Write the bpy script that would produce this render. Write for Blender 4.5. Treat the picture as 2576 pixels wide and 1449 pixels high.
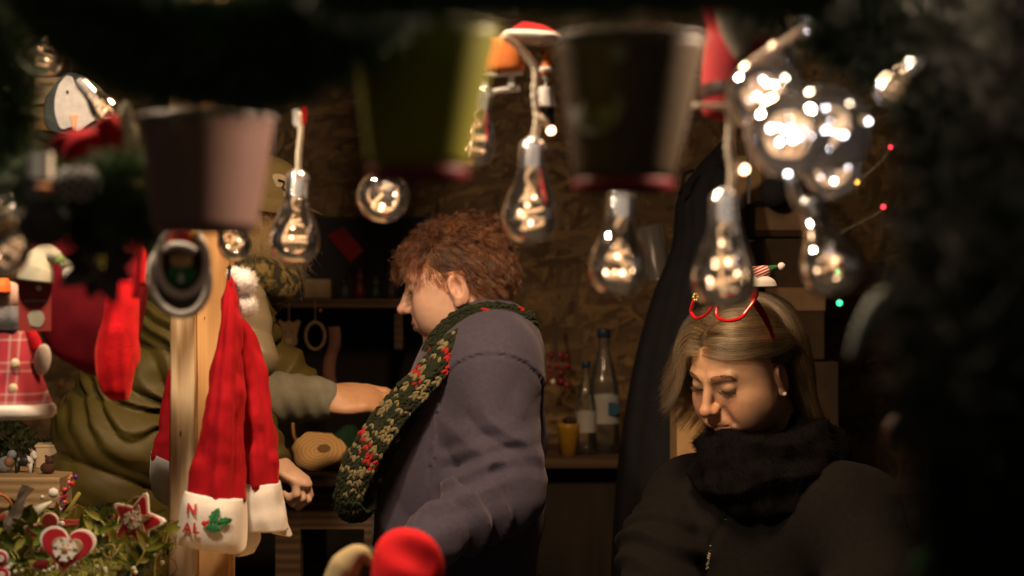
import bpy, math, random
import numpy as np
from mathutils import Vector, Matrix, Euler
for o in list(bpy.data.objects): bpy.data.objects.remove(o)
scene = bpy.context.scene
COL = scene.collection
random.seed(7); RNG = np.random.default_rng(7)

# ---------------------------------------------------------------- camera
CAMZ = 1.55
LENS = 65.0
cam_d = bpy.data.cameras.new('camera'); cam = bpy.data.objects.new('camera', cam_d); COL.objects.link(cam)
cam.location = (0, 0, CAMZ); cam.rotation_euler = (math.radians(90), 0, 0)
cam_d.lens = LENS; cam_d.sensor_width = 36; cam_d.clip_start = 0.05; cam_d.clip_end = 400
cam_d.dof.use_dof = True; cam_d.dof.focus_distance = 3.12; cam_d.dof.aperture_fstop = 3.3
scene.camera = cam
# ---------------------------------------------------------------- night sky
w = bpy.data.worlds.new('World'); scene.world = w; w.use_nodes = True
wn = w.node_tree.nodes; wl = w.node_tree.links; wn.clear()
wo = wn.new('ShaderNodeOutputWorld'); bg = wn.new('ShaderNodeBackground'); sky = wn.new('ShaderNodeTexSky')
sky.sky_type = 'NISHITA'; sky.sun_disc = False; sky.sun_elevation = math.radians(-4); sky.sun_rotation = math.radians(200)
mx = wn.new('ShaderNodeMix'); mx.data_type = 'RGBA'; mx.inputs['Factor'].default_value = 0.9
mx.inputs[7].default_value = (0.62, 0.50, 0.42, 1)      # glow of the lit town under a night sky
wl.new(sky.outputs[0], mx.inputs[6]); wl.new(mx.outputs[2], bg.inputs[0]); wl.new(bg.outputs[0], wo.inputs[0])
bg.inputs[1].default_value = 0.11
# ---------------------------------------------------------------- exposure
vs = scene.view_settings
scene.display_settings.display_device = 'sRGB'
vs.view_transform = 'Standard'; vs.look = 'None'; vs.exposure = 0.0; vs.gamma = 1.0; vs.use_curve_mapping = False
scene.cycles.use_denoising = True
scene.cycles.max_bounces = 8; scene.cycles.transparent_max_bounces = 24
scene.cycles.sample_clamp_indirect = 3.0
# lamps of the stall: (x, y, z, watts, colour, size, cone in degrees or None, aimed at)
LAMPS = [(-0.56, 1.96, 2.36, 66, (1.0, 0.76, 0.52), 0.05, None, None),
         (0.0, 2.46, 2.44, 92, (1.0, 0.63, 0.35), 0.14, 144, (0.03, 2.6, 0)),
         (0.46, 1.52, 1.93, 36, (1.0, 0.74, 0.50), 0.03, 84, (-0.12, 1.22, 1.64))]  # unseen spot, its cone shaped so that it lights the pails alone

# ---------------------------------------------------------------- helpers
def S(d): return (36.0 / LENS) * d / 2576.0          # metres per reading unit of the photograph at distance d
def P(X, Y, d): return np.array([(X - 1288) * S(d), d, CAMZ + (724.5 - Y) * S(d)])
def V(a): return Vector((float(a[0]), float(a[1]), float(a[2])))

def rotm(x=0, y=0, z=0): return np.array(Euler((math.radians(x), math.radians(y), math.radians(z))).to_matrix())

def catmull(pts, n):
    pts = np.asarray(pts, float); m = len(pts)
    if m < 3:
        t = np.linspace(0, 1, n)[:, None]; return pts[0] * (1 - t) + pts[-1] * t
    q = np.vstack([2 * pts[0] - pts[1], pts, 2 * pts[-1] - pts[-2]])
    t = np.linspace(0, m - 1 - 1e-9, n); i = t.astype(int); f = (t - i)[:, None]
    a, b, c, d = q[i], q[i + 1], q[i + 2], q[i + 3]
    return .5 * (2 * b + (c - a) * f + (2 * a - 5 * b + 4 * c - d) * f ** 2 + (3 * b - a - 3 * c + d) * f ** 3)

class G:
    """collects shapes into one mesh"""
    def __init__(s): s.v = []; s.f = []; s.m = []; s.n = 0
    def add(s, v, f, m=0):
        v = np.asarray(v, float)
        s.v.append(v); s.f.extend([tuple(int(i) + s.n for i in q) for q in f]); s.m.extend([m] * len(f)); s.n += len(v); return s
    def tube(s, pts, r, seg=8, m=0, cap=True, n=None):
        pts = np.asarray(pts, float)
        if n: pts = catmull(pts, n)
        k = len(pts); r = np.interp(np.linspace(0, 1, k), np.linspace(0, 1, len(np.atleast_1d(r))), np.atleast_1d(r))
        T = np.gradient(pts, axis=0); T /= np.linalg.norm(T, axis=1)[:, None] + 1e-12
        up = np.array([0, 0, 1.]) if abs(T[0][2]) < .9 else np.array([1., 0, 0])
        N = np.cross(T[0], up); N /= np.linalg.norm(N)
        a = np.arange(seg) * 2 * math.pi / seg; v = []
        for i in range(k):
            N = N - T[i] * np.dot(N, T[i]); N /= np.linalg.norm(N) + 1e-12; B = np.cross(T[i], N)
            v.append(pts[i] + r[i] * (np.cos(a)[:, None] * N + np.sin(a)[:, None] * B))
        f = [(i * seg + j, i * seg + (j + 1) % seg, (i + 1) * seg + (j + 1) % seg, (i + 1) * seg + j) for i in range(k - 1) for j in range(seg)]
        if cap: f += [tuple(range(seg))[::-1], tuple((k - 1) * seg + j for j in range(seg))]
        return s.add(np.vstack(v), f, m)
    def lathe(s, prof, seg=32, loc=(0, 0, 0), R=None, m=0, ecc=1.0):
        a = np.arange(seg) * 2 * math.pi / seg; k = len(prof)
        v = np.vstack([np.stack([max(r, 1e-5) * np.cos(a), ecc * max(r, 1e-5) * np.sin(a), np.full(seg, z)], 1) for r, z in prof])
        if R is not None: v = v @ np.asarray(R).T
        f = [(i * seg + j, i * seg + (j + 1) % seg, (i + 1) * seg + (j + 1) % seg, (i + 1) * seg + j) for i in range(k - 1) for j in range(seg)]
        return s.add(v + np.asarray(loc, float), f, m)
    def ell(s, c, r, R=None, seg=12, rings=8, m=0):
        r = np.broadcast_to(np.asarray(r, float), (3,))
        th = np.linspace(0, math.pi, rings + 1)[1:-1]; a = np.arange(seg) * 2 * math.pi / seg
        v = [np.array([[0, 0, 1.]])] + [np.stack([np.sin(t) * np.cos(a), np.sin(t) * np.sin(a), np.full(seg, np.cos(t))], 1) for t in th] + [np.array([[0, 0, -1.]])]
        v = np.vstack(v) * r
        if R is not None: v = v @ np.asarray(R).T
        f = [(0, 1 + j, 1 + (j + 1) % seg) for j in range(seg)]
        for i in range(rings - 2):
            b = 1 + i * seg; f += [(b + j, b + seg + j, b + seg + (j + 1) % seg, b + (j + 1) % seg) for j in range(seg)]
        b = 1 + (rings - 2) * seg; l = b + seg; f += [(b + j, l, b + (j + 1) % seg) for j in range(seg)]
        return s.add(v + np.asarray(c, float), f, m)
    def box(s, c, size, R=None, m=0):
        h = np.asarray(size, float) / 2
        v = np.array([[x, y, z] for x in (-1, 1) for y in (-1, 1) for z in (-1, 1)]) * h
        if R is not None: v = v @ np.asarray(R).T
        return s.add(v + np.asarray(c, float), [(0, 1, 3, 2), (4, 6, 7, 5), (0, 4, 5, 1), (2, 3, 7, 6), (0, 2, 6, 4), (1, 5, 7, 3)], m)
    def prism(s, out, t, loc=(0, 0, 0), R=None, m=0, bev=0.0):
        """outline in x,z; thickness t along y, front at -t/2; rounded front edge"""
        o = np.asarray(out, float); n = len(o)
        if bev:
            e = np.roll(o, -1, 0) - np.roll(o, 1, 0); nn = np.stack([-e[:, 1], e[:, 0]], 1); nn /= np.linalg.norm(nn, axis=1)[:, None] + 1e-9
            area = np.sum(o[:, 0] * np.roll(o[:, 1], -1) - np.roll(o[:, 0], -1) * o[:, 1])
            ins = o + nn * bev * (1 if area > 0 else -1)
            rings = [(ins, -t / 2), (o, -t / 2 + bev), (o, t / 2 - bev), (ins, t / 2)]
        else: rings = [(o, -t / 2), (o, t / 2)]
        v = np.vstack([np.stack([q[:, 0], np.full(n, y), q[:, 1]], 1) for q, y in rings])
        if R is not None: v = v @ np.asarray(R).T
        k = len(rings)
        f = [tuple(range(n)), tuple((k - 1) * n + j for j in range(n))[::-1]]
        f += [(i * n + (j + 1) % n, i * n + j, (i + 1) * n + j, (i + 1) * n + (j + 1) % n) for i in range(k - 1) for j in range(n)]
        return s.add(v + np.asarray(loc, float), f, m)
    def loft(s, rows, n=24, seg=36, m=0, expo=2.3, fold=None, shear=0.0, caps=True):
        """rows: (centre x,y,z, half width, half depth) from top to bottom"""
        R = catmull(np.asarray(rows, float), n); a = np.arange(seg) * 2 * math.pi / seg; v = []
        c, sn = np.cos(a), np.sin(a); cx = np.sign(c) * abs(c) ** (2 / expo); sy = np.sign(sn) * abs(sn) ** (2 / expo)
        for i, (x, y, z, rx, ry) in enumerate(R):
            t = i / (n - 1); q = 1 + (fold(a, t) if fold else 0)
            dx = rx * cx * q
            v.append(np.stack([x + dx, y + ry * sy * q, z + shear * dx], 1))
        f = [(i * seg + j, (i + 1) * seg + j, (i + 1) * seg + (j + 1) % seg, i * seg + (j + 1) % seg) for i in range(n - 1) for j in range(seg)]
        if caps: f += [tuple(range(seg)), tuple((n - 1) * seg + j for j in range(seg))[::-1]]
        return s.add(np.vstack(v), f, m)
    def pxloft(s, rows, d, **k):
        """rows: (Y, left X, right X, half depth) read off the photograph for a thing standing at distance d"""
        return s.loft([tuple(P((l + r) / 2, Y, d)) + ((r - l) / 2 * S(d), dp) for Y, l, r, dp in rows], **k)
    def build(s, name, mat, parent=None, smooth=True, loc=None):
        me = bpy.data.meshes.new(name); v = np.vstack(s.v)
        base = np.array(parent.matrix_basis.translation) if parent is not None else np.zeros(3)
        if parent is not None and parent.parent is not None: base = base + np.array(parent.parent.matrix_basis.translation)
        o0 = np.zeros(3)
        if loc is not None: o0 = np.asarray(loc, float)
        me.from_pydata((v - (base if parent is not None and loc is None else 0) - (o0 if loc is not None else 0)).tolist(), [], s.f)
        mats = mat if isinstance(mat, (list, tuple)) else [mat]
        for q in mats: me.materials.append(q)
        me.polygons.foreach_set('material_index', s.m)
        if smooth: me.polygons.foreach_set('use_smooth', [True] * len(me.polygons))
        me.update()
        o = bpy.data.objects.new(name, me); COL.objects.link(o)
        if parent is not None: o.parent = parent
        if loc is not None: o.location = V(o0 - base if parent is not None else o0)
        if smooth == 'auto':
            try: me.set_sharp_from_angle(angle=math.radians(35))
            except Exception: pass
        return o

def tag(o, label, cat, group=None, kind=None):
    if label: o['label'] = label
    if cat: o['category'] = cat
    if group: o['group'] = group
    if kind: o['kind'] = kind
    return o
def thing(name, label, cat, loc=(0, 0, 0), group=None):
    o = bpy.data.objects.new(name, None); COL.objects.link(o); o.location = V(loc); o.empty_display_size = .02
    return tag(o, label, cat, group)
def struct(o): o['kind'] = 'structure'; return o
def dup(o, loc=None, rot=None, scale=None, label=None, parent=None):
    c = o.copy(); COL.objects.link(c)
    if parent is not None: c.parent = parent
    if loc is not None: c.location = V(loc)
    if rot is not None: c.rotation_euler = rot
    if scale is not None: c.scale = (scale,) * 3
    if label: c['label'] = label
    for ch in list(o.children): dup(ch, parent=c)
    return c
def bevel(o, wdt, seg=2):
    b = o.modifiers.new('bevel', 'BEVEL'); b.width = wdt; b.segments = seg; b.limit_method = 'ANGLE'; b.angle_limit = math.radians(40); return o

# ---------------------------------------------------------------- materials
def nodes(name):
    m = bpy.data.materials.new(name); m.use_nodes = True; nt = m.node_tree
    b = nt.nodes['Principled BSDF']; return m, nt, b, nt.nodes['Material Output']
def texco(nt, scale=(1, 1, 1), rot=(0, 0, 0)):
    tc = nt.nodes.new('ShaderNodeTexCoord'); mp = nt.nodes.new('ShaderNodeMapping')
    mp.inputs['Scale'].default_value = scale; mp.inputs['Rotation'].default_value = rot
    nt.links.new(tc.outputs['Object'], mp.inputs[0]); return mp.outputs[0]
def noise(nt, co, scale, detail=3, rough=.55):
    n = nt.nodes.new('ShaderNodeTexNoise'); n.inputs['Scale'].default_value = scale; n.inputs['Detail'].default_value = detail; n.inputs['Roughness'].default_value = rough
    nt.links.new(co, n.inputs['Vector']); return n.outputs['Fac']
def ramp(nt, fac, stops):
    r = nt.nodes.new('ShaderNodeValToRGB'); e = r.color_ramp.elements
    while len(e) > 1: e.remove(e[0])
    for i, (p, c) in enumerate(stops):
        q = e[0] if i == 0 else e.new(p)
        q.position = p; q.color = (c[0], c[1], c[2], 1) if hasattr(c, '__len__') else (c, c, c, 1)
    nt.links.new(fac, r.inputs[0]); return r.outputs[0]
def bump(nt, b, fac, strength, dist=.002):
    k = nt.nodes.new('ShaderNodeBump'); k.inputs['Strength'].default_value = strength; k.inputs['Distance'].default_value = dist
    nt.links.new(fac, k.inputs['Height']); nt.links.new(k.outputs[0], b.inputs['Normal']); return k
def mul(c, k): return tuple(min(1, x * k) for x in c)
def M(name, col, rough=.6, spec=.35, metal=0, var=.18, vs=25, bmp=0.0, bs=200, bd=.002, sheen=0, sheen_col=None, emit=0, sss=0, coat=0, alpha=1):
    m, nt, b, out = nodes(name)
    b.inputs['Roughness'].default_value = rough; b.inputs['Specular IOR Level'].default_value = spec; b.inputs['Metallic'].default_value = metal
    co = texco(nt)
    nt.links.new(ramp(nt, noise(nt, co, vs, 4), [(.3, mul(col, 1 - var)), (.7, mul(col, 1 + var))]), b.inputs['Base Color'])
    if bmp: bump(nt, b, noise(nt, co, bs, 3), bmp, bd)
    if sheen:
        b.inputs['Sheen Weight'].default_value = sheen; b.inputs['Sheen Roughness'].default_value = .4
        b.inputs['Sheen Tint'].default_value = tuple(sheen_col or mul(col, 2)) + (1,)
    if emit:
        b.inputs['Emission Color'].default_value = tuple(col) + (1,); b.inputs['Emission Strength'].default_value = emit
    if sss: b.inputs['Subsurface Weight'].default_value = sss; b.inputs['Subsurface Radius'].default_value = (.012, .005, .003); b.inputs['Subsurface Scale'].default_value = .5
    if coat: b.inputs['Coat Weight'].default_value = coat; b.inputs['Coat Roughness'].default_value = .12
    return m
def wood(name, dark, light, grain=70, stretch=.06, axis=2, rough=.7, bmp=.35):
    m, nt, b, out = nodes(name); sc = [1, 1, 1]; sc[axis] = stretch
    co = texco(nt, sc)
    n1 = noise(nt, co, grain, 5, .6)
    wv = nt.nodes.new('ShaderNodeTexWave'); wv.wave_type = 'RINGS'; wv.inputs['Scale'].default_value = grain * .45; wv.inputs['Distortion'].default_value = 5.5; wv.inputs['Detail'].default_value = 3; wv.inputs['Detail Scale'].default_value = .7
    nt.links.new(co, wv.inputs[0])
    mxn = nt.nodes.new('ShaderNodeMath'); mxn.operation = 'MULTIPLY_ADD'; mxn.inputs[1].default_value = .45
    nt.links.new(wv.outputs['Fac'], mxn.inputs[0])
    h = nt.nodes.new('ShaderNodeMath'); h.operation = 'MULTIPLY'; h.inputs[1].default_value = .6; nt.links.new(n1, h.inputs[0]); nt.links.new(h.outputs[0], mxn.inputs[2])
    nt.links.new(ramp(nt, mxn.outputs[0], [(.2, light), (.5, tuple((a + c) / 2 for a, c in zip(dark, light))), (.8, dark)]), b.inputs['Base Color'])
    b.inputs['Roughness'].default_value = rough; b.inputs['Specular IOR Level'].default_value = .25
    bump(nt, b, mxn.outputs[0], bmp, .002); return m
def hairmat(name, stops, rough=.32, radial=.35, attr=False):
    m, nt, b, out = nodes(name); nt.nodes.remove(b)
    h = nt.nodes.new('ShaderNodeBsdfHairPrincipled'); h.parametrization = 'COLOR'
    hi = nt.nodes.new('ShaderNodeHairInfo')
    src = hi.outputs['Random']
    if attr: at = nt.nodes.new('ShaderNodeAttribute'); at.attribute_name = 'shade'; src = at.outputs['Fac']
    nt.links.new(ramp(nt, src, stops), h.inputs['Color'])
    h.inputs['Roughness'].default_value = rough; h.inputs['Radial Roughness'].default_value = radial
    nt.links.new(h.outputs[0], out.inputs[0]); return m
def glassy(name, tint=(1, 1, 1), ior=1.45, rough=.03, body=.0, bcol=(.9, .85, .8)):
    """thin clear plastic shell: clear where faced, mirrors at grazing angles, a little milky"""
    m, nt, b, out = nodes(name); nt.nodes.remove(b)
    tr = nt.nodes.new('ShaderNodeBsdfTransparent'); tr.inputs[0].default_value = tuple(tint) + (1,)
    gl = nt.nodes.new('ShaderNodeBsdfGlossy'); gl.inputs['Roughness'].default_value = rough
    fr = nt.nodes.new('ShaderNodeFresnel'); fr.inputs[0].default_value = ior
    mi = nt.nodes.new('ShaderNodeMixShader'); nt.links.new(fr.outputs[0], mi.inputs[0]); nt.links.new(tr.outputs[0], mi.inputs[1]); nt.links.new(gl.outputs[0], mi.inputs[2])
    last = mi
    if body:
        df = nt.nodes.new('ShaderNodeBsdfTranslucent'); df.inputs[0].default_value = tuple(bcol) + (1,)
        d2 = nt.nodes.new('ShaderNodeBsdfDiffuse'); d2.inputs[0].default_value = tuple(bcol) + (1,)
        ad = nt.nodes.new('ShaderNodeMixShader'); ad.inputs[0].default_value = .5; nt.links.new(df.outputs[0], ad.inputs[1]); nt.links.new(d2.outputs[0], ad.inputs[2])
        last = nt.nodes.new('ShaderNodeMixShader'); last.inputs[0].default_value = body
        nt.links.new(mi.outputs[0], last.inputs[1]); nt.links.new(ad.outputs[0], last.inputs[2])
    nt.links.new(last.outputs[0], out.inputs[0]); return m
def glow(name, col, strength):
    m, nt, b, out = nodes(name); nt.nodes.remove(b); e = nt.nodes.new('ShaderNodeEmission')
    e.inputs[0].default_value = tuple(col) + (1,); e.inputs[1].default_value = strength; nt.links.new(e.outputs[0], out.inputs[0]); return m
def vcolmat(name, rough=.5, sss=.15, bmp=.15, bs=900, var=.0):
    m, nt, b, out = nodes(name); at = nt.nodes.new('ShaderNodeAttribute'); at.attribute_name = 'tone'
    n = noise(nt, texco(nt), 70, 8, .7); mm = nt.nodes.new('ShaderNodeMix'); mm.data_type = 'RGBA'; mm.blend_type = 'MULTIPLY'; mm.inputs['Factor'].default_value = 1
    nt.links.new(at.outputs['Color'], mm.inputs[6]); nt.links.new(ramp(nt, n, [(.3, (.84, .78, .75)), (.5, (.96, .94, .92)), (.72, (1, 1, 1))]), mm.inputs[7])
    nt.links.new(mm.outputs[2], b.inputs['Base Color']); b.inputs['Roughness'].default_value = rough; b.inputs['Specular IOR Level'].default_value = .4
    b.inputs['Subsurface Weight'].default_value = sss * .5; b.inputs['Subsurface Radius'].default_value = (.010, .004, .002); b.inputs['Subsurface Scale'].default_value = .5
    bump(nt, b, noise(nt, texco(nt), bs, 3), bmp, .0008); return m

# ---------------------------------------------------------------- implicit surfaces for bodies and clothes
def smin(a, b, k):
    h = np.clip(.5 + .5 * (b - a) / k, 0, 1); return b * (1 - h) + a * h - k * h * (1 - h)
def smax(a, b, k): return -smin(-a, -b, k)
def sd_ell(p, c, r, R=None):
    q = p - np.asarray(c, p.dtype)
    if R is not None: q = q @ np.asarray(R, p.dtype)
    r = np.asarray(r, p.dtype); k0 = np.linalg.norm(q / r, axis=1); k1 = np.linalg.norm(q / (r * r), axis=1) + 1e-9; return k0 * (k0 - 1) / k1
def sd_cap(p, a, b, ra, rb=None):
    a = np.asarray(a, p.dtype); b = np.asarray(b, p.dtype); rb = ra if rb is None else rb
    ab = b - a; t = np.clip(((p - a) @ ab) / float(ab @ ab), 0, 1); return np.linalg.norm(p - a - t[:, None] * ab, axis=1) - (ra + (rb - ra) * t)
def cap_t(p, a, b):
    a = np.asarray(a, p.dtype); ab = np.asarray(b, p.dtype) - a; return ((p - a) @ ab) / float(ab @ ab)
def vnoise(p):
    i = np.floor(p).astype(np.int64); f = p - i; f = f * f * (3 - 2 * f)
    def hsh(x, y, z):
        n = (x * 73856093) ^ (y * 19349663) ^ (z * 83492791); n = (n ^ (n >> 13)) * 1274126177; n &= 0x7fffffff; return (n % 10007) / 10007.0
    r = 0
    for dx in (0, 1):
        for dy in (0, 1):
            for dz in (0, 1):
                wgt = (f[:, 0] if dx else 1 - f[:, 0]) * (f[:, 1] if dy else 1 - f[:, 1]) * (f[:, 2] if dz else 1 - f[:, 2])
                r = r + wgt * hsh(i[:, 0] + dx, i[:, 1] + dy, i[:, 2] + dz)
    return r
def sdf_mesh(fn, lo, hi, h, B=8):
    lo = np.asarray(lo, float); n = np.ceil((np.asarray(hi) - lo) / h / B).astype(int) * B
    nb = n // B
    bi = np.stack(np.meshgrid(*[np.arange(k) for k in nb], indexing='ij'), -1).reshape(-1, 3)
    cen = lo + (bi * B + (B - 1) / 2) * h
    fc = fn(cen)
    F = np.empty(tuple(n), np.float64)
    Fb = F.reshape(nb[0], B, nb[1], B, nb[2], B)
    Fb[:] = fc.reshape(nb[0], nb[1], nb[2])[:, None, :, None, :, None]
    near = np.abs(fc) < B * h * 1.6 + .004
    loc = np.stack(np.meshgrid(*[np.arange(B)] * 3, indexing='ij'), -1).reshape(-1, 3)
    act = bi[near]
    for c in range(0, len(act), 1500):
        a = act[c:c + 1500]
        pts = (lo + (a[:, None, :] * B + loc[None]) * h).reshape(-1, 3)
        val = fn(pts).reshape(len(a), B, B, B)
        Fb[a[:, 0], :, a[:, 1], :, a[:, 2], :] = val
    Sg = F < 0
    c = [Sg[x:n[0] - 1 + x, y:n[1] - 1 + y, z:n[2] - 1 + z] for x in (0, 1) for y in (0, 1) for z in (0, 1)]
    cnt = sum(q.astype(np.int8) for q in c); A = np.argwhere((cnt > 0) & (cnt < 8))
    acc = np.zeros((len(A), 3)); num = np.zeros(len(A))
    co = [np.array([x, y, z]) for x in (0, 1) for y in (0, 1) for z in (0, 1)]
    for ia in range(8):
        for ib in range(ia + 1, 8):
            if np.abs(co[ia] - co[ib]).sum() != 1: continue
            qa, qb = A + co[ia], A + co[ib]
            fa = F[qa[:, 0], qa[:, 1], qa[:, 2]]; fb = F[qb[:, 0], qb[:, 1], qb[:, 2]]
            s = (fa < 0) != (fb < 0); t = np.where(s, fa / np.where(s, fa - fb, 1), 0)
            acc += np.where(s[:, None], co[ia] + t[:, None] * (co[ib] - co[ia]), 0); num += s
    verts = lo + h * (A + acc / num[:, None])
    idm = np.full(tuple(n), -1, np.int64); idm[A[:, 0], A[:, 1], A[:, 2]] = np.arange(len(A))
    faces = []
    for ax in range(3):
        o1, o2 = (ax + 1) % 3, (ax + 2) % 3
        sl = [slice(None)] * 3; sl[ax] = slice(0, n[ax] - 1); sh = [slice(None)] * 3; sh[ax] = slice(1, n[ax])
        E = np.argwhere(Sg[tuple(sl)] != Sg[tuple(sh)]); E = E[(E[:, o1] > 0) & (E[:, o2] > 0) & (E[:, o1] < n[o1] - 1) & (E[:, o2] < n[o2] - 1)]
        u = np.zeros(3, int); u[o1] = 1; v_ = np.zeros(3, int); v_[o2] = 1
        g = lambda q: idm[q[:, 0], q[:, 1], q[:, 2]]
        qd = np.stack([g(E - u - v_), g(E - v_), g(E), g(E - u)], 1)
        fl = ~Sg[E[:, 0], E[:, 1], E[:, 2]]
        qd[fl] = qd[fl][:, ::-1]; faces.append(qd[(qd >= 0).all(1)])
    return verts, np.vstack(faces)
def sdf_build(name, verts, faces, mat, parent=None, tone=None):
    me = bpy.data.meshes.new(name); base = np.array(parent.matrix_basis.translation) if parent is not None else np.zeros(3)
    v = (verts - base).astype(np.float32); nf = len(faces)
    me.vertices.add(len(v)); me.vertices.foreach_set('co', v.ravel())
    me.loops.add(nf * 4); me.loops.foreach_set('vertex_index', faces.astype(np.int32).ravel())
    me.polygons.add(nf); me.polygons.foreach_set('loop_start', np.arange(nf, dtype=np.int32) * 4); me.polygons.foreach_set('loop_total', np.full(nf, 4, np.int32))
    me.polygons.foreach_set('use_smooth', np.ones(nf, bool)); me.update(calc_edges=True); me.validate()
    if tone is not None:
        at = me.attributes.new('tone', 'FLOAT_COLOR', 'POINT'); at.data.foreach_set('color', np.hstack([tone, np.ones((len(v), 1))]).astype(np.float32).ravel())
    me.materials.append(mat); o = bpy.data.objects.new(name, me); COL.objects.link(o)
    if parent is not None: o.parent = parent
    return o
def strands(name, pts, rad, mat, parent=None, tip=.3, shade=None):
    N, K, _ = pts.shape; hc = bpy.data.hair_curves.new(name); hc.add_curves([K] * N)
    base = np.array(parent.matrix_basis.translation) if parent is not None else np.zeros(3)
    hc.attributes['position'].data.foreach_set('vector', (pts - base).astype(np.float32).ravel())
    ra = hc.attributes.get('radius') or hc.attributes.new('radius', 'FLOAT', 'POINT')
    rr = np.broadcast_to(np.broadcast_to(np.asarray(rad, float).reshape(-1, 1), (N, 1)) * np.linspace(1, tip, K) ** .7, (N, K))
    ra.data.foreach_set('value', rr.astype(np.float32).ravel())
    if shade is not None: hc.attributes.new('shade', 'FLOAT', 'CURVE').data.foreach_set('value', np.clip(shade, 0, 1).astype(np.float32))
    hc.materials.append(mat); o = bpy.data.objects.new(name, hc); COL.objects.link(o)
    if parent is not None: o.parent = parent
    return o
def clumped(p, guides, amt, power=1.2, rng=None):
    """draw strands together into locks"""
    rng = rng or np.random.default_rng(1); gi = rng.choice(len(p), guides, replace=False); near = np.concatenate([np.argmin(((q[:, None] - p[gi, 0][None]) ** 2).sum(2), 1) for q in np.array_split(p[:, 0], max(1, len(p) // 1500))])
    t = np.linspace(0, 1, p.shape[1])[None, :, None] ** power; return p + (p[gi][near] - p) * t * amt, near
def unit(v): return v / (np.linalg.norm(v, axis=-1, keepdims=True) + 1e-12)
def fuzz(name, c, r, n, ln, mat, parent, rad=.0004, squash=(1, 1, 1), K=4):
    d = unit(RNG.normal(size=(n, 3))); st = d * r * np.array(squash); t = np.linspace(0, 1, K)[None, :, None]
    bend = unit(RNG.normal(size=(n, 3))) * .5
    L = ln * RNG.uniform(.6, 1.2, (n, 1, 1)); p = np.asarray(c) + st[:, None] * .9 + (d[:, None] * t + bend[:, None] * t ** 2 * .6) * L
    return strands(name, p, rad, mat, parent)
# ================================================================ setting
m_ground = M('paving stone', (.09, .085, .08), .8, bmp=.4, bs=12, var=.3, vs=3)
g = G(); g.box((0, 30, -.05), (160, 160, .1)); struct(g.build('ground', m_ground, smooth=False))
# chipboard (oriented strand board)
def osb(name, k=1.0):
    m, nt, b, out = nodes(name)
    cols = None
    for i, (sx, sz, rot) in enumerate([(11, 52, 28), (12, 48, -40), (13, 60, 78), (14, 50, 8)]):
        mp2 = nt.nodes.new('ShaderNodeMapping'); mp2.inputs['Scale'].default_value = (sx, 10, sz); nt.links.new(texco(nt, (1, 1, 1), (0, math.radians(rot), 0)), mp2.inputs[0]); co0 = mp2.outputs[0]; nz = nt.nodes.new('ShaderNodeTexNoise'); nz.inputs['Scale'].default_value = 1.3; nt.links.new(co0, nz.inputs['Vector'])
        va = nt.nodes.new('ShaderNodeVectorMath'); va.operation = 'MULTIPLY_ADD'; va.inputs[1].default_value = (1.6, 1.6, 1.6); nt.links.new(nz.outputs['Color'], va.inputs[0]); nt.links.new(co0, va.inputs[2]); co = va.outputs[0]
        vo = nt.nodes.new('ShaderNodeTexVoronoi'); vo.inputs['Scale'].default_value = 1; nt.links.new(co, vo.inputs['Vector'])
        sp = nt.nodes.new('ShaderNodeSeparateColor'); nt.links.new(vo.outputs['Color'], sp.inputs[0])
        c = ramp(nt, sp.outputs[0], [(0, mul((.18, .095, .036), k)), (.35, mul((.28, .155, .06), k)), (.7, mul((.38, .22, .088), k)), (1, mul((.62, .35, .13), k))])
        if cols is None: cols = c
        else:
            mm = nt.nodes.new('ShaderNodeMix'); mm.data_type = 'RGBA'
            gt = nt.nodes.new('ShaderNodeMath'); gt.operation = 'GREATER_THAN'; gt.inputs[1].default_value = .52; nt.links.new(sp.outputs[1], gt.inputs[0])
            nt.links.new(gt.outputs[0], mm.inputs['Factor']); nt.links.new(cols, mm.inputs[6]); nt.links.new(c, mm.inputs[7]); cols = mm.outputs[2]
    nt.links.new(cols, b.inputs['Base Color']); b.inputs['Roughness'].default_value = .7; b.inputs['Specular IOR Level'].default_value = .2
    bw = nt.nodes.new('ShaderNodeRGBToBW'); nt.links.new(cols, bw.inputs[0]); bump(nt, b, bw.outputs[0], .3, .003); return m
m_osb = osb('oriented strand board', .36)
m_dark = wood('dark stained boards', (.012, .009, .007), (.03, .022, .016), 40, .05, 2)
m_beam = wood('roof timber', (.03, .02, .012), (.06, .042, .025), 40, .05, 0)
m_pine = wood('sawn pine', (.20, .12, .055), (.60, .47, .30), 85, .045, 2, bmp=.8)
m_pine2 = wood('planed pine', (.30, .155, .055), (.60, .36, .15), 60, .04, 2, bmp=.5)
m_shelf = wood('shelf board', (.05, .03, .016), (.12, .075, .04), 40, .06, 0)
m_tan = wood('counter board', (.30, .19, .09), (.52, .36, .19), 45, .06, 0)
YB = 4.75
wall = bpy.data.objects.new('wall', None); COL.objects.link(wall); struct(wall)
g0 = None
for i in range(5):                                     # chipboard sheets side by side, joints left open
    g = G(); x0 = -3.05 + i * 1.22
    g.box((x0 + .61, YB + .01, 1.25), (1.214, .018, 2.5)); bevel(g.build('panel', m_osb, wall, smooth=False), .002)
side = bpy.data.objects.new('side_wall', None); COL.objects.link(side); struct(side)
for sx in (-3.06, 3.06):
    for i in range(14):
        g = G(); g.box((sx, 2.05 + i * .2 + .1, 1.25), (.022, .194, 2.5)); g.build('plank', m_dark, side, smooth=False)
roof = bpy.data.objects.new('roof', None); COL.objects.link(roof); struct(roof)
for i in range(16):
    g = G(); g.box((0, 1.45 + i * .215 + .1, 2.62 + .012 * i), (6.4, .208, .02)); g.build('board', m_beam, roof, smooth=False)
g = G(); g.box((0, 1.42, 2.50), (6.4, .06, .14)); bevel(g.build('beam', m_beam, roof, smooth=False), .005)
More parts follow.
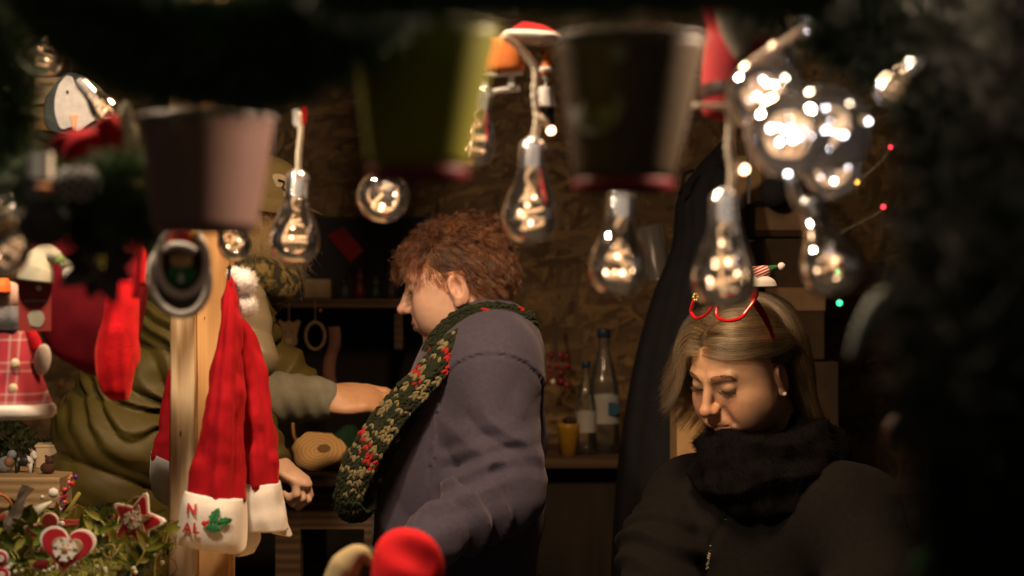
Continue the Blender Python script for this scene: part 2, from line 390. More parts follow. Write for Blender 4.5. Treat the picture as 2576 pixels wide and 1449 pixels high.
# front counter under the greenery, seen from above at the lower left
g = G(); g.box((-1.0, 2.72, 1.035), (1.75, .62, .03)); ct = thing('counter', 'boarded wooden stall counter covered with greenery at lower left', 'counter', (-1.0, 2.72, 0))
g.build('top', m_tan, ct, smooth=False)
for i in range(12):
    g = G(); g.box((-1.8 + i * .146, 2.44, .51), (.14, .02, 1.0)); g.build('plank', m_tan, ct, smooth=False)
# pine post of two boards
post = thing('wooden_post', 'pale pine post of two upright boards with red hats hanging on it', 'post', P(500, 1449, 2.86) * [1, 1, 0])
def board(XL, XR, d, th, mat, name='plank'):
    a = P(XL, 0, d)[0]; b = P(XR, 0, d)[0]; g = G(); n = 40
    zz = np.linspace(0, 2.5, n); rows = []
    out = []
    wob = lambda z, s: .0012 * math.sin(z * 9 + s) + .0008 * math.sin(z * 31 + s * 2)
    L = [(a + wob(z, 1), z) for z in zz]; R_ = [(b + wob(z, 4), z) for z in zz][::-1]
    g.prism(np.array(L + R_), th, (0, d + th / 2, 0), bev=.002)
    return g.build(name, mat, post, smooth=False)
board(426, 489, 2.84, .05, m_pine); board(491.5, 576, 2.865, .06, m_pine2)
# a knot on the front board
m_knot = M('knot', (.16, .085, .035), .6)
for X, Y, r in ((528, 700, 12), (455, 1090, 8), (515, 800, 4)):
    c = P(X, Y, 2.8645 if X > 490 else 2.8395); k = S(2.86); g = G(); g.ell(c, (r * k * .35, .0008, r * k), seg=14, rings=6); g.build('knot', m_knot, post)

# pendant lamps under the roof (above the frame), the third shaped for the pails
m_shade = M('lamp shade enamel', (.05, .05, .05), .4)
for i, (x, y, z, wt, c, sz, cone, aim) in enumerate(LAMPS):
    t = thing('pendant_lamp', ['black enamel pendant lamp under the roof above the moss bed', 'black enamel pendant lamp over the middle of the stall', 'unseen lamp shaped to light only the tin pails in front of the stall'][i], 'lamp', (x, y, z), 'lamps under the stall roof')
    q = Vector((0, 0, -1)) if not aim else (Vector(aim) - Vector((x, y, z))).normalized(); R = np.array(Vector((0, 0, -1)).rotation_difference(q).to_matrix())
    ss = .4 if i == 2 else 1.0; g = G(); g.lathe([(.02 * ss, .12), (.03 * ss, .10), (.10 * ss, .06), (.15 * ss, .025)], 32, (x, y, z), R); o = g.build('lamp_shade', m_shade, t); sd = o.modifiers.new('thick', 'SOLIDIFY'); sd.thickness = .003
    p0 = R @ np.array([0, 0, .12]) + (x, y, z); g = G(); g.tube([p0, (p0[0], p0[1], 2.615)], .004, 6); g.build('cord', m_shade, t)
    g = G(); g.ell(R @ np.array([0, 0, .045]) + (x, y, z), (.022, .022, .03), R); g.build('lamp_bulb', glow('lamp glass', c, 12), t)
    ld = bpy.data.lights.new('lamp_light', 'SPOT' if cone else 'POINT'); ld.energy = wt; ld.color = c; ld.shadow_soft_size = sz
    if cone: ld.spot_size = math.radians(cone); ld.spot_blend = .6
    lo = bpy.data.objects.new('lamp_light', ld); COL.objects.link(lo); lo.parent = t; lo.location = q * .02; lo.rotation_euler = Vector((0, 0, -1)).rotation_difference(q).to_euler()

# ---------------------------------------------------------------- back of the stall
def boxthing(name, label, cat, X0, X1, Y0, Y1, d, dep, mat, rot=0, group=None, lid=False):
    a, b = P(X0, Y1, d), P(X1, Y0, d); c = (a + b) / 2; c[1] += dep / 2
    t = thing(name, label, cat, c, group); g = G(); g.box(c, (b[0] - a[0], dep, b[2] - a[2]), rotm(z=rot)); bevel(g.build('carton', mat, t, smooth=False), .003)
    return t
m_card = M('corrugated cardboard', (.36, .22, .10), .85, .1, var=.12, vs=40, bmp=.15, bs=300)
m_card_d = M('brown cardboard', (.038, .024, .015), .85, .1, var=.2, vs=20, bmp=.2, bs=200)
m_flap = M('cardboard flap', (.16, .10, .055), .85, .1)
# large dark cartons behind the woman on the right
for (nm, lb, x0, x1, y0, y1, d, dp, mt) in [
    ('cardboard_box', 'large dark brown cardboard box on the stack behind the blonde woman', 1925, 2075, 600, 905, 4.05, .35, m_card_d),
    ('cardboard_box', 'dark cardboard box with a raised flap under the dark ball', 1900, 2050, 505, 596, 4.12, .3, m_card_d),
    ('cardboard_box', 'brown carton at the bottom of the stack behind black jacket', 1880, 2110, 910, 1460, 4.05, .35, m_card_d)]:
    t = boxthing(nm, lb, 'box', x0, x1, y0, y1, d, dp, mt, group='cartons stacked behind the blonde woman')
    g = G(); a, b = P(x0, (y0 + y1) / 2, d), P(x1, 0, d); g.box(((a[0] + b[0]) / 2, d - .003, a[2]), (b[0] - a[0], .002, .05)); g.build('tape', m_flap, t, smooth=False)
t = thing('cardboard_sheet', 'tall folded cardboard sheets leaning beside the black coat', 'cardboard', P(1880, 520, 4.3))
for i, (x0, x1, y0, y1, c) in enumerate([(1822, 1850, 280, 520, 0), (1853, 1880, 392, 525, 0), (1884, 1916, 330, 520, 0)]):
    g = G(); a, b = P(x0, y1, 4.28 + i * .02), P(x1, y0, 4.28); g.box((a + b) / 2, (b[0] - a[0], .012, b[2] - a[2])); g.build('sheet', m_card, t, smooth=False)
boxthing('cardboard_box', 'plain tan cardboard box between black coat and the blonde woman', 'box', 1703, 1800, 952, 1240, 3.62, .16, m_card)
# wall shelf with goods
def shelf(label, X0, X1, Y, d, th, dep):
    a, b = P(X0, Y, d), P(X1, Y, d); t = thing('shelf', label, 'shelf', (a + b) / 2); g = G(); g.box(((a[0] + b[0]) / 2, d + dep / 2, a[2] - th / 2), (b[0] - a[0], dep, th)); bevel(g.build('board', m_shelf, t, smooth=False), .002)
    for q in (.15, .85):
        g = G(); x = a[0] + (b[0] - a[0]) * q; g.box((x, d + dep * .55, a[2] - th - .05), (.02, dep * .8, .1)); g.build('bracket', m_shelf, t, smooth=False)
    return t
su = thing('shelf_unit', 'black shelf unit added to keep the back wall dark at left', 'shelf unit', P(860, 900, 4.7) * [1, 1, 0]); m_bk = M('black for shade', (.014, .011, .010), .8)  # unit added here, its black stands in for the darkness round the shelf
a, b = P(520, 1300, 4.70), P(1090, 545, 4.70); g = G(); g.box(((a[0] + b[0]) / 2, 4.705, b[2] / 2), (b[0] - a[0], .014, b[2])); g.build('back_panel', m_bk, su, smooth=False)
for x in (a[0], b[0]): g = G(); g.box((x, 4.58, b[2] / 2), (.02, .23, b[2])); g.build('side_panel', m_bk, su, smooth=False)
shelf('dark wall shelf behind the short haired woman', 560, 1078, 752, 4.45, .022, .22)
boxthing('card_box', 'small tan box standing on the dark wall shelf', 'box', 764, 832, 702, 751, 4.47, .08, M('tan box', (.24, .165, .085), .8))
m_red_d = M('dull red felt', (.20, .012, .014), .85, sheen=.3)
t = thing('red_bag', 'red folded paper bag hung above the wall shelf', 'bag', P(870, 615, 4.4))
c = P(870, 615, 4.4); k = S(4.4)
g = G(); g.prism(np.array([(-46, 22), (-6, 44), (46, -16), (12, -48)]) * k, .03, c, bev=.004); g.build('bag', m_red_d, t, smooth=False)
g = G(); g.tube([c + [-.01, 0, .07], c + [0, 0, .16], c + [.02, 0, .06]], .0015, 5, n=8); g.build('handle', m_red_d, t)
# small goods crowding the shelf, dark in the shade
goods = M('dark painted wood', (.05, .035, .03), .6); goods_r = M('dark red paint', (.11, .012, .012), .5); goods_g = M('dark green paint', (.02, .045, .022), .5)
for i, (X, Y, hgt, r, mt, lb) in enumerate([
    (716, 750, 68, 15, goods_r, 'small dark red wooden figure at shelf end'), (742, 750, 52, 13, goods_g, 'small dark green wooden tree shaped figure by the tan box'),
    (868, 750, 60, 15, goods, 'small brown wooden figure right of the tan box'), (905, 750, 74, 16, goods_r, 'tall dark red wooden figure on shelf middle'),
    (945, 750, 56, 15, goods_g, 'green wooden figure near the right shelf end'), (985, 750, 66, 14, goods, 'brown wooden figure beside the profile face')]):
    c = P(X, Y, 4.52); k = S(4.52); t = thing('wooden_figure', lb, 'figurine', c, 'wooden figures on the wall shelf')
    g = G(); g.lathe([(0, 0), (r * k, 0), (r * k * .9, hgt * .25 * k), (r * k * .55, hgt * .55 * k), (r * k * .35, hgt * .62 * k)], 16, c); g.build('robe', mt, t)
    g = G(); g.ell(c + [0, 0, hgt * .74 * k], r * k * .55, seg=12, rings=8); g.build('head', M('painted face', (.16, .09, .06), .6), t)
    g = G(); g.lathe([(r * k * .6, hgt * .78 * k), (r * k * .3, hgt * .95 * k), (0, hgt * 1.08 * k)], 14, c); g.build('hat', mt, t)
# hanging wooden ornaments under the shelf
m_orn = M('thin plywood', (.22, .145, .07), .7, var=.1, vs=60)
def cord(pts, r, mat, parent, name='cord', n=14): g = G(); g.tube(pts, r, 6, n=n); return g.build(name, mat, parent)
def disc(r, n=28, e=1.0): a = np.arange(n) * 2 * math.pi / n; return np.stack([r * np.cos(a), r * e * np.sin(a)], 1)
t = thing('wooden_ornament', 'flat plywood reindeer head ornament hung under the shelf', 'ornament', P(727, 840, 4.35)); c = P(727, 840, 4.35); k = S(4.35)
g = G(); g.prism(np.array([(-30, 30), (-22, 36), (-12, 28), (0, 34), (12, 28), (22, 36), (30, 30), (24, 14), (20, -6), (22, -24), (8, -36), (-8, -36), (-22, -24), (-20, -6), (-24, 14)]) * k, .006, c, bev=.001); g.build('board', m_orn, t, smooth=False)
g = G(); g.prism(disc(8 * k), .004, c + [0, -.006, -18 * k]); g.build('nose', M('nose wood', (.34, .25, .14), .6), t, smooth=False)
g = G(); g.ell(c + [-8 * k, -.004, 4 * k], 2.4 * k); g.ell(c + [8 * k, -.004, 4 * k], 2.4 * k); g.build('eye', goods, t)
cord([c + [0, 0, 34 * k], c + [0, 0, 84 * k]], .0012, m_orn, t)
t = thing('wooden_ring', 'thin plywood ring ornament hung beside the reindeer head', 'ornament', P(793, 845, 4.35)); c = P(793, 845, 4.35)
g = G(); a = np.linspace(0, 2 * math.pi, 33); g.tube(np.stack([c[0] + 24 * k * np.cos(a), np.full(33, c[1]), c[2] + 34 * k * np.sin(a)], 1), 4.2 * k, 8, cap=False); g.build('hoop', m_orn, t)
cord([c + [0, 0, 34 * k], c + [0, 0, 88 * k]], .0012, m_orn, t)
g = G(); g.ell(c + [14 * k, -.004, 64 * k], 4 * k); g.build('bead', M('bead', (.55, .22, .05), .4), t)
t = thing('ribbon', 'long striped ribbon hanging straight beside the plywood ring', 'ribbon', P(832, 890, 4.33))
c = [P(X, Y, 4.33) for X, Y in ((840, 822), (842, 865), (830, 905), (828, 945), (836, 975))]
g = G(); pts = catmull(c, 22)
for i, p in enumerate(pts): g.add([p + [-15 * k, 0, 0], p + [15 * k, 0, 0], p + [15 * k, .002, 0], p + [-15 * k, .002, 0]], [])
f = [(i * 4 + j, i * 4 + (j + 1) % 4, i * 4 + 4 + (j + 1) % 4, i * 4 + 4 + j) for i in range(21) for j in range(4)]; g.f = f; g.m = [0] * len(f)
g.build('band', M('striped ribbon', (.16, .07, .05), .7, var=.5, vs=9), t)
# ---------------------------------------------------------------- work table and back counter
tb = thing('work_table', 'dark wooden work table behind the santa hats holding a wood slice', 'table', P(800, 1195, 3.75) * [1, 1, 0])
a, b = P(560, 1188, 3.7), P(1010, 1188, 3.7); zt = a[2]
g = G(); g.box(((a[0] + b[0]) / 2, 3.95, zt - .012), (b[0] - a[0], .6, .024)); bevel(g.build('tabletop', m_shelf, tb, smooth=False), .003)
g = G(); g.box(((a[0] + b[0]) / 2, 3.72, zt - .07), (b[0] - a[0] - .02, .02, .09)); g.build('apron', m_shelf, tb, smooth=False)
for x in (a[0] + .13, b[0] - .05):
    for y in (3.73, 4.2):
        g = G(); g.box((x, y, (zt - .024) / 2), (.05, .05, zt - .026)); g.build('leg', m_shelf, tb, smooth=False)
# wood slice with rings
m, nt, bb, out = nodes('log end grain'); co = texco(nt); wv = nt.nodes.new('ShaderNodeTexWave'); wv.wave_type = 'RINGS'; wv.rings_direction = 'Y'; wv.inputs['Scale'].default_value = 38; wv.inputs['Distortion'].default_value = 2.5; wv.inputs['Detail'].default_value = 2
nt.links.new(co, wv.inputs[0]); nt.links.new(ramp(nt, wv.outputs['Fac'], [(.1, (.46, .27, .10)), (.9, (.60, .38, .16))]), bb.inputs['Base Color']); bb.inputs['Roughness'].default_value = .75; m_ring = m
c = P(812, 1170, 3.86); k = S(3.86); t = thing('wood_slice', 'round slice of log with growth rings on the work table', 'wood slice', (c[0], c[1], zt)); 
a_ = np.arange(40) * 2 * math.pi / 40; rr = 64 * k * (1 + .05 * np.sin(3 * a_ + 1) + .035 * np.sin(7 * a_) + .02 * np.sin(13 * a_))
R90 = rotm(x=-62)
g = G(); g.prism(np.stack([rr * np.cos(a_), rr * np.sin(a_)], 1), .022, (0, 0, 0), m=0); o = g.build('slice', [m_ring], None, smooth=False); o.parent = t; o.rotation_euler = (math.radians(-48), 0, 0); o.location = (0, -.09, .03)
g = G()
for i in range(40): g.ell((rr[i] * 1.01 * math.cos(a_[i]), .002, rr[i] * 1.01 * math.sin(a_[i])), (.006, .011, .006), seg=6, rings=4)
o = g.build('bark', M('bark', (.10, .06, .03), .9, bmp=.6, bs=120), None); o.parent = t; o.rotation_euler = (math.radians(-48), 0, 0); o.location = (0, -.09, .03)
g = G(); g.ell((.012, -.0115, .005), (.014, .001, .012), seg=12, rings=6); o = g.build('heartwood', M('heartwood', (.16, .085, .035), .8), None); o.parent = t; o.rotation_euler = (math.radians(-48), 0, 0); o.location = (0, -.09, .03)
t = thing('raffia_strip', 'curled orange raffia strip standing up behind the wood slice', 'raffia', P(740, 1050, 3.95))
cord([P(741, 1036, 3.95), P(737, 1065, 3.94), P(739, 1095, 3.94), P(748, 1118, 3.95), P(752, 1150, 3.95), P(756, 1184, 3.95)], .0036, M('raffia', (.5, .24, .07), .6), t, 'strip', 24)
t = thing('felt_cloth', 'dark green felt cloth crumpled beside the wood slice', 'cloth', P(880, 1095, 4.0))
g = G(); g.pxloft([(1070, 870, 890, .01), (1090, 845, 905, .03), (1115, 835, 935, .05), (1150, 828, 950, .06), (1188, 820, 960, .07)], 4.0, fold=lambda a, t: .12 * np.sin(5 * a + 3 * t) + .06 * np.sin(9 * a)); g.build('fold', M('green felt', (.012, .05, .022), .9, sheen=.3), t)
# counter along the back wall with bottles
bc = thing('back_counter', 'dark wooden counter along the back wall holding bottles', 'counter', P(1520, 1152, 4.4) * [1, 1, 0])
a, b = P(1330, 1152, 4.3), P(1900, 1152, 4.3); zc = a[2]
g = G(); g.box(((a[0] + b[0]) / 2, 4.5, zc - .012), (b[0] - a[0], .42, .024)); bevel(g.build('top', m_shelf, bc, smooth=False), .003)
g = G(); g.box(((a[0] + b[0]) / 2, 4.36, zc / 2 - .013), (b[0] - a[0] - .03, .02, zc - .03)); g.build('front_panel', m_dark, bc, smooth=False)
m_pet = glassy('clear plastic bottle', (.93, .95, .95), 1.5, .06, .05, (.8, .8, .75))
m_cap = M('dark blue cap', (.02, .035, .06), .4); m_lab = M('white label', (.42, .42, .40), .6, var=.05); m_lblue = M('blue print', (.02, .09, .16), .5)
def bottle(X, Ytop, Ybot, w, d, label, logo):
    c = P(X, Ybot, d); k = S(d); h = (Ybot - Ytop) * k; r = w * k / 2
    t = thing('plastic_bottle', label, 'bottle', (c[0], c[1], zc), 'clear water bottles on the back counter'); c = np.array([c[0], c[1], zc + .001])
    g = G(); g.lathe([(r * .6, 0), (r, .01), (r, h * .28), (r * .94, h * .30), (r, h * .32), (r, h * .5), (r * .93, h * .56), (r * .7, h * .68), (r * .42, h * .8), (r * .34, h * .86), (r * .34, h * .93)], 28, c); g.build('bottle', m_pet, t)
    g = G(); g.lathe([(0, h * 1.0), (r * .42, h * 1.0), (r * .44, h * .985), (r * .44, h * .925), (0, h * .925)], 20, c); g.build('cap', m_cap, t)
    g = G(); g.lathe([(r * 1.012, h * .24), (r * 1.012, h * .47)], 28, c); g.build('label', m_lab, t)
    if logo: g = G(); g.prism(disc(r * .55, 20, .8), .004, c + [r * .45, -r * .93, h * .36]); g.build('label_print', m_lblue, t, smooth=False)
bottle(1519, 835, 1148, 78, 4.42, 'tall clear water bottle with white label and dark cap', True)
bottle(1474, 915, 1150, 52, 4.38, 'smaller clear bottle left of the tall water bottle', False)
t = thing('yellow_cup', 'yellow pot at the left end of the back counter', 'pot', (*P(1430, 1130, 4.36)[:2], zc)); c = np.array([*P(1430, 1130, 4.36)[:2], zc]); k = S(4.36)
g = G(); g.lathe([(0, 0), (22 * k, 0), (28 * k, 70 * k), (30 * k, 82 * k), (27 * k, 82 * k), (25 * k, 70 * k)], 24, c); g.build('pot', M('yellow glaze', (.38, .22, .02), .35), t)
g = G()
for i in range(14): a = i * 2.4; g.ell(c + [14 * k * math.cos(a) * (i % 3) / 2, 14 * k * math.sin(a) * (i % 3) / 2, 88 * k], 9 * k, seg=6, rings=4)
g.build('filling', M('dark nuts', (.05, .025, .015), .6), t)
# berry sprig with one small light hanging on the wall
t = thing('berry_sprig', 'dark berry sprig ornament hung against the chipboard wall', 'ornament', P(1395, 930, 4.6)); k = S(4.6)
g = G(); rr_ = random.Random(3)
for i in range(26): g.ell(P(1400 + rr_.uniform(-32, 34), 930 + rr_.uniform(-42, 40), 4.6 + rr_.uniform(-.03, .03)), rr_.uniform(5, 9) * k, seg=8, rings=6)
g.build('berries', M('dull berries', (.20, .02, .03), .35, var=.6, vs=30), t)
cord([P(1392, 800, 4.62), P(1396, 850, 4.6), P(1400, 930, 4.6)], .004, goods, t, 'stem')
g = G(); g.ell(P(1391, 960, 4.54), 6.5 * k); g.build('bauble', M('pearl bauble', (.8, .68, .45), .15, spec=.8), t)
# black coat on a hook
t = thing('black_coat', 'long black coat hanging between chipboard wall and cardboard boxes', 'coat', P(1800, 400, 4.0))
m_coat = M('black wool', (.010, .010, .0115), .9, .15, bmp=.3, bs=300)
g = G(); g.pxloft([(352, 1822, 1842, .02), (372, 1800, 1845, .04), (420, 1755, 1846, .07), (500, 1705, 1850, .10), (620, 1692, 1885, .12), (760, 1640, 1905, .14), (950, 1592, 1905, .15), (1200, 1556, 1900, .16), (1480, 1540, 1900, .16), (1800, 1530, 1900, .16)], 4.0, n=50, seg=64,
    fold=lambda a, t: (.03 * np.sin(9 * a + 2 * t) + .02 * np.sin(17 * a - 3 * t)) * min(1, 3 * t)); g.build('coat', m_coat, t)
g = G(); g.pxloft([(360, 1808, 1844, .05), (385, 1792, 1848, .07), (420, 1790, 1848, .075)], 3.98, expo=2); g.build('collar', m_coat, t)
cord([P(1742, 428, 3.9), P(1722, 440, 3.88), P(1716, 470, 3.88), P(1709, 488, 3.9)], .004, m_coat, t, 'hanging_loop')
g = G(); g.tube([P(1838, 330, 4.3), P(1838, 326, 4.0), P(1838, 345, 3.97)], .006, 8, n=10); tag(g.build('coat_hook', M('iron hook', (.04, .04, .04), .4, metal=.8)), 'iron hook holding the black coat', 'hook')
t = thing('dark_ball', 'dark round felt ball resting on the cartons', 'ball', P(1950, 485, 4.0)); g = G(); g.ell(P(1950, 484, 4.08), (40 * S(4.05),) * 3, seg=32, rings=20); g.build('ball', M('charcoal felt', (.014, .013, .013), .9), t)
cord([P(1950, 446, 4.08), P(1950, 420, 4.08)], .002, goods, t)
# pale plastic cup behind a bulb
t = thing('plastic_cup', 'pale translucent plastic cup turned upside down by the black coat', 'cup', P(1640, 640, 4.2)); c = P(1645, 640, 4.2); k = S(4.2)
g = G(); R = rotm(y=-12); g.lathe([(0, 74 * k), (36 * k, 74 * k), (40 * k, 70 * k), (33 * k, -60 * k), (34 * k, -64 * k)], 28, c, R); g.build('cup', glassy('frosted cup', (.6, .58, .55), 1.4, .2, .4, (.38, .35, .32)), t)
# pale light-coloured cartons at upper left
m_cream = M('cream drawer card', (.60, .43, .25), .8, var=.06); m_ochre = M('ochre drawer card', (.52, .31, .11), .8, var=.06)
t = thing('drawer_box', 'stack of two pale card drawers behind the wooden penguin', 'box', P(112, 260, 3.9))
for y0, y1, mt in ((194, 262, m_cream), (268, 328, m_ochre)):
    a, b = P(82, y1, 3.9), P(180, y0, 3.9); c = (a + b) / 2; g = G(); g.box(c + [0, .1, 0], (b[0] - a[0], .2, b[2] - a[2])); bevel(g.build('drawer', mt, t, smooth=False), .003)
    if y0 == 194: g = G(); g.box(P(118, 212, 3.897), (.03, .004, .008)); g.build('label', m_card, t, smooth=False)
g = G(); a, b = P(70, 328, 3.93), P(190, 190, 3.93); 
g.box((a + b) / 2 + [0, .12, -.0], (b[0] - a[0], .2, b[2] - a[2] + .03)); g.build('frame', m_dark, t, smooth=False)
# side shelf at the left with figures
t = thing('shelf_board', 'bare tan shelf board at left carrying a cow figure and boxes', 'shelf', P(40, 1205, 3.3))
a, b = P(-260, 1201, 3.3), P(150, 1201, 3.3)
g = G(); g.box(((a[0] + b[0]) / 2, 3.3 + .16, a[2] - .028), (b[0] - a[0], .32, .056)); bevel(g.build('board', m_tan, t, smooth=False), .003); zs = a[2]
for q in (.2, .8):
    g = G(); g.box((a[0] + (b[0] - a[0]) * q, 3.5, (zs - .056) / 2), (.06, .06, zs - .058)); g.build('leg', m_shelf, t, smooth=False)
k = S(3.4)
def mcow():
    m, nt, b, out = nodes('black patched white'); nt.links.new(ramp(nt, noise(nt, texco(nt), 38, 1), [(.47, (.015, .013, .012)), (.50, (.66, .62, .55))]), b.inputs['Base Color']); return m
c = np.array([*P(62, 0, 3.38)[:2], zs]); t = thing('cow_figure', 'small black and white cow figure on the tan shelf board', 'figurine', c); mc = mcow()
g = G()
g.ell(c + [0, 0, 30 * k], (26 * k, 12 * k, 14 * k)); g.ell(c + [22 * k, 0, 46 * k], (9 * k, 8 * k, 11 * k)); g.ell(c + [27 * k, -.004, 40 * k], (7 * k, 6 * k, 6 * k))
for x, y in ((-18, -6), (-18, 6), (16, -6), (16, 6)): g.tube([c + [x * k, y * k, 0], c + [x * k, y * k, 28 * k]], [4.5 * k, 6 * k], 8)
g.build('body', mc, t)
g = G(); g.tube([c + [18 * k, -6 * k, 54 * k], c + [14 * k, -11 * k, 62 * k]], [2.5 * k, .8 * k], 6); g.tube([c + [18 * k, 6 * k, 54 * k], c + [14 * k, 11 * k, 62 * k]], [2.5 * k, .8 * k], 6); g.build('horn', M('horn', (.35, .28, .2), .5), t)
c = np.array([*P(118, 0, 3.46)[:2], zs]); t = thing('gift_box', 'small cream box with dark figure before it on tan board', 'box', c); g = G(); g.box(c + [0, .03, 29 * k], (68 * k, .06, 56 * k), rotm(z=8)); bevel(g.build('carton', M('cream card', (.50, .38, .24), .8), t, smooth=False), .002)
g = G(); g.box(c + [0, .03, 58 * k], (72 * k, .063, 5 * k), rotm(z=8)); g.build('lid', M('cream lid', (.55, .43, .28), .8), t, smooth=False)
c = np.array([*P(120, 0, 3.36)[:2], zs]); t = thing('brown_figure', 'small shaggy brown bear figure before the cream box', 'figurine', c); m_fur = M('brown fur', (.07, .03, .02), .9, bmp=.6, bs=200)
g = G(); g.ell(c + [0, 0, 15 * k], (19 * k, 14 * k, 15 * k)); g.ell(c + [4 * k, 0, 34 * k], (11 * k,) * 3); g.ell(c + [-4 * k, 0, 44 * k], 4 * k); g.ell(c + [12 * k, 0, 44 * k], 4 * k); g.build('body', m_fur, t)
c = np.array([*P(14, 0, 3.38)[:2], zs]); t = thing('bird_figure', 'small grey bird figure with brown patch at shelf end', 'figurine', c)
g = G(); g.ell(c + [0, 0, 22 * k], (24 * k, 14 * k, 20 * k), rotm(y=-25)); g.ell(c + [16 * k, 0, 46 * k], 12 * k); g.build('body', M('grey paint', (.22, .24, .27), .6), t)
g = G(); g.ell(c + [10 * k, -.006, 28 * k], (13 * k, 10 * k, 13 * k)); g.build('wing', M('brown patch', (.25, .12, .05), .6), t)
# ================================================================ things hanging on and around the stall front
m_white = M('white felt', (.60, .57, .53), .95, .1, var=.06, vs=60, bmp=.5, bs=500, bd=.001, sheen=.5, sheen_col=(.9, .85, .8))
m_santa = M('red felt', (.31, .005, .011), .9, .12, var=.14, vs=45, bmp=.45, bs=600, bd=.001, sheen=.35, sheen_col=(.9, .06, .05))
m_santa_d = M('deep red felt', (.30, .006, .012), .9, .12, var=.2, vs=30, bmp=.4, bs=500, bd=.001, sheen=.2, sheen_col=(.5, .03, .03))
m_fluff = hairmat('white fluff', [(0, (.85, .83, .80)), (1, (.93, .92, .9))], .6, .6)
m_emb = M('red embroidery', (.42, .012, .02), .6, bmp=.6, bs=900); m_holly = M('green embroidery', (.015, .16, .05), .55, var=.4, vs=200, bmp=.6, bs=900); m_holly_d = M('dark green embroidery', (.006, .05, .018), .6)
m_black = M('black plastic', (.012, .012, .012), .4)
def cloth_fold(n1, a1, ph, n2=9, a2=.02):
    return lambda a, t: (a1 * np.sin(n1 * a + ph + 1.2 * t) + a2 * np.sin(n2 * a - 2 * t + ph)) * (.35 + .65 * t)
def hat(label, rows, trims, d, dtrim=None, ph=0, mat=None):
    t = thing('santa_hat', label, 'santa hat', P((rows[0][1] + rows[0][2]) / 2, rows[0][0], d), 'santa hats hung on the pine post')
    g = G(); g.pxloft(rows, d, n=48, seg=72, expo=2.0, fold=cloth_fold(5, .10, ph, 11, .03)); v_ = g.v[0]; ax = np.repeat(v_.reshape(48, 72, 3).mean(1), 72, 0); v_ += unit((v_ - ax) * [1, 1, .2]) * ((vnoise(v_ * 28) - .5) * .012 + (vnoise(v_ * 75) - .5) * .005)[:, None] * np.repeat(np.clip(np.linspace(0, 3, 48), 0, 1) * np.clip(np.linspace(8, 0, 48), 0, 1), 72)[:, None]; g.build('cone', mat or m_santa, t)
    for tr, sh, dd in trims: 
        g = G(); g.pxloft(tr, dd, n=22, seg=72, expo=3.2 if dd == 2.72 else 2.3, fold=cloth_fold(4, .004 if dd == 2.72 else .05, ph + .5, a2=.003 if dd == 2.72 else .02), shear=sh); 
        if dd != 2.72: v_ = g.v[0]; v_ += ((vnoise(v_ * 40) - .5) * .007)[:, None] * np.array([.5, -1, .3])
        o = g.build('fur_trim', m_white, t)
    return t
h3 = hat('dark red santa hat half hidden behind the left side of the pine post', [(930, 425, 445, .01), (985, 413, 452, .02), (1060, 401, 478, .03), (1140, 389, 500, .038), (1215, 384, 510, .042)],
    [([(1162, 384, 512, .043), (1190, 382, 515, .05), (1235, 379, 518, .05), (1272, 386, 520, .046)], -.45, 2.99)], 2.99, ph=1, mat=m_santa_d)
h2 = hat('red santa hat behind the lettered one with plain white trim', [(800, 598, 612, .012), (825, 594, 632, .02), (870, 588, 651, .03), (960, 592, 674, .038), (1050, 600, 690, .045), (1130, 606, 696, .05), (1222, 608, 702, .052)],
    [([(1211, 610, 704, .054), (1240, 611, 709, .060), (1290, 613, 719, .060), (1328, 615, 725, .056)], -.05, 2.80),
     ([(1270, 640, 716, .03), (1310, 655, 724, .035), (1340, 680, 735, .03)], -.25, 2.84)], 2.80, ph=2)
h1 = hat('red santa hat with lettering and holly stitched on its white trim', [(690, 571, 580, .006), (720, 568, 592, .012), (760, 561, 600, .02), (850, 545, 605, .03), (940, 530, 607, .036), (1000, 520, 609, .042), (1090, 505, 611, .048), (1170, 488, 612, .05), (1262, 470, 613, .052)],
    [([(1240, 470, 614, .055), (1268, 464, 617, .064), (1310, 457, 618, .066), (1345, 452, 617, .064), (1372, 452, 614, .056)], -.16, 2.72),
     ([(1285, 606, 640, .02), (1320, 600, 648, .03), (1360, 590, 654, .035), (1392, 592, 640, .03)], .15, 2.79)], 2.72, ph=.4)
# pompoms, clip
m_pomcore = M('pompom core', (.75, .73, .70), .9)
pz = h1
for X, Y, r, d in ((612, 708, 34, 2.74), (616, 766, 32, 2.75), (590, 690, 20, 2.74)):
    c = P(X, Y, d); k = S(d); g = G(); g.ell(c, r * k * .86, seg=24, rings=16)
    o = g.build('pompom', m_pomcore, pz)
    fz = fuzz('fluff', c, r * k * .86, 1500, r * k * .34, m_fluff, None, .00035); fz.parent = o; fz.location = -pz.location
g = G(); g.box(P(577, 686, 2.70), (.0035, .006, .022), rotm(y=4)); g.box(P(577, 674, 2.70), (.006, .007, .004)); g.build('clip', m_black, pz, smooth=False)
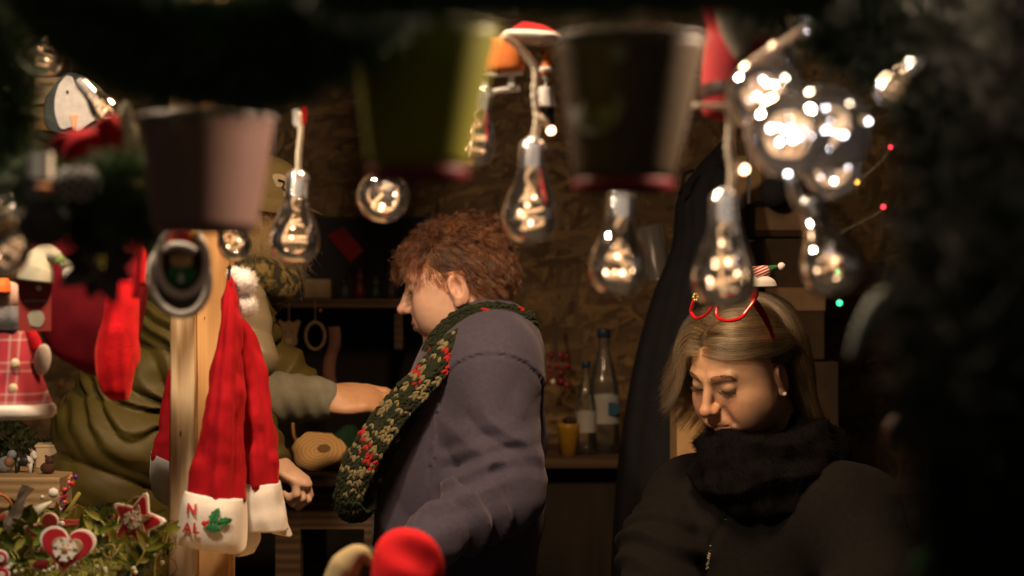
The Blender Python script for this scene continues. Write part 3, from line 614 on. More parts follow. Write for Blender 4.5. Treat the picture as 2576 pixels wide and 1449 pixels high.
# lettering and holly on the trim, pressed on to its curved face
def trim_front(x, z):
    rows = [(1240, 470, 614, .055), (1268, 464, 617, .064), (1310, 457, 618, .066), (1345, 452, 617, .064), (1372, 452, 614, .056)]
    Rr = catmull(np.array([tuple(P((l + r) / 2, Y, 2.72)) + ((r - l) / 2 * S(2.72), dp) for Y, l, r, dp in rows]), 22)
    q = 1
    cx = np.interp(-z, -Rr[:, 2], Rr[:, 0]); rx = np.interp(-z, -Rr[:, 2], Rr[:, 3]); ry = np.interp(-z, -Rr[:, 2], Rr[:, 4])
    u = np.clip((x - cx) / rx, -.985, .985)
    return 2.72 - ry * (1 - abs(u) ** 3.2) ** (1 / 3.2)
def press(verts, off):
    v = np.asarray(verts, float); z2 = v[:, 2] + .16 * (v[:, 0] - P(538, 0, 2.72)[0]); v[:, 1] = trim_front(v[:, 0], z2) - .0042 - off; return v
def letters(txt, X, Y, size, d, mat, parent, wrap=None, name='letter', rot=0, off=.001):
    cu = bpy.data.curves.new(name, 'FONT'); cu.body = txt; cu.size = size; cu.extrude = .0006; cu.offset = .0006; cu.resolution_u = 3
    o = bpy.data.objects.new(name, cu); me = o.to_mesh(); v = np.array([q.co[:] for q in me.vertices]); f = [tuple(q.vertices) for q in me.polygons]; o.to_mesh_clear(); bpy.data.objects.remove(o); bpy.data.curves.remove(cu)
    c = P(X, Y, d); ca, sa = math.cos(math.radians(rot)), math.sin(math.radians(rot))
    w_ = np.stack([c[0] + v[:, 0] * ca - v[:, 1] * sa, c[1] - v[:, 2], c[2] + v[:, 0] * sa + v[:, 1] * ca], 1)
    if wrap: y0 = w_[:, 1] - c[1]; w_ = wrap(w_, off); w_[:, 1] += y0
    g = G(); g.add(w_, f); return g.build(name, mat, parent, smooth=False)
letters('N', 469, 1290, 25 * S(2.66) / .7, 2.66, m_emb, h1, press, rot=-4)
letters('A', 460, 1337, 25 * S(2.66) / .7, 2.66, m_emb, h1, press, rot=-5)
letters('L', 486, 1338, 25 * S(2.66) / .7, 2.66, m_emb, h1, press, rot=-5)
def holly_leaf(X, Y, L, Wd, ang, mat, off):
    k = S(2.72); t = np.linspace(0, 1, 9); hw = Wd * np.array([0, .75, .55, 1.0, .72, .95, .6, .5, 0]); up = np.stack([t * L - L / 2, hw], 1); o = np.vstack([up, up[::-1][1:-1] * [1, -1]])
    ca, sa = math.cos(math.radians(ang)), math.sin(math.radians(ang)); o = np.stack([o[:, 0] * ca - o[:, 1] * sa, o[:, 0] * sa + o[:, 1] * ca], 1) * k
    g = G(); g.prism(o, .0016, P(X, Y, 2.66), bev=.0005); y_ = g.v[0][:, 1] - 2.66; g.v[0] = press(g.v[0], off); g.v[0][:, 1] += y_; o1 = g.build('holly_leaf', mat, h1, smooth=False)
    g = G(); a = np.array([math.cos(math.radians(ang)), math.sin(math.radians(ang))]); p = np.array([P(X + a[0] * q * L, Y - a[1] * q * L, 2.66) for q in np.linspace(-.42, .42, 7)]); p = press(p, off + .0012); g.tube(p, .0005, 5); g.build('vein', m_holly_d, o1)
holly_leaf(542, 1297, 46, 13, 62, m_holly, .001); holly_leaf(566, 1311, 38, 12, 12, m_holly, .001); holly_leaf(540, 1327, 40, 12, -12, m_holly, .0016)
g = G()
for X, Y, r in ((517, 1314, 7), (527, 1311, 5), (521, 1322, 4)): p = press([P(X, Y, 2.66)], .0008)[0]; g.ell(p, (r * S(2.72), .0015, r * S(2.72)), seg=12, rings=6)
g.build('berries', m_emb, h1)

# ------------------------------------------------ clear bulb lights
m_glass = glassy('clear bulb plastic', (.985, .975, .965), 1.95, .04, .022, (.95, .85, .75)); m_sock = glassy('clear screw cap', (.97, .96, .95), 1.7, .12, .16, (.85, .8, .76))
m_wire = M('milky clear cable', (.72, .62, .48), .35, .6, var=.1, vs=80, sss=.3); m_wglow = M('self glowing milky cable', (.95, .62, .34), .35, .5, var=.1, vs=80, emit=.62); m_led = glow('warm led', (1, .60, .34), 13); m_ledc = glow('white led', (.95, .93, 1.0), 42)  # coiled cable emits by itself, in place of led light spreading through it
m_plug = M('white plug', (.75, .72, .68), .35, .5, emit=.35)  # plug emits a little too, standing in for led glare in the cap
m_glassm = glassy('sparkling bulb plastic', (.98, .97, .97), 2.0, .04, .05, (.95, .92, .90))
BULB = 'clear bulb lights strung along the stall front'
def bulb(X, Y, d, wpx, label, rx=0, ry=0, rz=0, seed=0, nled=6, led=None, ls=1.0, gm=None):
    """bulb hanging from its cap; X, Y = middle of the round part"""
    k = S(d); sc = wpx * k / .062; R = rotm(rx, ry, rz); rr = random.Random(seed)
    c = P(X, Y, d); t = thing('light_bulb', label, 'bulb light', c, BULB)
    prof = [(.0148, .072), (.0150, .055), (.0160, .047), (.0190, .036), (.0250, .022), (.0295, .009), (.0310, -.003), (.0300, -.013), (.0262, -.021), (.0195, -.0275), (.010, -.0308), (0, -.0316)]
    prof = catmull(np.array(prof), 26)
    A = lambda g: [setattr(g, 'v', [(q @ R.T) * sc + c for q in g.v]), g][1]
    g = G(); g.lathe(prof, 40); A(g).build('glass', gm or m_glass, t)
    g = G(); cp = [(0.004, .082), (.010, .0815), (.0138, .078)]
    for i in range(5): z = .076 - i * .0058; cp += [(.0142, z), (.0152, z - .0022), (.0142, z - .0044)]
    g.lathe(catmull(np.array(cp), 40), 28); cap = A(g).build('screw_cap', m_sock, t)
    g = G(); g.lathe([(0, .085), (.006, .084), (.0072, .078), (.0072, .055), (.005, .052), (0, .052)], 16); A(g).build('plug', m_plug, cap)
    # cable of small lights coiled inside
    pts = [(.002, 0, .055), (-.006, .002, .04)]; n = 11; ph = rr.random() * 6
    for i in range(n):
        a = ph + i * 1.55; z = .026 - i * .0048 + rr.uniform(-.003, .003); q = (z + .0316) / .063; r0 = float(np.interp(-z, [-.036, -.022, -.009, .003, .013, .021, .0275], [.019, .025, .0295, .031, .030, .0262, .0195])) * rr.uniform(.62, .90)
        if z < -.024: r0 *= .8
        pts.append((r0 * math.cos(a), r0 * math.sin(a), z))
    pts.append((-.004, .006, .03)); pts = catmull(np.array(pts), 70)
    g = G(); g.tube(pts, .0016, 7); wr = A(g).build('light_cable', m_wglow, t)
    for j in range(nled):
        i = int(6 + (j + .5) * 58 / nled); p = pts[i] + np.array([rr.uniform(-.004, .004) for _ in range(3)]); q = p * .86 if gm is None else p * .9 + np.array([rr.uniform(-.012, .012) for _ in range(3)])
        g = G(); g.tube([pts[i], q], [.0016, .0021], 7); st = A(g).build('led_holder', m_wglow, wr)
        g = G(); g.ell(q, (.0020 * ls, .0020 * ls, .0025 * ls), seg=10, rings=8); A(g).build('led', led or m_led, t)
    return t, c + R @ np.array([0, 0, .085]) * sc, c + R @ np.array([0, 0, -.03]) * sc
BA = bulb(742, 598, 2.22, 126, 'sharp clear bulb light hanging just right of the pink pail', seed=1, rx=-4, ry=2, nled=8)
BB = bulb(965, 492, 2.16, 132, 'round clear bulb seen from below above the dark wooden shelf', rx=-74, ry=6, seed=2, nled=4)
BC = bulb(1196, 362, 2.10, 108, 'clear bulb half hidden behind the yellow pail', rx=10, ry=10, seed=3, nled=4)
BD = bulb(1334, 540, 2.02, 143, 'clear bulb light above the auburn hair hanging on a straight cable', seed=4, ry=2, nled=9)
BE = bulb(1556, 668, 1.90, 148, 'clear bulb light before the chipboard wall under the dark pail', seed=5, rx=-6, ry=3, nled=11)
BF = bulb(1822, 694, 1.78, 162, 'clear bulb light hanging low over the red novelty glasses', seed=6, rx=-4, ry=1, nled=11)
BH = bulb(2088, 668, 1.74, 150, 'clear bulb light with green glints right of the red glasses', seed=7, rx=-30, ry=-12, nled=7)
BG1 = bulb(1925, 235, 1.62, 190, 'bright clear bulb at the upper left of the sparkling cluster', seed=8, rx=-55, ry=30, nled=34, led=m_ledc, ls=.62, gm=m_glassm)
BG2 = bulb(1980, 335, 1.56, 215, 'bright clear bulb low at the left of the sparkling cluster', seed=9, rx=-68, ry=-20, nled=34, led=m_ledc, ls=.62, gm=m_glassm)
BG3 = bulb(2080, 320, 1.60, 215, 'bright clear bulb at the right of the sparkling cluster', seed=10, rx=-60, ry=-30, nled=30, led=m_ledc, ls=.62, gm=m_glassm)
BG4 = bulb(2095, 420, 1.66, 150, 'bright clear bulb at the bottom of the sparkling cluster', seed=11, rx=-70, ry=60, nled=20, led=m_ledc, ls=.8, gm=m_glassm)
BI = bulb(588, 612, 2.26, 84, 'clear bulb glimpsed behind the lower edge of the pink pail', seed=12, rx=35, ry=-20, nled=5)
BJ = bulb(110, 142, 2.2, 96, 'clear bulb light in the garland beside the red ribbon', seed=13, rx=30, ry=25, nled=3)
BK = bulb(126, 30, 2.25, 80, 'small clear bulb at the top left corner in the garland', seed=14, rx=10, ry=-15, nled=2)
BL = bulb(22, 640, 1.75, 100, 'clear bulb at the left edge above the plaid doll', seed=15, rx=10, ry=40, nled=2)
BM = bulb(8, 520, 1.75, 80, 'small clear bulb at the left edge beside the dark snowman', seed=16, rx=20, ry=-30, nled=2)
BN = bulb(262, 275, 2.25, 70, 'small clear bulb beside the wooden penguin', seed=17, rx=15, ry=-40, nled=2)
BO = bulb(2245, 225, 1.5, 78, 'dim clear bulb with an amber glint in the right garland', seed=18, rx=30, ry=40, nled=1)
BP_ = bulb(2020, 62, 1.75, 74, 'small bright bulb at the top above the sparkling cluster', seed=19, rx=25, ry=-60, nled=3, led=m_ledc)
# cables
def light_cable(label, pts, d, r=.0021, twist=True, leds=()):
    p = np.array([P(*q) if len(q) == 3 else P(q[0], q[1], d) for q in pts]); t = thing('light_cable', label, 'cable', p[0], 'cables of the clear bulb lights')
    p = catmull(p, 60); g = G()
    if twist:
        for ph in (0, math.pi):
            s = np.linspace(0, 1, 60) * 60; g.tube(p + np.stack([np.cos(s + ph), np.sin(s + ph), 0 * s], 1) * r * .8, r, 7)
    else: g.tube(p, r, 8)
    g.build('wire', m_wire, t)
    for (X0, Y0, X1, Y1) in leds:
        g = G(); g.tube([P(X0, Y0, d), P(X1, Y1, d)], .0032, 8); g.build('led_holder', m_wire, t)
        g = G(); g.ell(P(X1, Y1, d), (.0042, .0042, .0042), seg=12, rings=8); g.build('led', m_led, t)
    return t
light_cable('white cable from the garland down to the sharp bulb by the pink pail', [(752, 285), (757, 330), (752, 380), (750, 428), (748, 446)], 2.22, .0022)
light_cable('straight white cable rising from the bulb above the auburn hair to ice skate', [(1268, 92), (1296, 112), (1330, 148), (1348, 178), (1346, 240), (1352, 300), (1345, 345), (1344, 372)], 2.02, .0026, leds=[(1352, 285, 1386, 328)])
light_cable('cable with one lit tip above the bulb over the red glasses', [(1750, 266), (1800, 268), (1828, 272), (1838, 310), (1834, 370), (1842, 430), (1838, 480), (1832, 505)], 1.79, .0026, leds=[(1838, 405, 1872, 426)])
light_cable('thin pale cable from the garland down into the sparkling cluster', [(2020, 75), (1975, 105), (1915, 140), (1880, 175), (1895, 240)], 1.6, .0026, twist=False)
light_cable('pale cable curling below the sparkling cluster to the right garland', [(1985, 400), (1990, 440), (1996, 480), (2010, 515), (2035, 545)], 1.55, .004, twist=False)
light_cable('pale cable loops at the left edge over the plaid doll', [(-10, 560), (20, 545), (40, 570), (20, 600), (44, 640), (20, 690)], 1.75, .003, twist=False)
# faint paper tag and red tab above the sharp bulb
t = thing('paper_tag', 'small white paper tag with red edge hanging above the sharp bulb', 'tag', P(745, 300, 2.2)); g = G(); g.prism(np.array([(-8, 22), (9, 24), (8, -14), (0, -22), (-7, -14)]) * S(2.2), .001, P(744, 298, 2.2)); g.build('paper', m_white, t, smooth=False)
g = G(); g.prism(np.array([(-6, 22), (8, 22), (6, -16), (-4, -22)]) * S(2.2), .001, P(764, 292, 2.21)); g.build('tab', m_santa, t, smooth=False)

# ------------------------------------------------ pails
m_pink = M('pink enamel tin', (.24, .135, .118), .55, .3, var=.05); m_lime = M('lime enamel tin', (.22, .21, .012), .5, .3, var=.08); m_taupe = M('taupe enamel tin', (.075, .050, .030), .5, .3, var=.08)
m_redtin = M('red enamel', (.20, .012, .02), .45); m_zinc = M('zinc rim', (.6, .56, .52), .35, metal=.6)
m_stem0 = M('black cord', (.01, .01, .01), .8)
def pail(label, rows, d, mat, basemat, tilt=0, ring=True):
    Yt, Lt, Rt = rows[0]; Yb, Lb, Rb = rows[1]; k = S(d); c = P((Lb + Rb) / 2, Yb, d); t = thing('tin_pail', label, 'pail', c, 'tin pails hung in the garland')
    rt, rb, h = (Rt - Lt) / 2 * k, (Rb - Lb) / 2 * k, (Yb - Yt) * k; dx = ((Lt + Rt) / 2 - (Lb + Rb) / 2) * k
    R = rotm(y=tilt)
    def sh(g): g.v = [q + np.outer((q[:, 2]) / h, [dx, 0, 0]) + c for q in g.v]; return g
    pr = [(0, .002), (rb * .97, .002), (rb, .005)] + [(rb + (rt - rb) * q, h * q) for q in np.linspace(.05, 1, 14)] + [(rt - .0012, h), (rt - .0022, h * .9), (rb * .95, .008), (0, .008)]
    g = G(); g.lathe(pr, 56); sh(g).build('pail', mat, t)
    g = G(); a = np.linspace(0, 2 * math.pi, 49); g.tube(np.stack([rt * np.cos(a), rt * np.sin(a), np.full(49, h)], 1), .0018, 8, cap=False); sh(g).build('rim', m_zinc if not ring else mat, t)
    if ring: g = G(); g.lathe([(rb * .9, -.004), (rb * 1.0, -.004), (rb * 1.03, 0), (rb * 1.035, .0045), (rb * 1.0, .006), (rb * .96, .004)], 56); sh(g).build('base_ring', basemat, t)
    for s in (-1, 1): g = G(); g.tube([(s * rt, 0, h - .004), (s * rt * .8, 0, h + .03), (s * rt * .3, .01, h + .09)], .0007, 6, n=8); sh(g).build('cord', m_stem0, t)
    return t, c, h, rt, rb
pail('plain pink tin pail hanging below the left garland', [(298, 352, 692), (592, 388, 640)], 1.52, m_pink, m_redtin, ring=False)
pail('lime green tin pail with red base hanging in the middle', [(72, 884, 1256), (440, 930, 1172)], 1.28, m_lime, m_redtin)
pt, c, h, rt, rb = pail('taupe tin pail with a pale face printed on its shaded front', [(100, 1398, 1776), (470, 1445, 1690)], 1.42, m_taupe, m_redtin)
k = S(1.0); m_print = M('pale print', (.16, .15, .12), .7); m_print2 = M('cream print', (.22, .20, .12), .7)
def onpail(X, Y, r, mat, name, e=1.0):
    p = P(X, Y, 1.42); z = p[2] - c[2]; rad = rb + (rt - rb) * z / h; g = G(); o = disc(r * S(1.42), 24, e)
    cx = c[0] + (((1398 + 1776) / 2 - (1445 + 1690) / 2) * S(1.42)) * z / h
    g.prism(o, .0008, p); v = g.v[0]; v[:, 1] = v[:, 1] - 1.42 + c[1] - np.sqrt(np.maximum(rad ** 2 - (v[:, 0] - cx) ** 2, 1e-6)) - .0016; g.build(name, mat, pt, smooth=False)
onpail(1495, 285, 66, m_print, 'face_print', .95); onpail(1545, 155, 24, m_print, 'pompom_print'); onpail(1518, 300, 26, m_print2, 'nose_print', .7); onpail(1455, 300, 20, m_print2, 'cheek_print', .7)

# ------------------------------------------------ pine garlands
m_needle_shade = M('shade toned pine needles', (.011, .022, .010), .7, .2, var=.45, vs=60); m_needle = M('pine needles', (.070, .125, .050), .6, .3, var=.45, vs=60); m_stem = M('garland wire stem', (.02, .018, .010), .8)  # right garlands: shade put into darker needles; the others brightened for missing light
def needles(g, p, t, n, L, wd, spread, seed):
    r = np.random.default_rng(seed); m = len(p); i = r.integers(0, m - 1, n); f = r.random((n, 1)); b = p[i] * (1 - f) + p[i + 1] * f
    d = unit(r.normal(size=(n, 3)) * 1.0 + t[i] * .5); b = b + d * (spread[i] * r.random(n) ** .6)[:, None]
    d2 = unit(d + r.normal(size=(n, 3)) * .55); s = unit(np.cross(d2, r.normal(size=(n, 3)))) * wd; e = b + d2 * (L * r.uniform(.6, 1.2, n))[:, None]
    v = np.stack([b - s, b + s, e], 1).reshape(-1, 3); g.v.append(v); o = g.n
    g.f.extend([(o + 3 * q, o + 3 * q + 1, o + 3 * q + 2) for q in range(n)]); g.m.extend([0] * n); g.n += 3 * n
def garland(label, pts, n, rad, seed, L=.03, core=.55):
    p = catmull(np.array([P(*q) for q in pts]), 60); T = unit(np.gradient(p, axis=0)); sp = np.interp(np.linspace(0, 1, 60), np.linspace(0, 1, len(rad)), rad)
    t = thing('pine_garland', label, 'garland', p[0], 'pine garlands along the stall front')
    g = G(); needles(g, p, T, n, L, .0011, sp, seed); g.build('needles', m_needle_shade if 'right' in label else m_needle, t, smooth=False)['kind'] = 'stuff'
    g = G(); rr = np.random.default_rng(seed); g.tube(p, sp * core, 10); 
    v = g.v[0]; v += rr.normal(size=v.shape) * .003; g.build('stem', m_stem, t)
    return t
garland('thick dark pine garland sagging above the pink pail at left', [(60, -110, 1.35), (220, 25, 1.3), (380, 105, 1.28), (600, 138, 1.26), (780, 80, 1.24), (1000, -70, 1.2)], 36000, [.030, .034, .036, .034, .034, .03], 1, L=.024)
garland('dark pine garland along the top middle above the pails', [(820, -70, 1.05), (1150, -70, 1.02), (1500, -75, 1.0), (1800, -75, 1.02), (2050, -50, 1.1)], 20000, [.022, .020, .020, .020, .024], 2, L=.020)
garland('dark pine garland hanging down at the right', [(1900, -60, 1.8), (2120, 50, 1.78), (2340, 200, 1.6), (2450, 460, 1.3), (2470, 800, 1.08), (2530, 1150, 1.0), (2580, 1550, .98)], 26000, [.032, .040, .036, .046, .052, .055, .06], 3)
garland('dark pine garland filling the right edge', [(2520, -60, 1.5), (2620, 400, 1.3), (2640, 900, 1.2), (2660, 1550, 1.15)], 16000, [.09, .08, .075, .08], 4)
garland('dark pine garland hanging down the left edge', [(-40, -60, 1.8), (-10, 150, 1.75), (10, 330, 1.75), (-20, 480, 1.75)], 7000, [.04, .036, .024, .02], 5)
# upright dark board closing the right side
pn = thing('side_panel', 'dark upright board closing the right side of the stall', 'panel', P(2560, 1400, 2.35) * [1, 1, 0]); m_pan = M('dark panel paint', (.03, .026, .024), .7)
for i in range(4):
    g = G(); x0 = P(2330, 0, 2.35)[0] + i * .15; g.box((x0 + .0735, 2.35, 1.25), (.147, .02, 2.5)); bevel(g.build('plank', m_pan, pn, smooth=False), .002)
# tiny coloured lights
for X, Y, d, r, colr, nm in [(2240, 370, 0.98, 6, (1, .03, .06), 'red light alone in the dark right of the sparkling cluster'), (2222, 520, 0.98, 7, (1, .03, .05), 'red light below the lone red one, right of the hanging bulb'), (2064, 470, 1.6, 8, (1, .03, .03), 'red light below the sparkling cluster, left of its twin'), (2082, 474, 1.6, 8, (1, .04, .03), 'red light below the sparkling cluster, right of its twin'),
        (2046, 42, 1.7, 7, (.05, .8, .2), 'green light at the top above the small bright bulb'), (2024, 96, 1.7, 6, (.05, .8, .2), 'green light just below the small bright bulb'), (2112, 762, 1.72, 8, (.05, .8, .25), 'green light on the lower right of the hanging bulb'), (2092, 604, 1.7, 5, (.05, .8, .25), 'green light on top of the hanging bulb'), (2108, 684, 1.72, 8, (.03, .6, .15), 'green light inside the bulb right of red glasses'),
        (2156, 458, 1.6, 10, (1, .45, .05), 'amber light below the right side of the sparkling cluster'), (1963, 432, 1.55, 7, (.06, .6, .15), 'green light at the bottom left of the cluster'), (2146, 356, 1.55, 9, (1, .5, .12), 'amber light at the right rim of the sparkling cluster'), (2148, 272, 1.6, 6, (1, .5, .12), 'amber light at the top right of the cluster'), (2002, 366, 1.5, 8, (.2, .25, .9), 'blue light in the middle of the sparkling cluster')]:
    g = G(); g.ell(P(X, Y, 2.3), r * S(2.3) * .75, seg=10, rings=8); o = g.build('fairy_light', glow('coloured light', colr, 6), None, loc=P(X, Y, 2.3)); tag(o, nm, 'fairy light', 'coloured fairy lights behind the clear bulbs')

t = thing('fairy_light_cable', 'thin dark green cable of the coloured fairy lights behind the clear bulbs', 'cable', P(2046, 42, 2.31))
g = G(); g.tube([P(2060, -120, 2.31), P(2046, 42, 2.308), P(2024, 96, 2.308), P(2100, 200, 2.32), P(2148, 272, 2.308), P(2146, 356, 2.308), P(2240, 370, 2.308), P(2156, 458, 2.308), P(2073, 472, 2.308), P(2222, 520, 2.308), P(2092, 604, 2.308), P(2108, 684, 2.308), P(2112, 762, 2.308)], .0006, 5, n=90); g.build('wire', M('dark green wire', (.008, .02, .01), .5), t)
# ------------------------------------------------ hanging decorations in the middle
m_orange = M('orange wool', (.62, .17, .035), .8, bmp=.3, bs=500, sheen=.3); m_wpaint = M('white painted wood', (.70, .67, .63), .6); m_grey = M('grey felt', (.16, .145, .125), .9, bmp=.4, bs=400)
d = 2.3; k = S(d)
t = thing('skate_ornament', 'hanging ice skate ornament with orange boot beside the lime pail', 'ornament', P(1272, 130, d))
g = G(); g.pxloft([(96, 1236, 1272, .006), (112, 1234, 1300, .012), (135, 1230, 1316, .016), (160, 1222, 1321, .018), (172, 1220, 1320, .018), (180, 1222, 1314, .016)], d, expo=2.6); g.build('boot', m_orange, t)
g = G(); g.box(P(1262, 187, d), (108 * k, .022, 7 * k), rotm(y=-3)); g.build('sole', m_wpaint, t, smooth=False)
for X in (1222, 1286): g = G(); g.box(P(X, 204, d), (16 * k, .012, 30 * k), rotm(y=4)); g.build('strut', m_wpaint, t, smooth=False)
g = G(); g.tube([P(1308, 222, d), P(1260, 227, d), P(1225, 236, d), P(1208, 248, d), P(1206, 236, d)], 8 * k, 8, n=16); g.build('blade', m_wpaint, t)
t = thing('fur_trimmed_hat', 'red hat with white fur band hanging above the ice skate', 'hat', P(1340, 80, d))
g = G(); g.pxloft([(58, 1310, 1330, .01), (68, 1295, 1372, .02), (84, 1275, 1400, .03), (92, 1268, 1404, .03)], d); g.build('crown', m_santa, t)
g = G(); g.pxloft([(84, 1270, 1410, .03), (92, 1264, 1412, .036), (102, 1280, 1406, .036), (108, 1310, 1392, .03)], d, shear=-.06); g.build('fur_band', m_white, t)
t = thing('gnome_ornament', 'little hanging gnome ornament with orange cone cap and white coat', 'ornament', P(1374, 190, d))
cord([P(1362, 100, d), P(1366, 130, d), P(1374, 136, d)], .0008, m_santa, t)
g = G(); g.ell(P(1365, 131, d), 6 * k); g.build('bead', m_santa, t)
g = G(); g.pxloft([(130, 1374, 1380, .002), (150, 1366, 1386, .008), (172, 1361, 1388, .011), (186, 1360, 1389, .011)], d); g.build('cap', m_orange, t)
g = G(); g.pxloft([(170, 1358, 1390, .012), (176, 1356, 1392, .014), (182, 1358, 1391, .012)], d); g.build('cap_band', m_wpaint, t)
g = G(); g.ell(P(1375, 194, d), (12 * k, 12 * k, 11 * k)); g.build('head', m_grey, t)
cord([P(1374, 205, d), P(1370, 222, d)], .0012, m_wpaint, t, 'neck')
g = G(); g.pxloft([(220, 1352, 1386, .013), (224, 1350, 1390, .016), (250, 1346, 1396, .019), (270, 1346, 1401, .020)], d); g.build('coat', m_wpaint, t)
g = G()
for X in (1362, 1384): g.tube([P(X, 268, d), P(X, 312, d)], 10 * k, 8)
g.build('leg', M('dark trousers', (.02, .03, .035), .8), t)
# santa figure with grey beard and black belt behind the taupe pail
d = 1.95; k = S(d); t = thing('santa_figure', 'red felt santa figure with grey beard and dark belt beside sparkling bulbs', 'figure', P(1830, 180, d))
m_sred = M('crimson felt', (.30, .012, .018), .85, bmp=.3, bs=400, sheen=.3)
g = G(); g.pxloft([(20, 1760, 1960, .02), (70, 1780, 1945, .035), (120, 1774, 1925, .045), (200, 1768, 1900, .05), (250, 1768, 1880, .05), (285, 1775, 1870, .045), (298, 1800, 1850, .03)], d, n=40, fold=lambda a, t: .03 * np.sin(3 * a)); g.build('coat', m_sred, t)
g = G(); g.pxloft([(215, 1763, 1895, .051), (235, 1763, 1892, .0525), (248, 1764, 1888, .0515)], d, fold=lambda a, t: .02 * np.sin(3 * a)); g.build('belt', M('dark belt', (.03, .008, .008), .6), t)
g = G(); v = [(1800, 30), (1930, 20), (1912, 70), (1880, 140), (1866, 166), (1846, 140), (1815, 85)]; g.prism(np.array([((X - 1865) * k, (90 - Y) * k) for X, Y in v])[::-1], .02, P(1865, 90, d - .05), bev=.006); g.build('beard', M('grey fleece', (.20, .18, .15), .95, bmp=.6, bs=400, sheen=.4), t)
g = G(); g.ell(P(1868, 10, d - .02), 40 * k); g.build('head', M('felt skin', (.40, .24, .16), .8), t)
cord([P(1868, -20, d), P(1868, -120, d)], .0012, m_sred, t)
t = thing('paper_tag', 'small torn white paper tag below the sparkling cluster', 'tag', P(1958, 422, 1.6)); g = G(); g.prism(np.array([(-26, 18), (26, 16), (30, -10), (8, -18), (-20, -22)]) * S(1.6), .001, P(1958, 422, 1.6)); g.build('paper', m_white, t, smooth=False)

# ------------------------------------------------ left hand cluster
# red satin ribbon
t = thing('red_ribbon', 'long red satin ribbon hanging down the left edge', 'ribbon', P(65, 0, 2.0)); m_rib = M('red satin', (.52, .01, .02), .32, .6)
p = catmull(np.array([P(72, -40, 2.0), P(70, 60, 2.0), P(66, 150, 2.0), P(62, 250, 2.0), P(56, 358, 2.0)]), 40); g = G(); s_ = np.linspace(0, 5, 40); ww = 9 * S(2.0)
sd_ = np.stack([np.cos(.5 * np.sin(s_)), np.sin(.5 * np.sin(s_ * 1.3)), 0 * s_], 1) * ww; nrm = np.stack([-sd_[:, 1], sd_[:, 0], 0 * s_], 1) / ww * .0006
g.add(np.stack([p - sd_ - nrm, p + sd_ - nrm, p + sd_ + nrm, p - sd_ + nrm], 1).reshape(-1, 3), [(i * 4 + j, i * 4 + (j + 1) % 4, i * 4 + 4 + (j + 1) % 4, i * 4 + 4 + j) for i in range(39) for j in range(4)]); g.build('band', m_rib, t)
t = thing('bow', 'white and green bow at the top of the red ribbon', 'bow', P(100, 0, 2.0)); g = G(); g.ell(P(78, 0, 2.0), (26 * S(2.), .012, 9 * S(2.))); g.build('loop', m_white, t); g = G(); g.ell(P(116, 3, 2.0), (26 * S(2.), .012, 10 * S(2.))); g.build('loop', M('mint ribbon', (.35, .50, .36), .5), t)
# penguin
d = 2.6; k = S(d); t = thing('penguin_ornament', 'flat wooden penguin with white face and orange beak at upper left', 'ornament', P(190, 260, d)); c = P(185, 265, d)
def pxo(pts, X0, Y0): return np.array([((X - X0) * k, (Y0 - Y) * k) for X, Y in pts])[::-1]
def smooth_poly(o, n): o = np.asarray(o); q = catmull(np.vstack([o, o[:1]]), n + 1)[:-1]; return q
pen = smooth_poly(pxo([(165, 188), (190, 186), (225, 200), (258, 230), (272, 280), (262, 320), (220, 340), (160, 340), (122, 325), (112, 290), (116, 250), (138, 215)], 185, 265), 48)
g = G(); g.prism(pen, .014, c, bev=.002); g.build('body', M('black painted wood', (.014, .022, .022), .6, bmp=.3, bs=150), t, smooth=False)
face = smooth_poly(pxo([(170, 194), (186, 198), (196, 222), (206, 205), (222, 210), (246, 238), (262, 290), (240, 306), (222, 318), (200, 332), (184, 322), (158, 326), (143, 290), (142, 250), (152, 215)], 185, 265), 60)
g = G(); g.prism(face, .003, c + [0, -.0095, 0], bev=.0008); g.build('face', M('brushed white paint', (.36, .34, .33), .6, var=.14, vs=90), t, smooth=False)
g = G(); g.prism(pxo([(181, 291), (201, 291), (196, 316), (190, 330)], 185, 265), .004, c + [0, -.0125, 0], bev=.0008); g.build('beak', M('orange paint', (.62, .27, .15), .6), t, smooth=False)
g = G(); g.ell(P(170, 231, d - .012), (3.4 * k, .001, 5 * k)); g.ell(P(218, 233, d - .012), (3.4 * k, .001, 5 * k)); g.build('eye', m_black, t)
cord([P(178, 190, d), P(176, 120, d), P(180, 60, d)], .001, m_black, t)
# scarf-like red felt pieces and round white ball
d = 1.75; k = S(d)
t = thing('red_felt_bow', 'dark red felt bow hanging under the wooden penguin', 'bow', P(200, 340, d)); g = G(); g.pxloft([(326, 200, 262, .008), (345, 150, 280, .014), (370, 132, 290, .016), (395, 125, 296, .016), (405, 140, 190, .01)], d, fold=lambda a, t: .15 * np.sin(4 * a + 3 * t)); g.build('bow', m_santa_d, t)
g = G(); g.tube([P(262, 300, d), P(285, 340, d), P(296, 392, d)], [.010, .013, .012], 10, n=14); g.build('tail', m_santa, t)
t = thing('white_bauble', 'matte cream bauble below the wooden penguin', 'bauble', P(225, 388, d)); g = G(); g.ell(P(224, 388, d), (45 * k, 45 * k, 50 * k), seg=32, rings=20); g.build('bauble', M('cream matte', (.42, .39, .30), .6), t)
g = G(); g.lathe([(.004, .006), (.005, 0), (.005, -.004)], 12, P(224, 337, d)); g.build('cap', m_zinc, t)
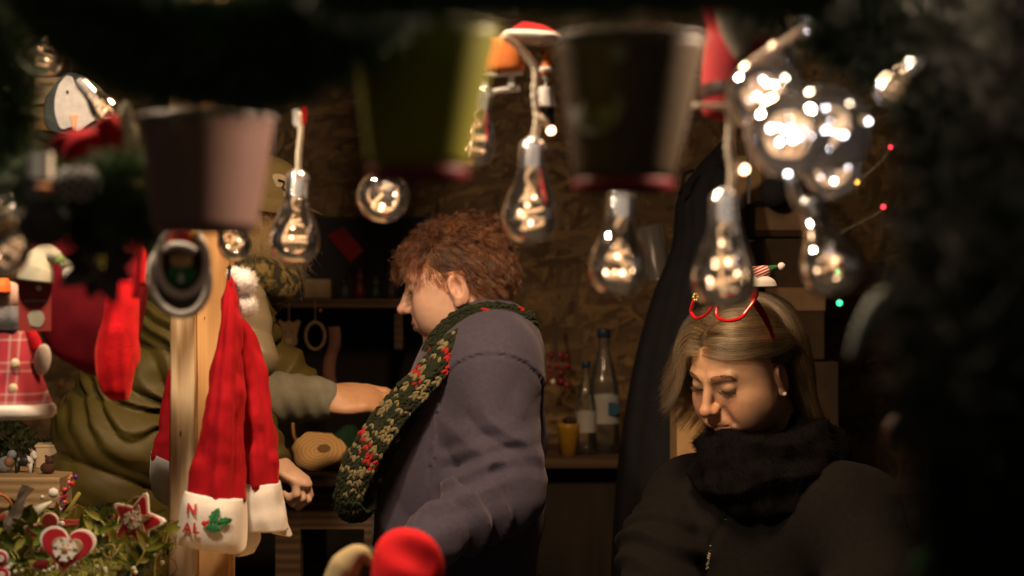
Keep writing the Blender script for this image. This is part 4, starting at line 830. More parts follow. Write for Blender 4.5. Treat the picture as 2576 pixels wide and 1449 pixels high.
# cream wooden bell shapes
t = thing('cream_bell', 'cream paper bell pair hanging right of the penguin', 'bell', P(322, 320, d))
for X, Y, w_, h_ in ((316, 300, 22, 44), (326, 340, 26, 40)): g = G(); g.lathe([(.2 * w_ * k, h_ * k), (.7 * w_ * k, .5 * h_ * k), (w_ * k, -.6 * h_ * k), (.9 * w_ * k, -.62 * h_ * k), (0, -.4 * h_ * k)], 20, P(X, Y, d)); g.build('bell', M('cream card paint', (.50, .45, .33), .6), t)
# dark snowman
d = 1.55; k = S(d); t = thing('snowman_figure', 'shaded grey snowman with orange nose and black top hat', 'figure', P(100, 500, d)); m_snow = M('grey snowman felt', (.22, .22, .23), .9, bmp=.4, bs=300, sheen=.3)
g = G(); g.ell(P(104, 480, d), (46 * k, 46 * k, 40 * k), seg=28, rings=18); g.build('head', m_snow, t)
g = G(); g.ell(P(108, 566, d), (66 * k, 60 * k, 58 * k), seg=28, rings=18); g.build('body', M('dark felt', (.07, .065, .06), .9), t)
g = G(); g.lathe([(0, 95 * k), (34 * k, 95 * k), (34 * k, 30 * k), (52 * k, 28 * k), (52 * k, 24 * k), (0, 24 * k)], 28, P(100, 480, d)); g.build('top_hat', m_black, t)
g = G(); g.lathe([(0, .0), (10 * k, 0), (11 * k, -.004), (3 * k, -.03), (0, -.032)], 12, P(118, 474, d - .045), rotm(x=-90)); g.build('nose', M('carrot orange', (.62, .22, .04), .6), t)
# snow tipped pine cone
t = thing('pine_cone', 'dark pine cone with snowy tips beside the snowman', 'pine cone', P(190, 470, d)); c = P(195, 475, d); g = G(); g2 = G()
for i in range(70):
    a = i * 2.39996; q = i / 70; z = (38 - 80 * q) * k; r = 40 * k * math.sin(math.pi * (.12 + .82 * q)) ; o = np.array([math.cos(a), math.sin(a), .35]); pp = c + [0, 0, z] + o * r * .8
    g.ell(pp, (.0085, .0085, .003), rotm(x=20 * math.sin(a), y=-20 * math.cos(a)), seg=8, rings=5); g2.ell(pp + o * .006, (.0034, .0034, .0022), seg=6, rings=4)
g.build('scales', M('cone scales', (.035, .022, .015), .7), t); g2.build('snow_tips', M('snow paint', (.55, .56, .56), .8), t)
# dark poinsettia star
d = 1.6; k = S(d); t = thing('poinsettia', 'dark silk poinsettia flower in front of the red stocking', 'flower', P(265, 690, d)); m_poin = M('dark plum silk', (.020, .012, .012), .6)
for i in range(9):
    a = math.radians(i * 40 + 12); g = G(); L = 120 if i % 2 else 100; tt = np.linspace(0, 1, 8); hw = 30 * np.sin(math.pi * tt ** .8); o = np.vstack([np.stack([tt * L, hw], 1), np.stack([tt * L, -hw], 1)[::-1][1:-1]]) * k
    o = np.stack([o[:, 0] * math.cos(a) - o[:, 1] * math.sin(a), o[:, 0] * math.sin(a) + o[:, 1] * math.cos(a)], 1); g.prism(o, .0015, P(255, 660, d) + [0, -.004 * (i % 3), 0]); v = g.v[0]; v[:, 1] -= .25 * np.hypot(v[:, 0] - P(255, 0, d)[0], v[:, 2] - P(0, 660, d)[2]) * .4; g.build('petal', m_poin, t, smooth=False)
g = G(); [g.ell(P(255 + random.uniform(-12, 12), 660 + random.uniform(-12, 12), d - .012), 5 * k, seg=6, rings=4) for _ in range(9)]; g.build('centre', M('yellow stamens', (.3, .25, .05), .5), t)
garland('short dark pine sprig bunch between snowman and pink pail', [(60, 430, 1.62), (200, 540, 1.6), (300, 470, 1.58), (350, 560, 1.55)], 9000, [.016, .026, .028, .02], 8, L=.022)
g = G(); g.ell(P(342, 465, 1.55), 14 * S(1.5), seg=16, rings=10); tag(g.build('gold_bead', M('gold bead', (.45, .34, .14), .3, metal=.3), loc=P(342, 465, 1.55)), 'small gold bead in the dark sprigs by the pink pail', 'bead')
d = 1.7; k = S(d); t = thing('gnome_doll', 'tiny gnome with cream beard and red hat left of the pink pail', 'doll', P(352, 575, d))
g = G(); g.pxloft([(515, 356, 366, .004), (545, 342, 374, .012), (575, 336, 372, .014)], d); g.build('beard', M('cream wool', (.45, .40, .28), .9), t); g = G(); g.pxloft([(562, 345, 360, .01), (580, 330, 375, .018), (602, 322, 372, .02)], d); g.build('body', m_santa, t); g = G(); g.box(P(374, 590, d), (10 * k, .02, 34 * k)); g.build('arm', M('mustard', (.40, .32, .04), .7), t)
# red felt stocking, its shade put into a darker red, and bright red plush one
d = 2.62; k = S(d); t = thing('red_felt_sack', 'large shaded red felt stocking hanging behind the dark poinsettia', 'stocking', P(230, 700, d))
g = G(); g.pxloft([(598, 78, 366, .02), (625, 72, 372, .035), (700, 78, 368, .05), (800, 92, 352, .055), (880, 116, 340, .05), (915, 150, 330, .045), (945, 215, 310, .03)], d, n=40, seg=60, expo=2.4, shear=-.22, fold=lambda a, t: .02 * np.sin(5 * a + 2 * t)); g.build('leg', M('shade darkened red felt', (.11, .004, .009), .9, .1, var=.2, vs=30, bmp=.4, bs=500), t)
cord([P(225, 600, d), P(225, 500, d)], .002, m_santa_d, t, 'loop')
d = 2.50; k = S(d); t = thing('red_stocking', 'bright red plush stocking hanging toe down before the olive jacket', 'stocking', P(300, 760, d)); m_plush = M('red plush', (.55, .006, .012), .85, .15, var=.3, vs=55, bmp=.6, bs=350, bd=.002, sheen=.6, sheen_col=(1, .10, .08))
g = G(); g.pxloft([(700, 276, 350, .02), (745, 268, 348, .028), (800, 262, 346, .034), (835, 252, 345, .038), (880, 243, 343, .038), (915, 243, 340, .037), (950, 246, 335, .034), (985, 258, 328, .03), (1006, 280, 322, .018)], d, n=40, seg=60, expo=2.3, fold=lambda a, t: (.05 * np.sin(4 * a + 4 * t) + .03 * np.sin(9 * a - 5 * t)) * (.3 + .7 * t)); g.build('leg', m_plush, t)
g = G(); g.pxloft([(840, 318, 344, .012), (870, 322, 350, .018), (905, 322, 350, .018), (930, 318, 340, .01)], d + .02); g.build('toe', m_plush, t)
g = G(); g.tube([P(330, 600, d), P(352, 640, d), P(350, 720, d)], .008, 10, n=12); g.build('hanging_loop', m_plush, t)
t = thing('red_ribbon', 'short red ribbon tail hanging behind the poinsettia', 'ribbon', P(350, 620, 1.9)); g = G(); g.pxloft([(590, 348, 362, .003), (650, 340, 358, .004), (750, 330, 352, .005)], 2.05); g.build('band', m_rib, t)
# oval framed elf plaques
m_rim = M('white rope frame', (.68, .62, .56), .7, bmp=.6, bs=160); m_elfg = M('elf green', (.012, .13, .04), .7); m_skin_d = M('felt face', (.52, .36, .16), .8)
def plaque(label, X, Y, w_, h_, d, rz, elf):
    k = S(d); c = P(X, Y, d); t = thing('oval_plaque', label, 'plaque', c, 'oval framed plaques hung on the post'); R = rotm(y=rz)
    def A(g): g.v = [q @ R.T + c for q in g.v]; return g
    a = np.linspace(0, 2 * math.pi, 49); g = G(); g.tube(np.stack([w_ * k * np.cos(a), 0 * a, h_ * k * np.sin(a)], 1), 11 * k, 10, cap=False); A(g).build('frame', m_rim, t)
    o = np.stack([w_ * k * np.cos(a[:-1]), h_ * k * np.sin(a[:-1])], 1)
    if elf:
        g = G(); g.prism(o, .004, (0, .006, 0)); A(g).build('backing', M('brown card', (.06, .035, .022), .8), t, smooth=False)
        g = G(); g.ell((0, -.002, -.36 * h_ * k), (.58 * w_ * k, .006, .42 * h_ * k)); A(g).build('elf_body', m_elfg, t)
        g = G(); g.ell((0, -.004, .06 * h_ * k), (.46 * w_ * k, .007, .26 * h_ * k)); f = A(g).build('elf_face', m_skin_d, t)
        g = G(); g.ell((0, -.011, .12 * h_ * k), (4 * k, .003, 4 * k)); A(g).build('nose', m_santa, f)
        g = G(); g.ell((-.16 * w_ * k, -.0105, .17 * h_ * k), (3 * k, .002, 4 * k)); g.ell((.16 * w_ * k, -.0105, .17 * h_ * k), (3 * k, .002, 4 * k)); A(g).build('eye', m_black, f)
        g = G(); g.prism(smooth_poly(np.array([(-.5, .46), (-.46, .8), (-.1, .98), (.3, .9), (.5, .62), (.52, .44), (0, .54)])[::-1] * [w_ * k, h_ * k], 30), .012, (0, -.004, 0), bev=.003); A(g).build('elf_hat', m_santa, t, smooth=False)
        g = G(); g.tube([(-.62 * w_ * k, -.009, .36 * h_ * k), (-.3 * w_ * k, -.012, .50 * h_ * k), (.2 * w_ * k, -.012, .48 * h_ * k), (.62 * w_ * k, -.009, .32 * h_ * k)], 10 * k, 8, n=14); A(g).build('fur_band', m_white, t)
        g = G(); g.ell((.5 * w_ * k, -.006, .80 * h_ * k), 9 * k); A(g).build('pompom', M('mustard felt', (.5, .3, .03), .8), t)
        g = G(); g.prism(np.array([(-.07, -.5), (0, -.3), (.07, -.5), (.03, -.62), (-.03, -.62)]) * [w_ * k * 2, h_ * k], .002, (0, -.0085, 0)); A(g).build('collar', m_white, t, smooth=False)
    else: g = G(); g.prism(o, .004, (0, .006, 0)); A(g).build('backing', M('grey card', (.05, .04, .035), .8), t, smooth=False)
    cord([c + R @ np.array([0, 0, h_ * k]), P(X, Y - h_ - 90, d)], .001, m_black, t)
plaque('oval plaque of a little elf in green with a red hat', 459, 660, 62, 82, 1.9, 0, True)
plaque('oval plaque with grey centre hanging behind the elf one', 452, 700, 72, 92, 1.98, -8, False)
# tag, elf hat, plaid doll
d = 2.42; k = S(d); t = thing('red_tag', 'red cardboard price tag with pale print beside the plaid doll', 'tag', P(88, 765, d)); g = G(); g.prism(np.array([(-43, 64), (43, 68), (40, -66), (-40, -68)])[::-1] * k, .0015, P(88, 766, d)); g.build('card', M('red card', (.26, .03, .025), .6), t, smooth=False)
g = G(); g.prism(disc(7 * k, 16), .002, P(98, 725, d - .0015)); g.build('eyelet', m_wpaint, t, smooth=False)
g = G(); [g.box(P(65 + i * 9.5, 757, d - .0014), (6.5 * k, .001, 7 * k)) for i in range(6)]; g.build('print', M('pale lettering print', (.42, .28, .24), .6), t, smooth=False)
g = G(); g.prism(smooth_poly(np.array([(-20, 10), (-6, 20), (14, 18), (22, -2), (10, -20), (-14, -16)])[::-1] * k, 24), .0012, P(90, 802, d - .0015)); g.build('picture', M('pale picture print', (.32, .30, .22), .6), t, smooth=False)
t = thing('elf_hat', 'cream elf hat with green stripe and white pompom above red tag', 'hat', P(110, 665, d)); m_cr = M('cream felt', (.44, .42, .32), .9, bmp=.3, bs=400)
g = G(); g.tube([P(88, 708, d), P(95, 668, d), P(118, 640, d), P(150, 648, d)], [46 * k, 42 * k, 26 * k, 14 * k], 16, n=20); g.build('crown', m_cr, t)
g = G(); g.tube([P(138, 646, d), P(162, 662, d)], [15 * k, 13 * k], 12); g.build('stripe', M('light green felt', (.30, .42, .14), .9), t); g = G(); g.tube([P(156, 660, d), P(178, 670, d)], 13 * k, 12); g.build('tip', m_cr, t)
g = G(); g.ell(P(178, 690, d), 22 * k, seg=20, rings=14); g.build('pompom', m_white, t)
d = 2.52; k = S(d)
def plaid():
    m, nt, b, out = nodes('red white plaid'); co = texco(nt); sx = nt.nodes.new('ShaderNodeSeparateXYZ'); nt.links.new(co, sx.inputs[0]); cs = []
    for ax, sc in ((0, 150), (2, 150)):
        mm = nt.nodes.new('ShaderNodeMath'); mm.operation = 'MULTIPLY'; mm.inputs[1].default_value = sc; nt.links.new(sx.outputs[ax], mm.inputs[0]); si = nt.nodes.new('ShaderNodeMath'); si.operation = 'SINE'; nt.links.new(mm.outputs[0], si.inputs[0])
        cs.append(ramp(nt, si.outputs[0], [(.45, (.30, .015, .03)), (.6, (.42, .36, .34)), (.9, (.24, .03, .04))]))
    mx_ = nt.nodes.new('ShaderNodeMix'); mx_.data_type = 'RGBA'; mx_.inputs['Factor'].default_value = .5; nt.links.new(cs[0], mx_.inputs[6]); nt.links.new(cs[1], mx_.inputs[7]); nt.links.new(mx_.outputs[2], b.inputs['Base Color']); b.inputs['Roughness'].default_value = .9; bump(nt, b, noise(nt, co, 500), .4, .001); return m
t = thing('plaid_doll', 'doll in red plaid coat with white fur hem at the left edge', 'doll', P(30, 940, d)); mp = plaid()
g = G(); g.pxloft([(815, -8, 60, .02), (850, -18, 72, .028), (900, -30, 84, .034), (960, -50, 106, .042), (1010, -64, 122, .05), (1032, -68, 126, .052)], d, n=30, seg=60, fold=lambda a, t: .05 * np.sin(6 * a) * t); g.build('coat', mp, t)
g = G(); g.pxloft([(1014, -70, 128, .053), (1024, -78, 136, .058), (1040, -78, 137, .058), (1050, -70, 130, .053)], d, n=14, seg=60); g.build('fur_hem', m_white, t)
g = G(); g.tube([P(62, 822, d), P(84, 850, d), P(96, 880, d)], [13 * k, 16 * k, 15 * k], 12, n=12); g.build('sleeve', m_santa, t)
g = G(); g.ell(P(107, 905, d - .01), (21 * k, 18 * k, 40 * k), rotm(y=8), seg=20, rings=14); g.build('mitten', m_white, t)
for X, Y in ((38, 915), (33, 978)): g = G(); g.ell(P(X, Y, d - .04), (12 * k, .004, 13 * k)); g.build('button', M('cream button', (.55, .46, .30), .5), t)
g = G(); g.pxloft([(770, 0, 52, .025), (800, -14, 66, .034), (830, -16, 62, .03)], d, fold=lambda a, t: .08 * np.sin(5 * a)); g.build('scarf', M('grey knit', (.10, .10, .11), .9, bmp=.5, bs=300), t)
g = G(); g.ell(P(22, 745, d), (34 * k, 34 * k, 38 * k), seg=20, rings=14); g.build('head', M('cloth skin', (.40, .26, .2), .8), t)
g = G(); g.ell(P(24, 756, d + .01), (44 * k, 36 * k, 44 * k), seg=20, rings=14); g.build('hair', M('dark wool hair', (.03, .022, .02), .9), t)
g = G(); g.pxloft([(700, 0, 20, .01), (716, -10, 24, .02), (735, -14, 26, .022)], d - .02); g.build('cap', M('orange knit', (.6, .14, .03), .9), t)
# red plush hat standing in front at the bottom, beige hat beside it
d = 2.05; k = S(d); t = thing('red_plush_hat', 'bright red felt hat top poking up at the bottom middle', 'hat', P(1025, 1440, d)); m_rf = M('bright red felt', (.62, .014, .02), .9, .12, var=.06, bmp=.25, bs=500, sheen=.3, sheen_col=(1, .1, .08))
def f_hat(p):
    a = sd_ell(p, P(1016, 1390, d), (70 * k, 66 * k, 62 * k)); a = smin(a, sd_ell(p, P(1056, 1420, d), (56 * k, 60 * k, 70 * k)), .012); a = smin(a, sd_cap(p, P(1022, 1440, d), P(1024, 1600, d), 88 * k, 100 * k), .012)
    gq = sd_cap(p, P(985, 1352, d - .034), P(1078, 1408, d - .036), .013); return smax(a, -gq, .022)
v, f = sdf_mesh(f_hat, P(900, 1620, d) - [0, .12, 0], P(1140, 1310, d) + [0, .12, 0], .003); sdf_build('hat', v, f, m_rf, t)
d = 2.15; k = S(d); t = thing('beige_felt_hat', 'beige and green felt hat left of the red hat top', 'hat', P(890, 1440, d))
g = G(); g.tube([P(850, 1470, d), P(872, 1425, d), P(905, 1395, d), P(935, 1420, d)], [40 * k, 42 * k, 26 * k, 10 * k], 18, n=22); g.build('crown', M('beige felt', (.40, .32, .17), .9, bmp=.3, bs=400, sheen=.3), t)
g = G(); g.tube([P(930, 1380, d + .01), P(915, 1440, d + .01), P(910, 1500, d + .01)], [20 * k, 36 * k, 44 * k], 16, n=14); g.build('green_band', M('dark green felt', (.03, .05, .03), .9), t)
# blurred bits in the right garland
for X, Y, d, r, colr, nm, lb, e in [(2345, 1420, 1.1, 50, (.03, .22, .06), 'green_bauble', 'blurred green bauble at the bottom right', 1.8), (2210, 770, 1.2, 30, (.26, .28, .26), 'silver_ribbon', 'blurred silver ribbon curl right of the hanging bulb', 2.4), (2440, 590, 1.15, 48, (.10, .08, .05), 'dried_flower', 'dim brown dried flower head in the right garland', .8), (2500, 1020, 1.05, 70, (.09, .075, .03), 'dried_leaf', 'dim olive dried leaf low at the right edge', 1.6), (2250, 1080, 1.4, 40, (.08, .02, .02), 'red_bow', 'dim dark red bow in the right garland', 2.2)]:
    k = S(d); g = G()
    if 'ribbon' in nm: g.tube([P(2240, 740, d), P(2205, 775, d), P(2170, 830, d), P(2140, 900, d)], [24 * k, 30 * k, 22 * k, 10 * k], 10, n=16)
    elif 'leaf' in nm or 'bow' in nm: g.tube([P(X - r * .5, Y + r, d), P(X, Y, d), P(X + r * .6, Y - r * 1.4, d)], [r * .2 * k, r * .7 * k, r * .1 * k], 10, n=16)
    elif 'flower' in nm:
        for i in range(9): a = i * .7; g.ell(P(X + r * .6 * math.cos(a), Y + r * .45 * math.sin(a), d), (r * .45 * k, .008, r * .3 * k), rotm(y=-math.degrees(a)))
    else: g.lathe([(.2 * r * k, 1.05 * r * k), (.7 * r * k, .75 * r * k), (r * k, 0), (.72 * r * k, -.7 * r * k), (0, -r * k)], 24, P(X, Y, d))
    tag(g.build(nm, M(nm.replace('_', ' ') + ' paint', colr, .5), None, loc=P(X, Y, d)), lb, nm.split('_')[1])
# ================================================================ greenery and trinkets on the counter at lower left
m_moss = M('moss', (.13, .125, .025), .9, var=.6, vs=60, bmp=1.0, bs=150, bd=.01); m_leaf = [M('mistletoe leaf %s' % q, c, .45, .4, var=.2, vs=40) for q, c in (('mid', (.22, .26, .035)), ('dark', (.08, .13, .022)), ('pale', (.36, .34, .08)))]
zc2 = 1.05
xs, ys = np.meshgrid(np.linspace(-1.0, -.56, 90), np.linspace(2.45, 2.98, 80), indexing='ij')
def moss_h(x, y): 
    q = np.stack([x.ravel(), y.ravel(), 0 * x.ravel()], 1); h = .035 + .075 * np.clip((y.ravel() - 2.45) / .5, 0, 1) + .035 * vnoise(q * 14) + .016 * vnoise(q * 45) + .008 * vnoise(q * 120)
    return (zc2 + h).reshape(x.shape)
zz = moss_h(xs, ys); g = G(); n0, n1 = xs.shape
g.add(np.stack([xs, ys, zz], -1).reshape(-1, 3), [(i * n1 + j, (i + 1) * n1 + j, (i + 1) * n1 + j + 1, i * n1 + j + 1) for i in range(n0 - 1) for j in range(n1 - 1)])
o = g.build('moss', m_moss); tag(o, 'bed of moss and greens on the counter', 'moss', kind='stuff')
def leaf_blades(g, b, d, L, w_, n, r, curl=.3, mi=None):
    for i in range(n):
        dd = unit(d[i]); s = unit(np.cross(dd, r.normal(size=3))); nn = np.cross(s, dd); tt = (0, .3, .65, 1); ww = (.25, 1, .85, .05)
        v = []
        for q, wq in zip(tt, ww): c = b[i] + dd * L[i] * q + nn * curl * L[i] * q * q; v += [c - s * w_[i] * wq, c + s * w_[i] * wq]
        g.add(np.array(v), [(0, 1, 3, 2), (2, 3, 5, 4), (4, 5, 7, 6)], int(r.integers(0, 3)) if mi is None else mi)
r = np.random.default_rng(5); g = G(); n = 9000; bx = r.uniform(-.96, -.575, n); by = r.uniform(2.47, 2.95, n); bz = moss_h(bx, by) - .004
leaf_blades(g, np.stack([bx, by, bz], 1), np.stack([r.normal(size=n) * .6, r.normal(size=n) * .6 - .2, r.uniform(.4, 1.2, n)], 1), r.uniform(.006, .016, n), r.uniform(.0006, .0018, n), n, r)
o = g.build('moss_leaves', m_leaf); tag(o, 'tiny mixed leaves growing all over the moss bed', 'leaves', kind='stuff')
# mistletoe sprigs: each with its own leaves
def leafpart(p, dd, L, w_, mat, parent, rr, curl=.25):
    g = G(); dd = unit(np.array(dd, float)); s = unit(np.cross(dd, np.array([rr.uniform(-.4, .4), -1, rr.uniform(-.3, .3)]))); nn = np.cross(s, dd); v = []; tt = np.linspace(0, 1, 7)
    for q in tt: wq = math.sin(math.pi * (.06 + .9 * q) ** .85); c = p + dd * L * q + nn * curl * L * q * q; v += [c - s * w_ * wq + nn * .0008, c + nn * -.0008, c + s * w_ * wq + nn * .0008]
    g.add(np.array(v), [(3 * i + j, 3 * i + j + 1, 3 * i + j + 4, 3 * i + j + 3) for i in range(6) for j in (0, 1)]); return g.build('leaf', mat, parent)
SPR = [(30, 1420, 2.62), (75, 1400, 2.62), (120, 1440, 2.58), (165, 1425, 2.56), (205, 1432, 2.56), (235, 1405, 2.60), (260, 1440, 2.58), (110, 1370, 2.70), (20, 1360, 2.72), (275, 1360, 2.72), (390, 1410, 2.66), (372, 1350, 2.78), (330, 1440, 2.60), (55, 1445, 2.56)]
words = ['at the far left corner', 'left of the red heart', 'below the red heart', 'under the heart point', 'right below the heart', 'right of the heart', 'between heart and star, low', 'behind the heart, left', 'by the silver wands', 'behind the heart, right', 'by the post foot', 'below the star tip', 'below the star, low', 'at the bottom left edge']
for (X, Y, d), wd in zip(SPR, words):
    rr = random.Random(X); b = P(X, Y, d); t = thing('mistletoe_sprig', 'green mistletoe sprig ' + wd, 'sprig', b, 'mistletoe sprigs in the moss bed')
    for j in range(3):
        a = rr.uniform(-.9, .9); top = b + np.array([math.sin(a) * .03, rr.uniform(-.015, .01), .03 + .012 * rr.random()]); g = G(); g.tube([b - [0, 0, .03], b, (b + top) / 2 + [.003, 0, 0], top], [.0014, .0012, .001], 6, n=8); g.build('stem', m_leaf[2], t)
        for q in (-1, 1): leafpart(top, (math.sin(a) + q * rr.uniform(.5, 1.0), rr.uniform(-.5, .1), rr.uniform(.5, 1.1)), rr.uniform(.022, .034), rr.uniform(.004, .0058), m_leaf[rr.choice((0, 0, 1, 2))], t, rr)
        for q in (-1, 1): leafpart((b + top) / 2, (math.sin(a) + q * 1.0, rr.uniform(-.6, .1), rr.uniform(.1, .7)), rr.uniform(.018, .028), .0045, m_leaf[rr.choice((0, 1, 1, 2))], t, rr)
    g = G(); [g.ell(b + [rr.uniform(-.014, .014), -.008, rr.uniform(-.004, .014)], .0035, seg=10, rings=6) for _ in range(3)]; g.build('berries', M('white berries', (.42, .42, .30), .4), t)
# pine sprigs
for X, Y, d, lb in ((292, 1350, 2.75, 'dark green pine sprig between heart and star'), (340, 1420, 2.62, 'dark green pine sprig below the red star'), (370, 1380, 2.64, 'dark green pine sprig under the star tip by post'), (250, 1320, 2.86, 'dark green pine sprig behind the heart at right')):
    p = catmull(np.array([P(X - 10, Y + 40, d), P(X, Y, d), P(X + 6, Y - 30, d)]), 14); t = thing('pine_sprig', lb, 'sprig', p[0], 'pine sprigs in the moss bed'); g = G(); needles(g, p, unit(np.gradient(p, axis=0)) * 1.5, 700, .022, .0007, np.full(14, .002), X); g.build('needles', M('spruce needles', (.018, .06, .03), .5, var=.4, vs=80), t, smooth=False); g = G(); g.tube(p, .0016, 6); g.build('stem', m_stem, t)
# glittering dry twigs beside the post
t = thing('glitter_twigs', 'bunch of gold glittered twigs beside the foot of the post', 'twigs', P(395, 1400, 2.7)); g = G(); rr = random.Random(9)
for i in range(46):
    b = P(rr.uniform(350, 420), rr.uniform(1405, 1470), 2.72 + rr.uniform(-.06, .06)); g.tube([b, b + [rr.uniform(-.02, .02), rr.uniform(-.02, .02), rr.uniform(.02, .05)], b + [rr.uniform(-.035, .03), rr.uniform(-.03, .02), rr.uniform(.03, .075)]], [.0008, .0004], 5, n=6)
g.build('twigs', M('gold green twig', (.14, .13, .03), .4, .6, var=.5, vs=90), t)
# red wooden heart and star
m_rw = M('red painted wood', (.36, .010, .022), .6, .3, var=.1, vs=60, bmp=.2, bs=300); m_gl = M('gold glitter', (.30, .22, .13), .45, .6, var=.45, vs=420, bmp=.5, bs=600); m_wood = M('pale wood', (.46, .30, .16), .6); m_string = M('jute string', (.30, .21, .10), .9, bmp=.5, bs=500)
def heart_o(w_, h_, n=56):
    t = np.linspace(0, 2 * math.pi, n, endpoint=False); x = 16 * np.sin(t) ** 3; y = 13 * np.cos(t) - 5 * np.cos(2 * t) - 2 * np.cos(3 * t) - np.cos(4 * t); return np.stack([x / 32 * w_, (y + 2.5) / 29 * h_], 1)[::-1]
def star_o(R_, q=.5, n=5, rot=0):
    o = []
    for i in range(n):
        for rad, da in ((R_ * .93, -.10), (R_, 0), (R_ * .93, .10)): a = math.pi / 2 + i * 2 * math.pi / n + da + rot; o.append((rad * math.cos(a), rad * math.sin(a)))
        a = math.pi / 2 + (i + .5) * 2 * math.pi / n + rot; o.append((R_ * q * math.cos(a), R_ * q * math.sin(a)))
    return np.array(o)
def flake(rad):
    """snowflake arms as flat bars, each with side barbs"""
    g = G()
    for i in range(6):
        R = rotm(y=i * 60); 
        def bar(x, z, w_, h_, ang): q = rotm(y=ang); g.box(R @ np.array([x, 0, z]), (w_, .0022, h_), R @ q)
        bar(0, rad * .5, rad * .20, rad * .95, 0)
        for s in (-1, 1): bar(s * rad * .17, rad * .80, rad * .17, rad * .42, s * 40); bar(s * rad * .14, rad * .48, rad * .15, rad * .36, s * 40)
    for i, q in enumerate(g.v): q[:, 1] -= (i % 5) * .00006
    return g
def layered(t, c, R, outs, fl, fy):
    for nm, o, y, th, mt in outs:
        g = G(); g.prism(o, th, (0, y, 0), bev=.0008); g.v = [q @ R.T + c for q in g.v]; g.build(nm, mt, t, smooth=False)
    g = flake(fl); g.v = [(q + [fy[0], -.0095, fy[1]]) @ R.T + c for q in g.v]; f = g.build('snowflake', m_wpaint, t, smooth=False)
    g = G(); g.lathe([(0, 0), (fl * .26, 0), (fl * .28, .001), (fl * .22, .0025), (0, .0018)], 18, (0, 0, 0), rotm(x=90)); g.v = [(q + [fy[0], -.0105, fy[1]]) @ R.T + c for q in g.v]; b_ = g.build('button', m_wood, f)
    g = G(); [g.ell((x * fl, 0, z * fl), .0006, seg=6, rings=4) for x in (-.07, .07) for z in (-.07, .07)]; g.v = [(q + [fy[0], -.0129, fy[1]]) @ R.T + c for q in g.v]; g.build('button_hole', M('button hole', (.1, .06, .03), .6), t)
d = 2.52; k = S(d); c = P(168, 1386, d); R = rotm(x=-8, y=6)
ht = thing('heart_ornament', 'red wooden heart with white rim and snowflake button in the moss', 'ornament', c)
layered(ht, c, R, [('backing', heart_o(142 * k, 118 * k), 0, .006, m_wpaint), ('heart', heart_o(128 * k, 106 * k), -.0032, .004, m_rw), ('glitter_heart', heart_o(78 * k, 70 * k) + [2 * k, -2 * k], -.0058, .003, m_gl)], 30 * k, (-1 * k, 4 * k))
g = G(); g.tube([c + [.002, .0, .040], c + [.004, -.004, .052], c + [.012, 0, .060], c + [.010, .004, .042]], .0008, 6, n=14); g.build('string', m_string, ht)
d = 2.62; k = S(d); c = P(346, 1312, d); R = rotm(x=-6, z=-14, y=16)
st = thing('star_ornament', 'red wooden star with white rim and snowflake leaning by the post', 'ornament', c)
layered(st, c, R, [('backing', star_o(76 * k, .52), 0, .006, m_wpaint), ('star', star_o(65 * k, .53), -.0032, .004, m_rw), ('glitter_star', star_o(40 * k, .42, rot=.25) + [2 * k, 4 * k], -.0058, .003, m_gl)], 23 * k, (-8 * k, 3 * k))
g = G(); tp = c + R @ np.array([0, 0, 60 * k]); g.tube([tp, tp + [-.014, 0, .002], tp + [-.032, 0, -.018], tp + [-.036, .01, -.05]], .0009, 6, n=16); g.build('string', m_string, st)
t = thing('string_loop', 'loose loop of jute string between heart and star', 'string', P(275, 1385, 2.6)); g = G(); a = np.linspace(0, 5.4, 24); g.tube(np.array([P(276 + 16 * math.cos(q), 1386 - 17 * math.sin(q), 2.56) for q in a] + [P(310, 1360, 2.58)]), .0008, 6); g.build('string', m_string, t)
# angel behind the heart
m_rp = M('red dotted paint', (.40, .045, .05), .6); d = 2.6; k = S(d)
t = thing('angel_ornament', 'red wooden angel with dotted wing half hidden behind the heart', 'ornament', P(115, 1350, d))
def layer2(o, X, Y, nm, d):
    g = G(); g.prism(o * k, .005, P(X, Y, d), bev=.0008); q = g.build(nm + '_rim', m_wpaint, t, smooth=False); g = G(); cc = o.mean(0); g.prism((cc + (o - cc) * .84) * k, .003, P(X, Y, d - .0036), bev=.0006); g.build(nm, m_rp, t, smooth=False)
layer2(disc(23, 24), 125, 1312, 'head', d); layer2(smooth_poly(np.array([(-50, 14), (0, 18), (4, -10), (-10, -26), (-22, -14), (-34, -16), (-38, -2), (-48, -2)])[::-1], 32), 112, 1337, 'wing', d + .004); layer2(smooth_poly(np.array([(-4, 40), (18, 40), (34, -26), (16, -36), (-18, -36), (-36, -28)])[::-1], 32), 112, 1400, 'skirt', d - .002)
g = G(); [g.ell(P(X, Y, d - .006), (2.2 * k, .0008, 2.6 * k), seg=8, rings=4) for X, Y in ((76, 1332), (92, 1340), (105, 1335), (102, 1395), (114, 1410), (106, 1425), (122, 1390))]; g.build('dot', m_wpaint, t)
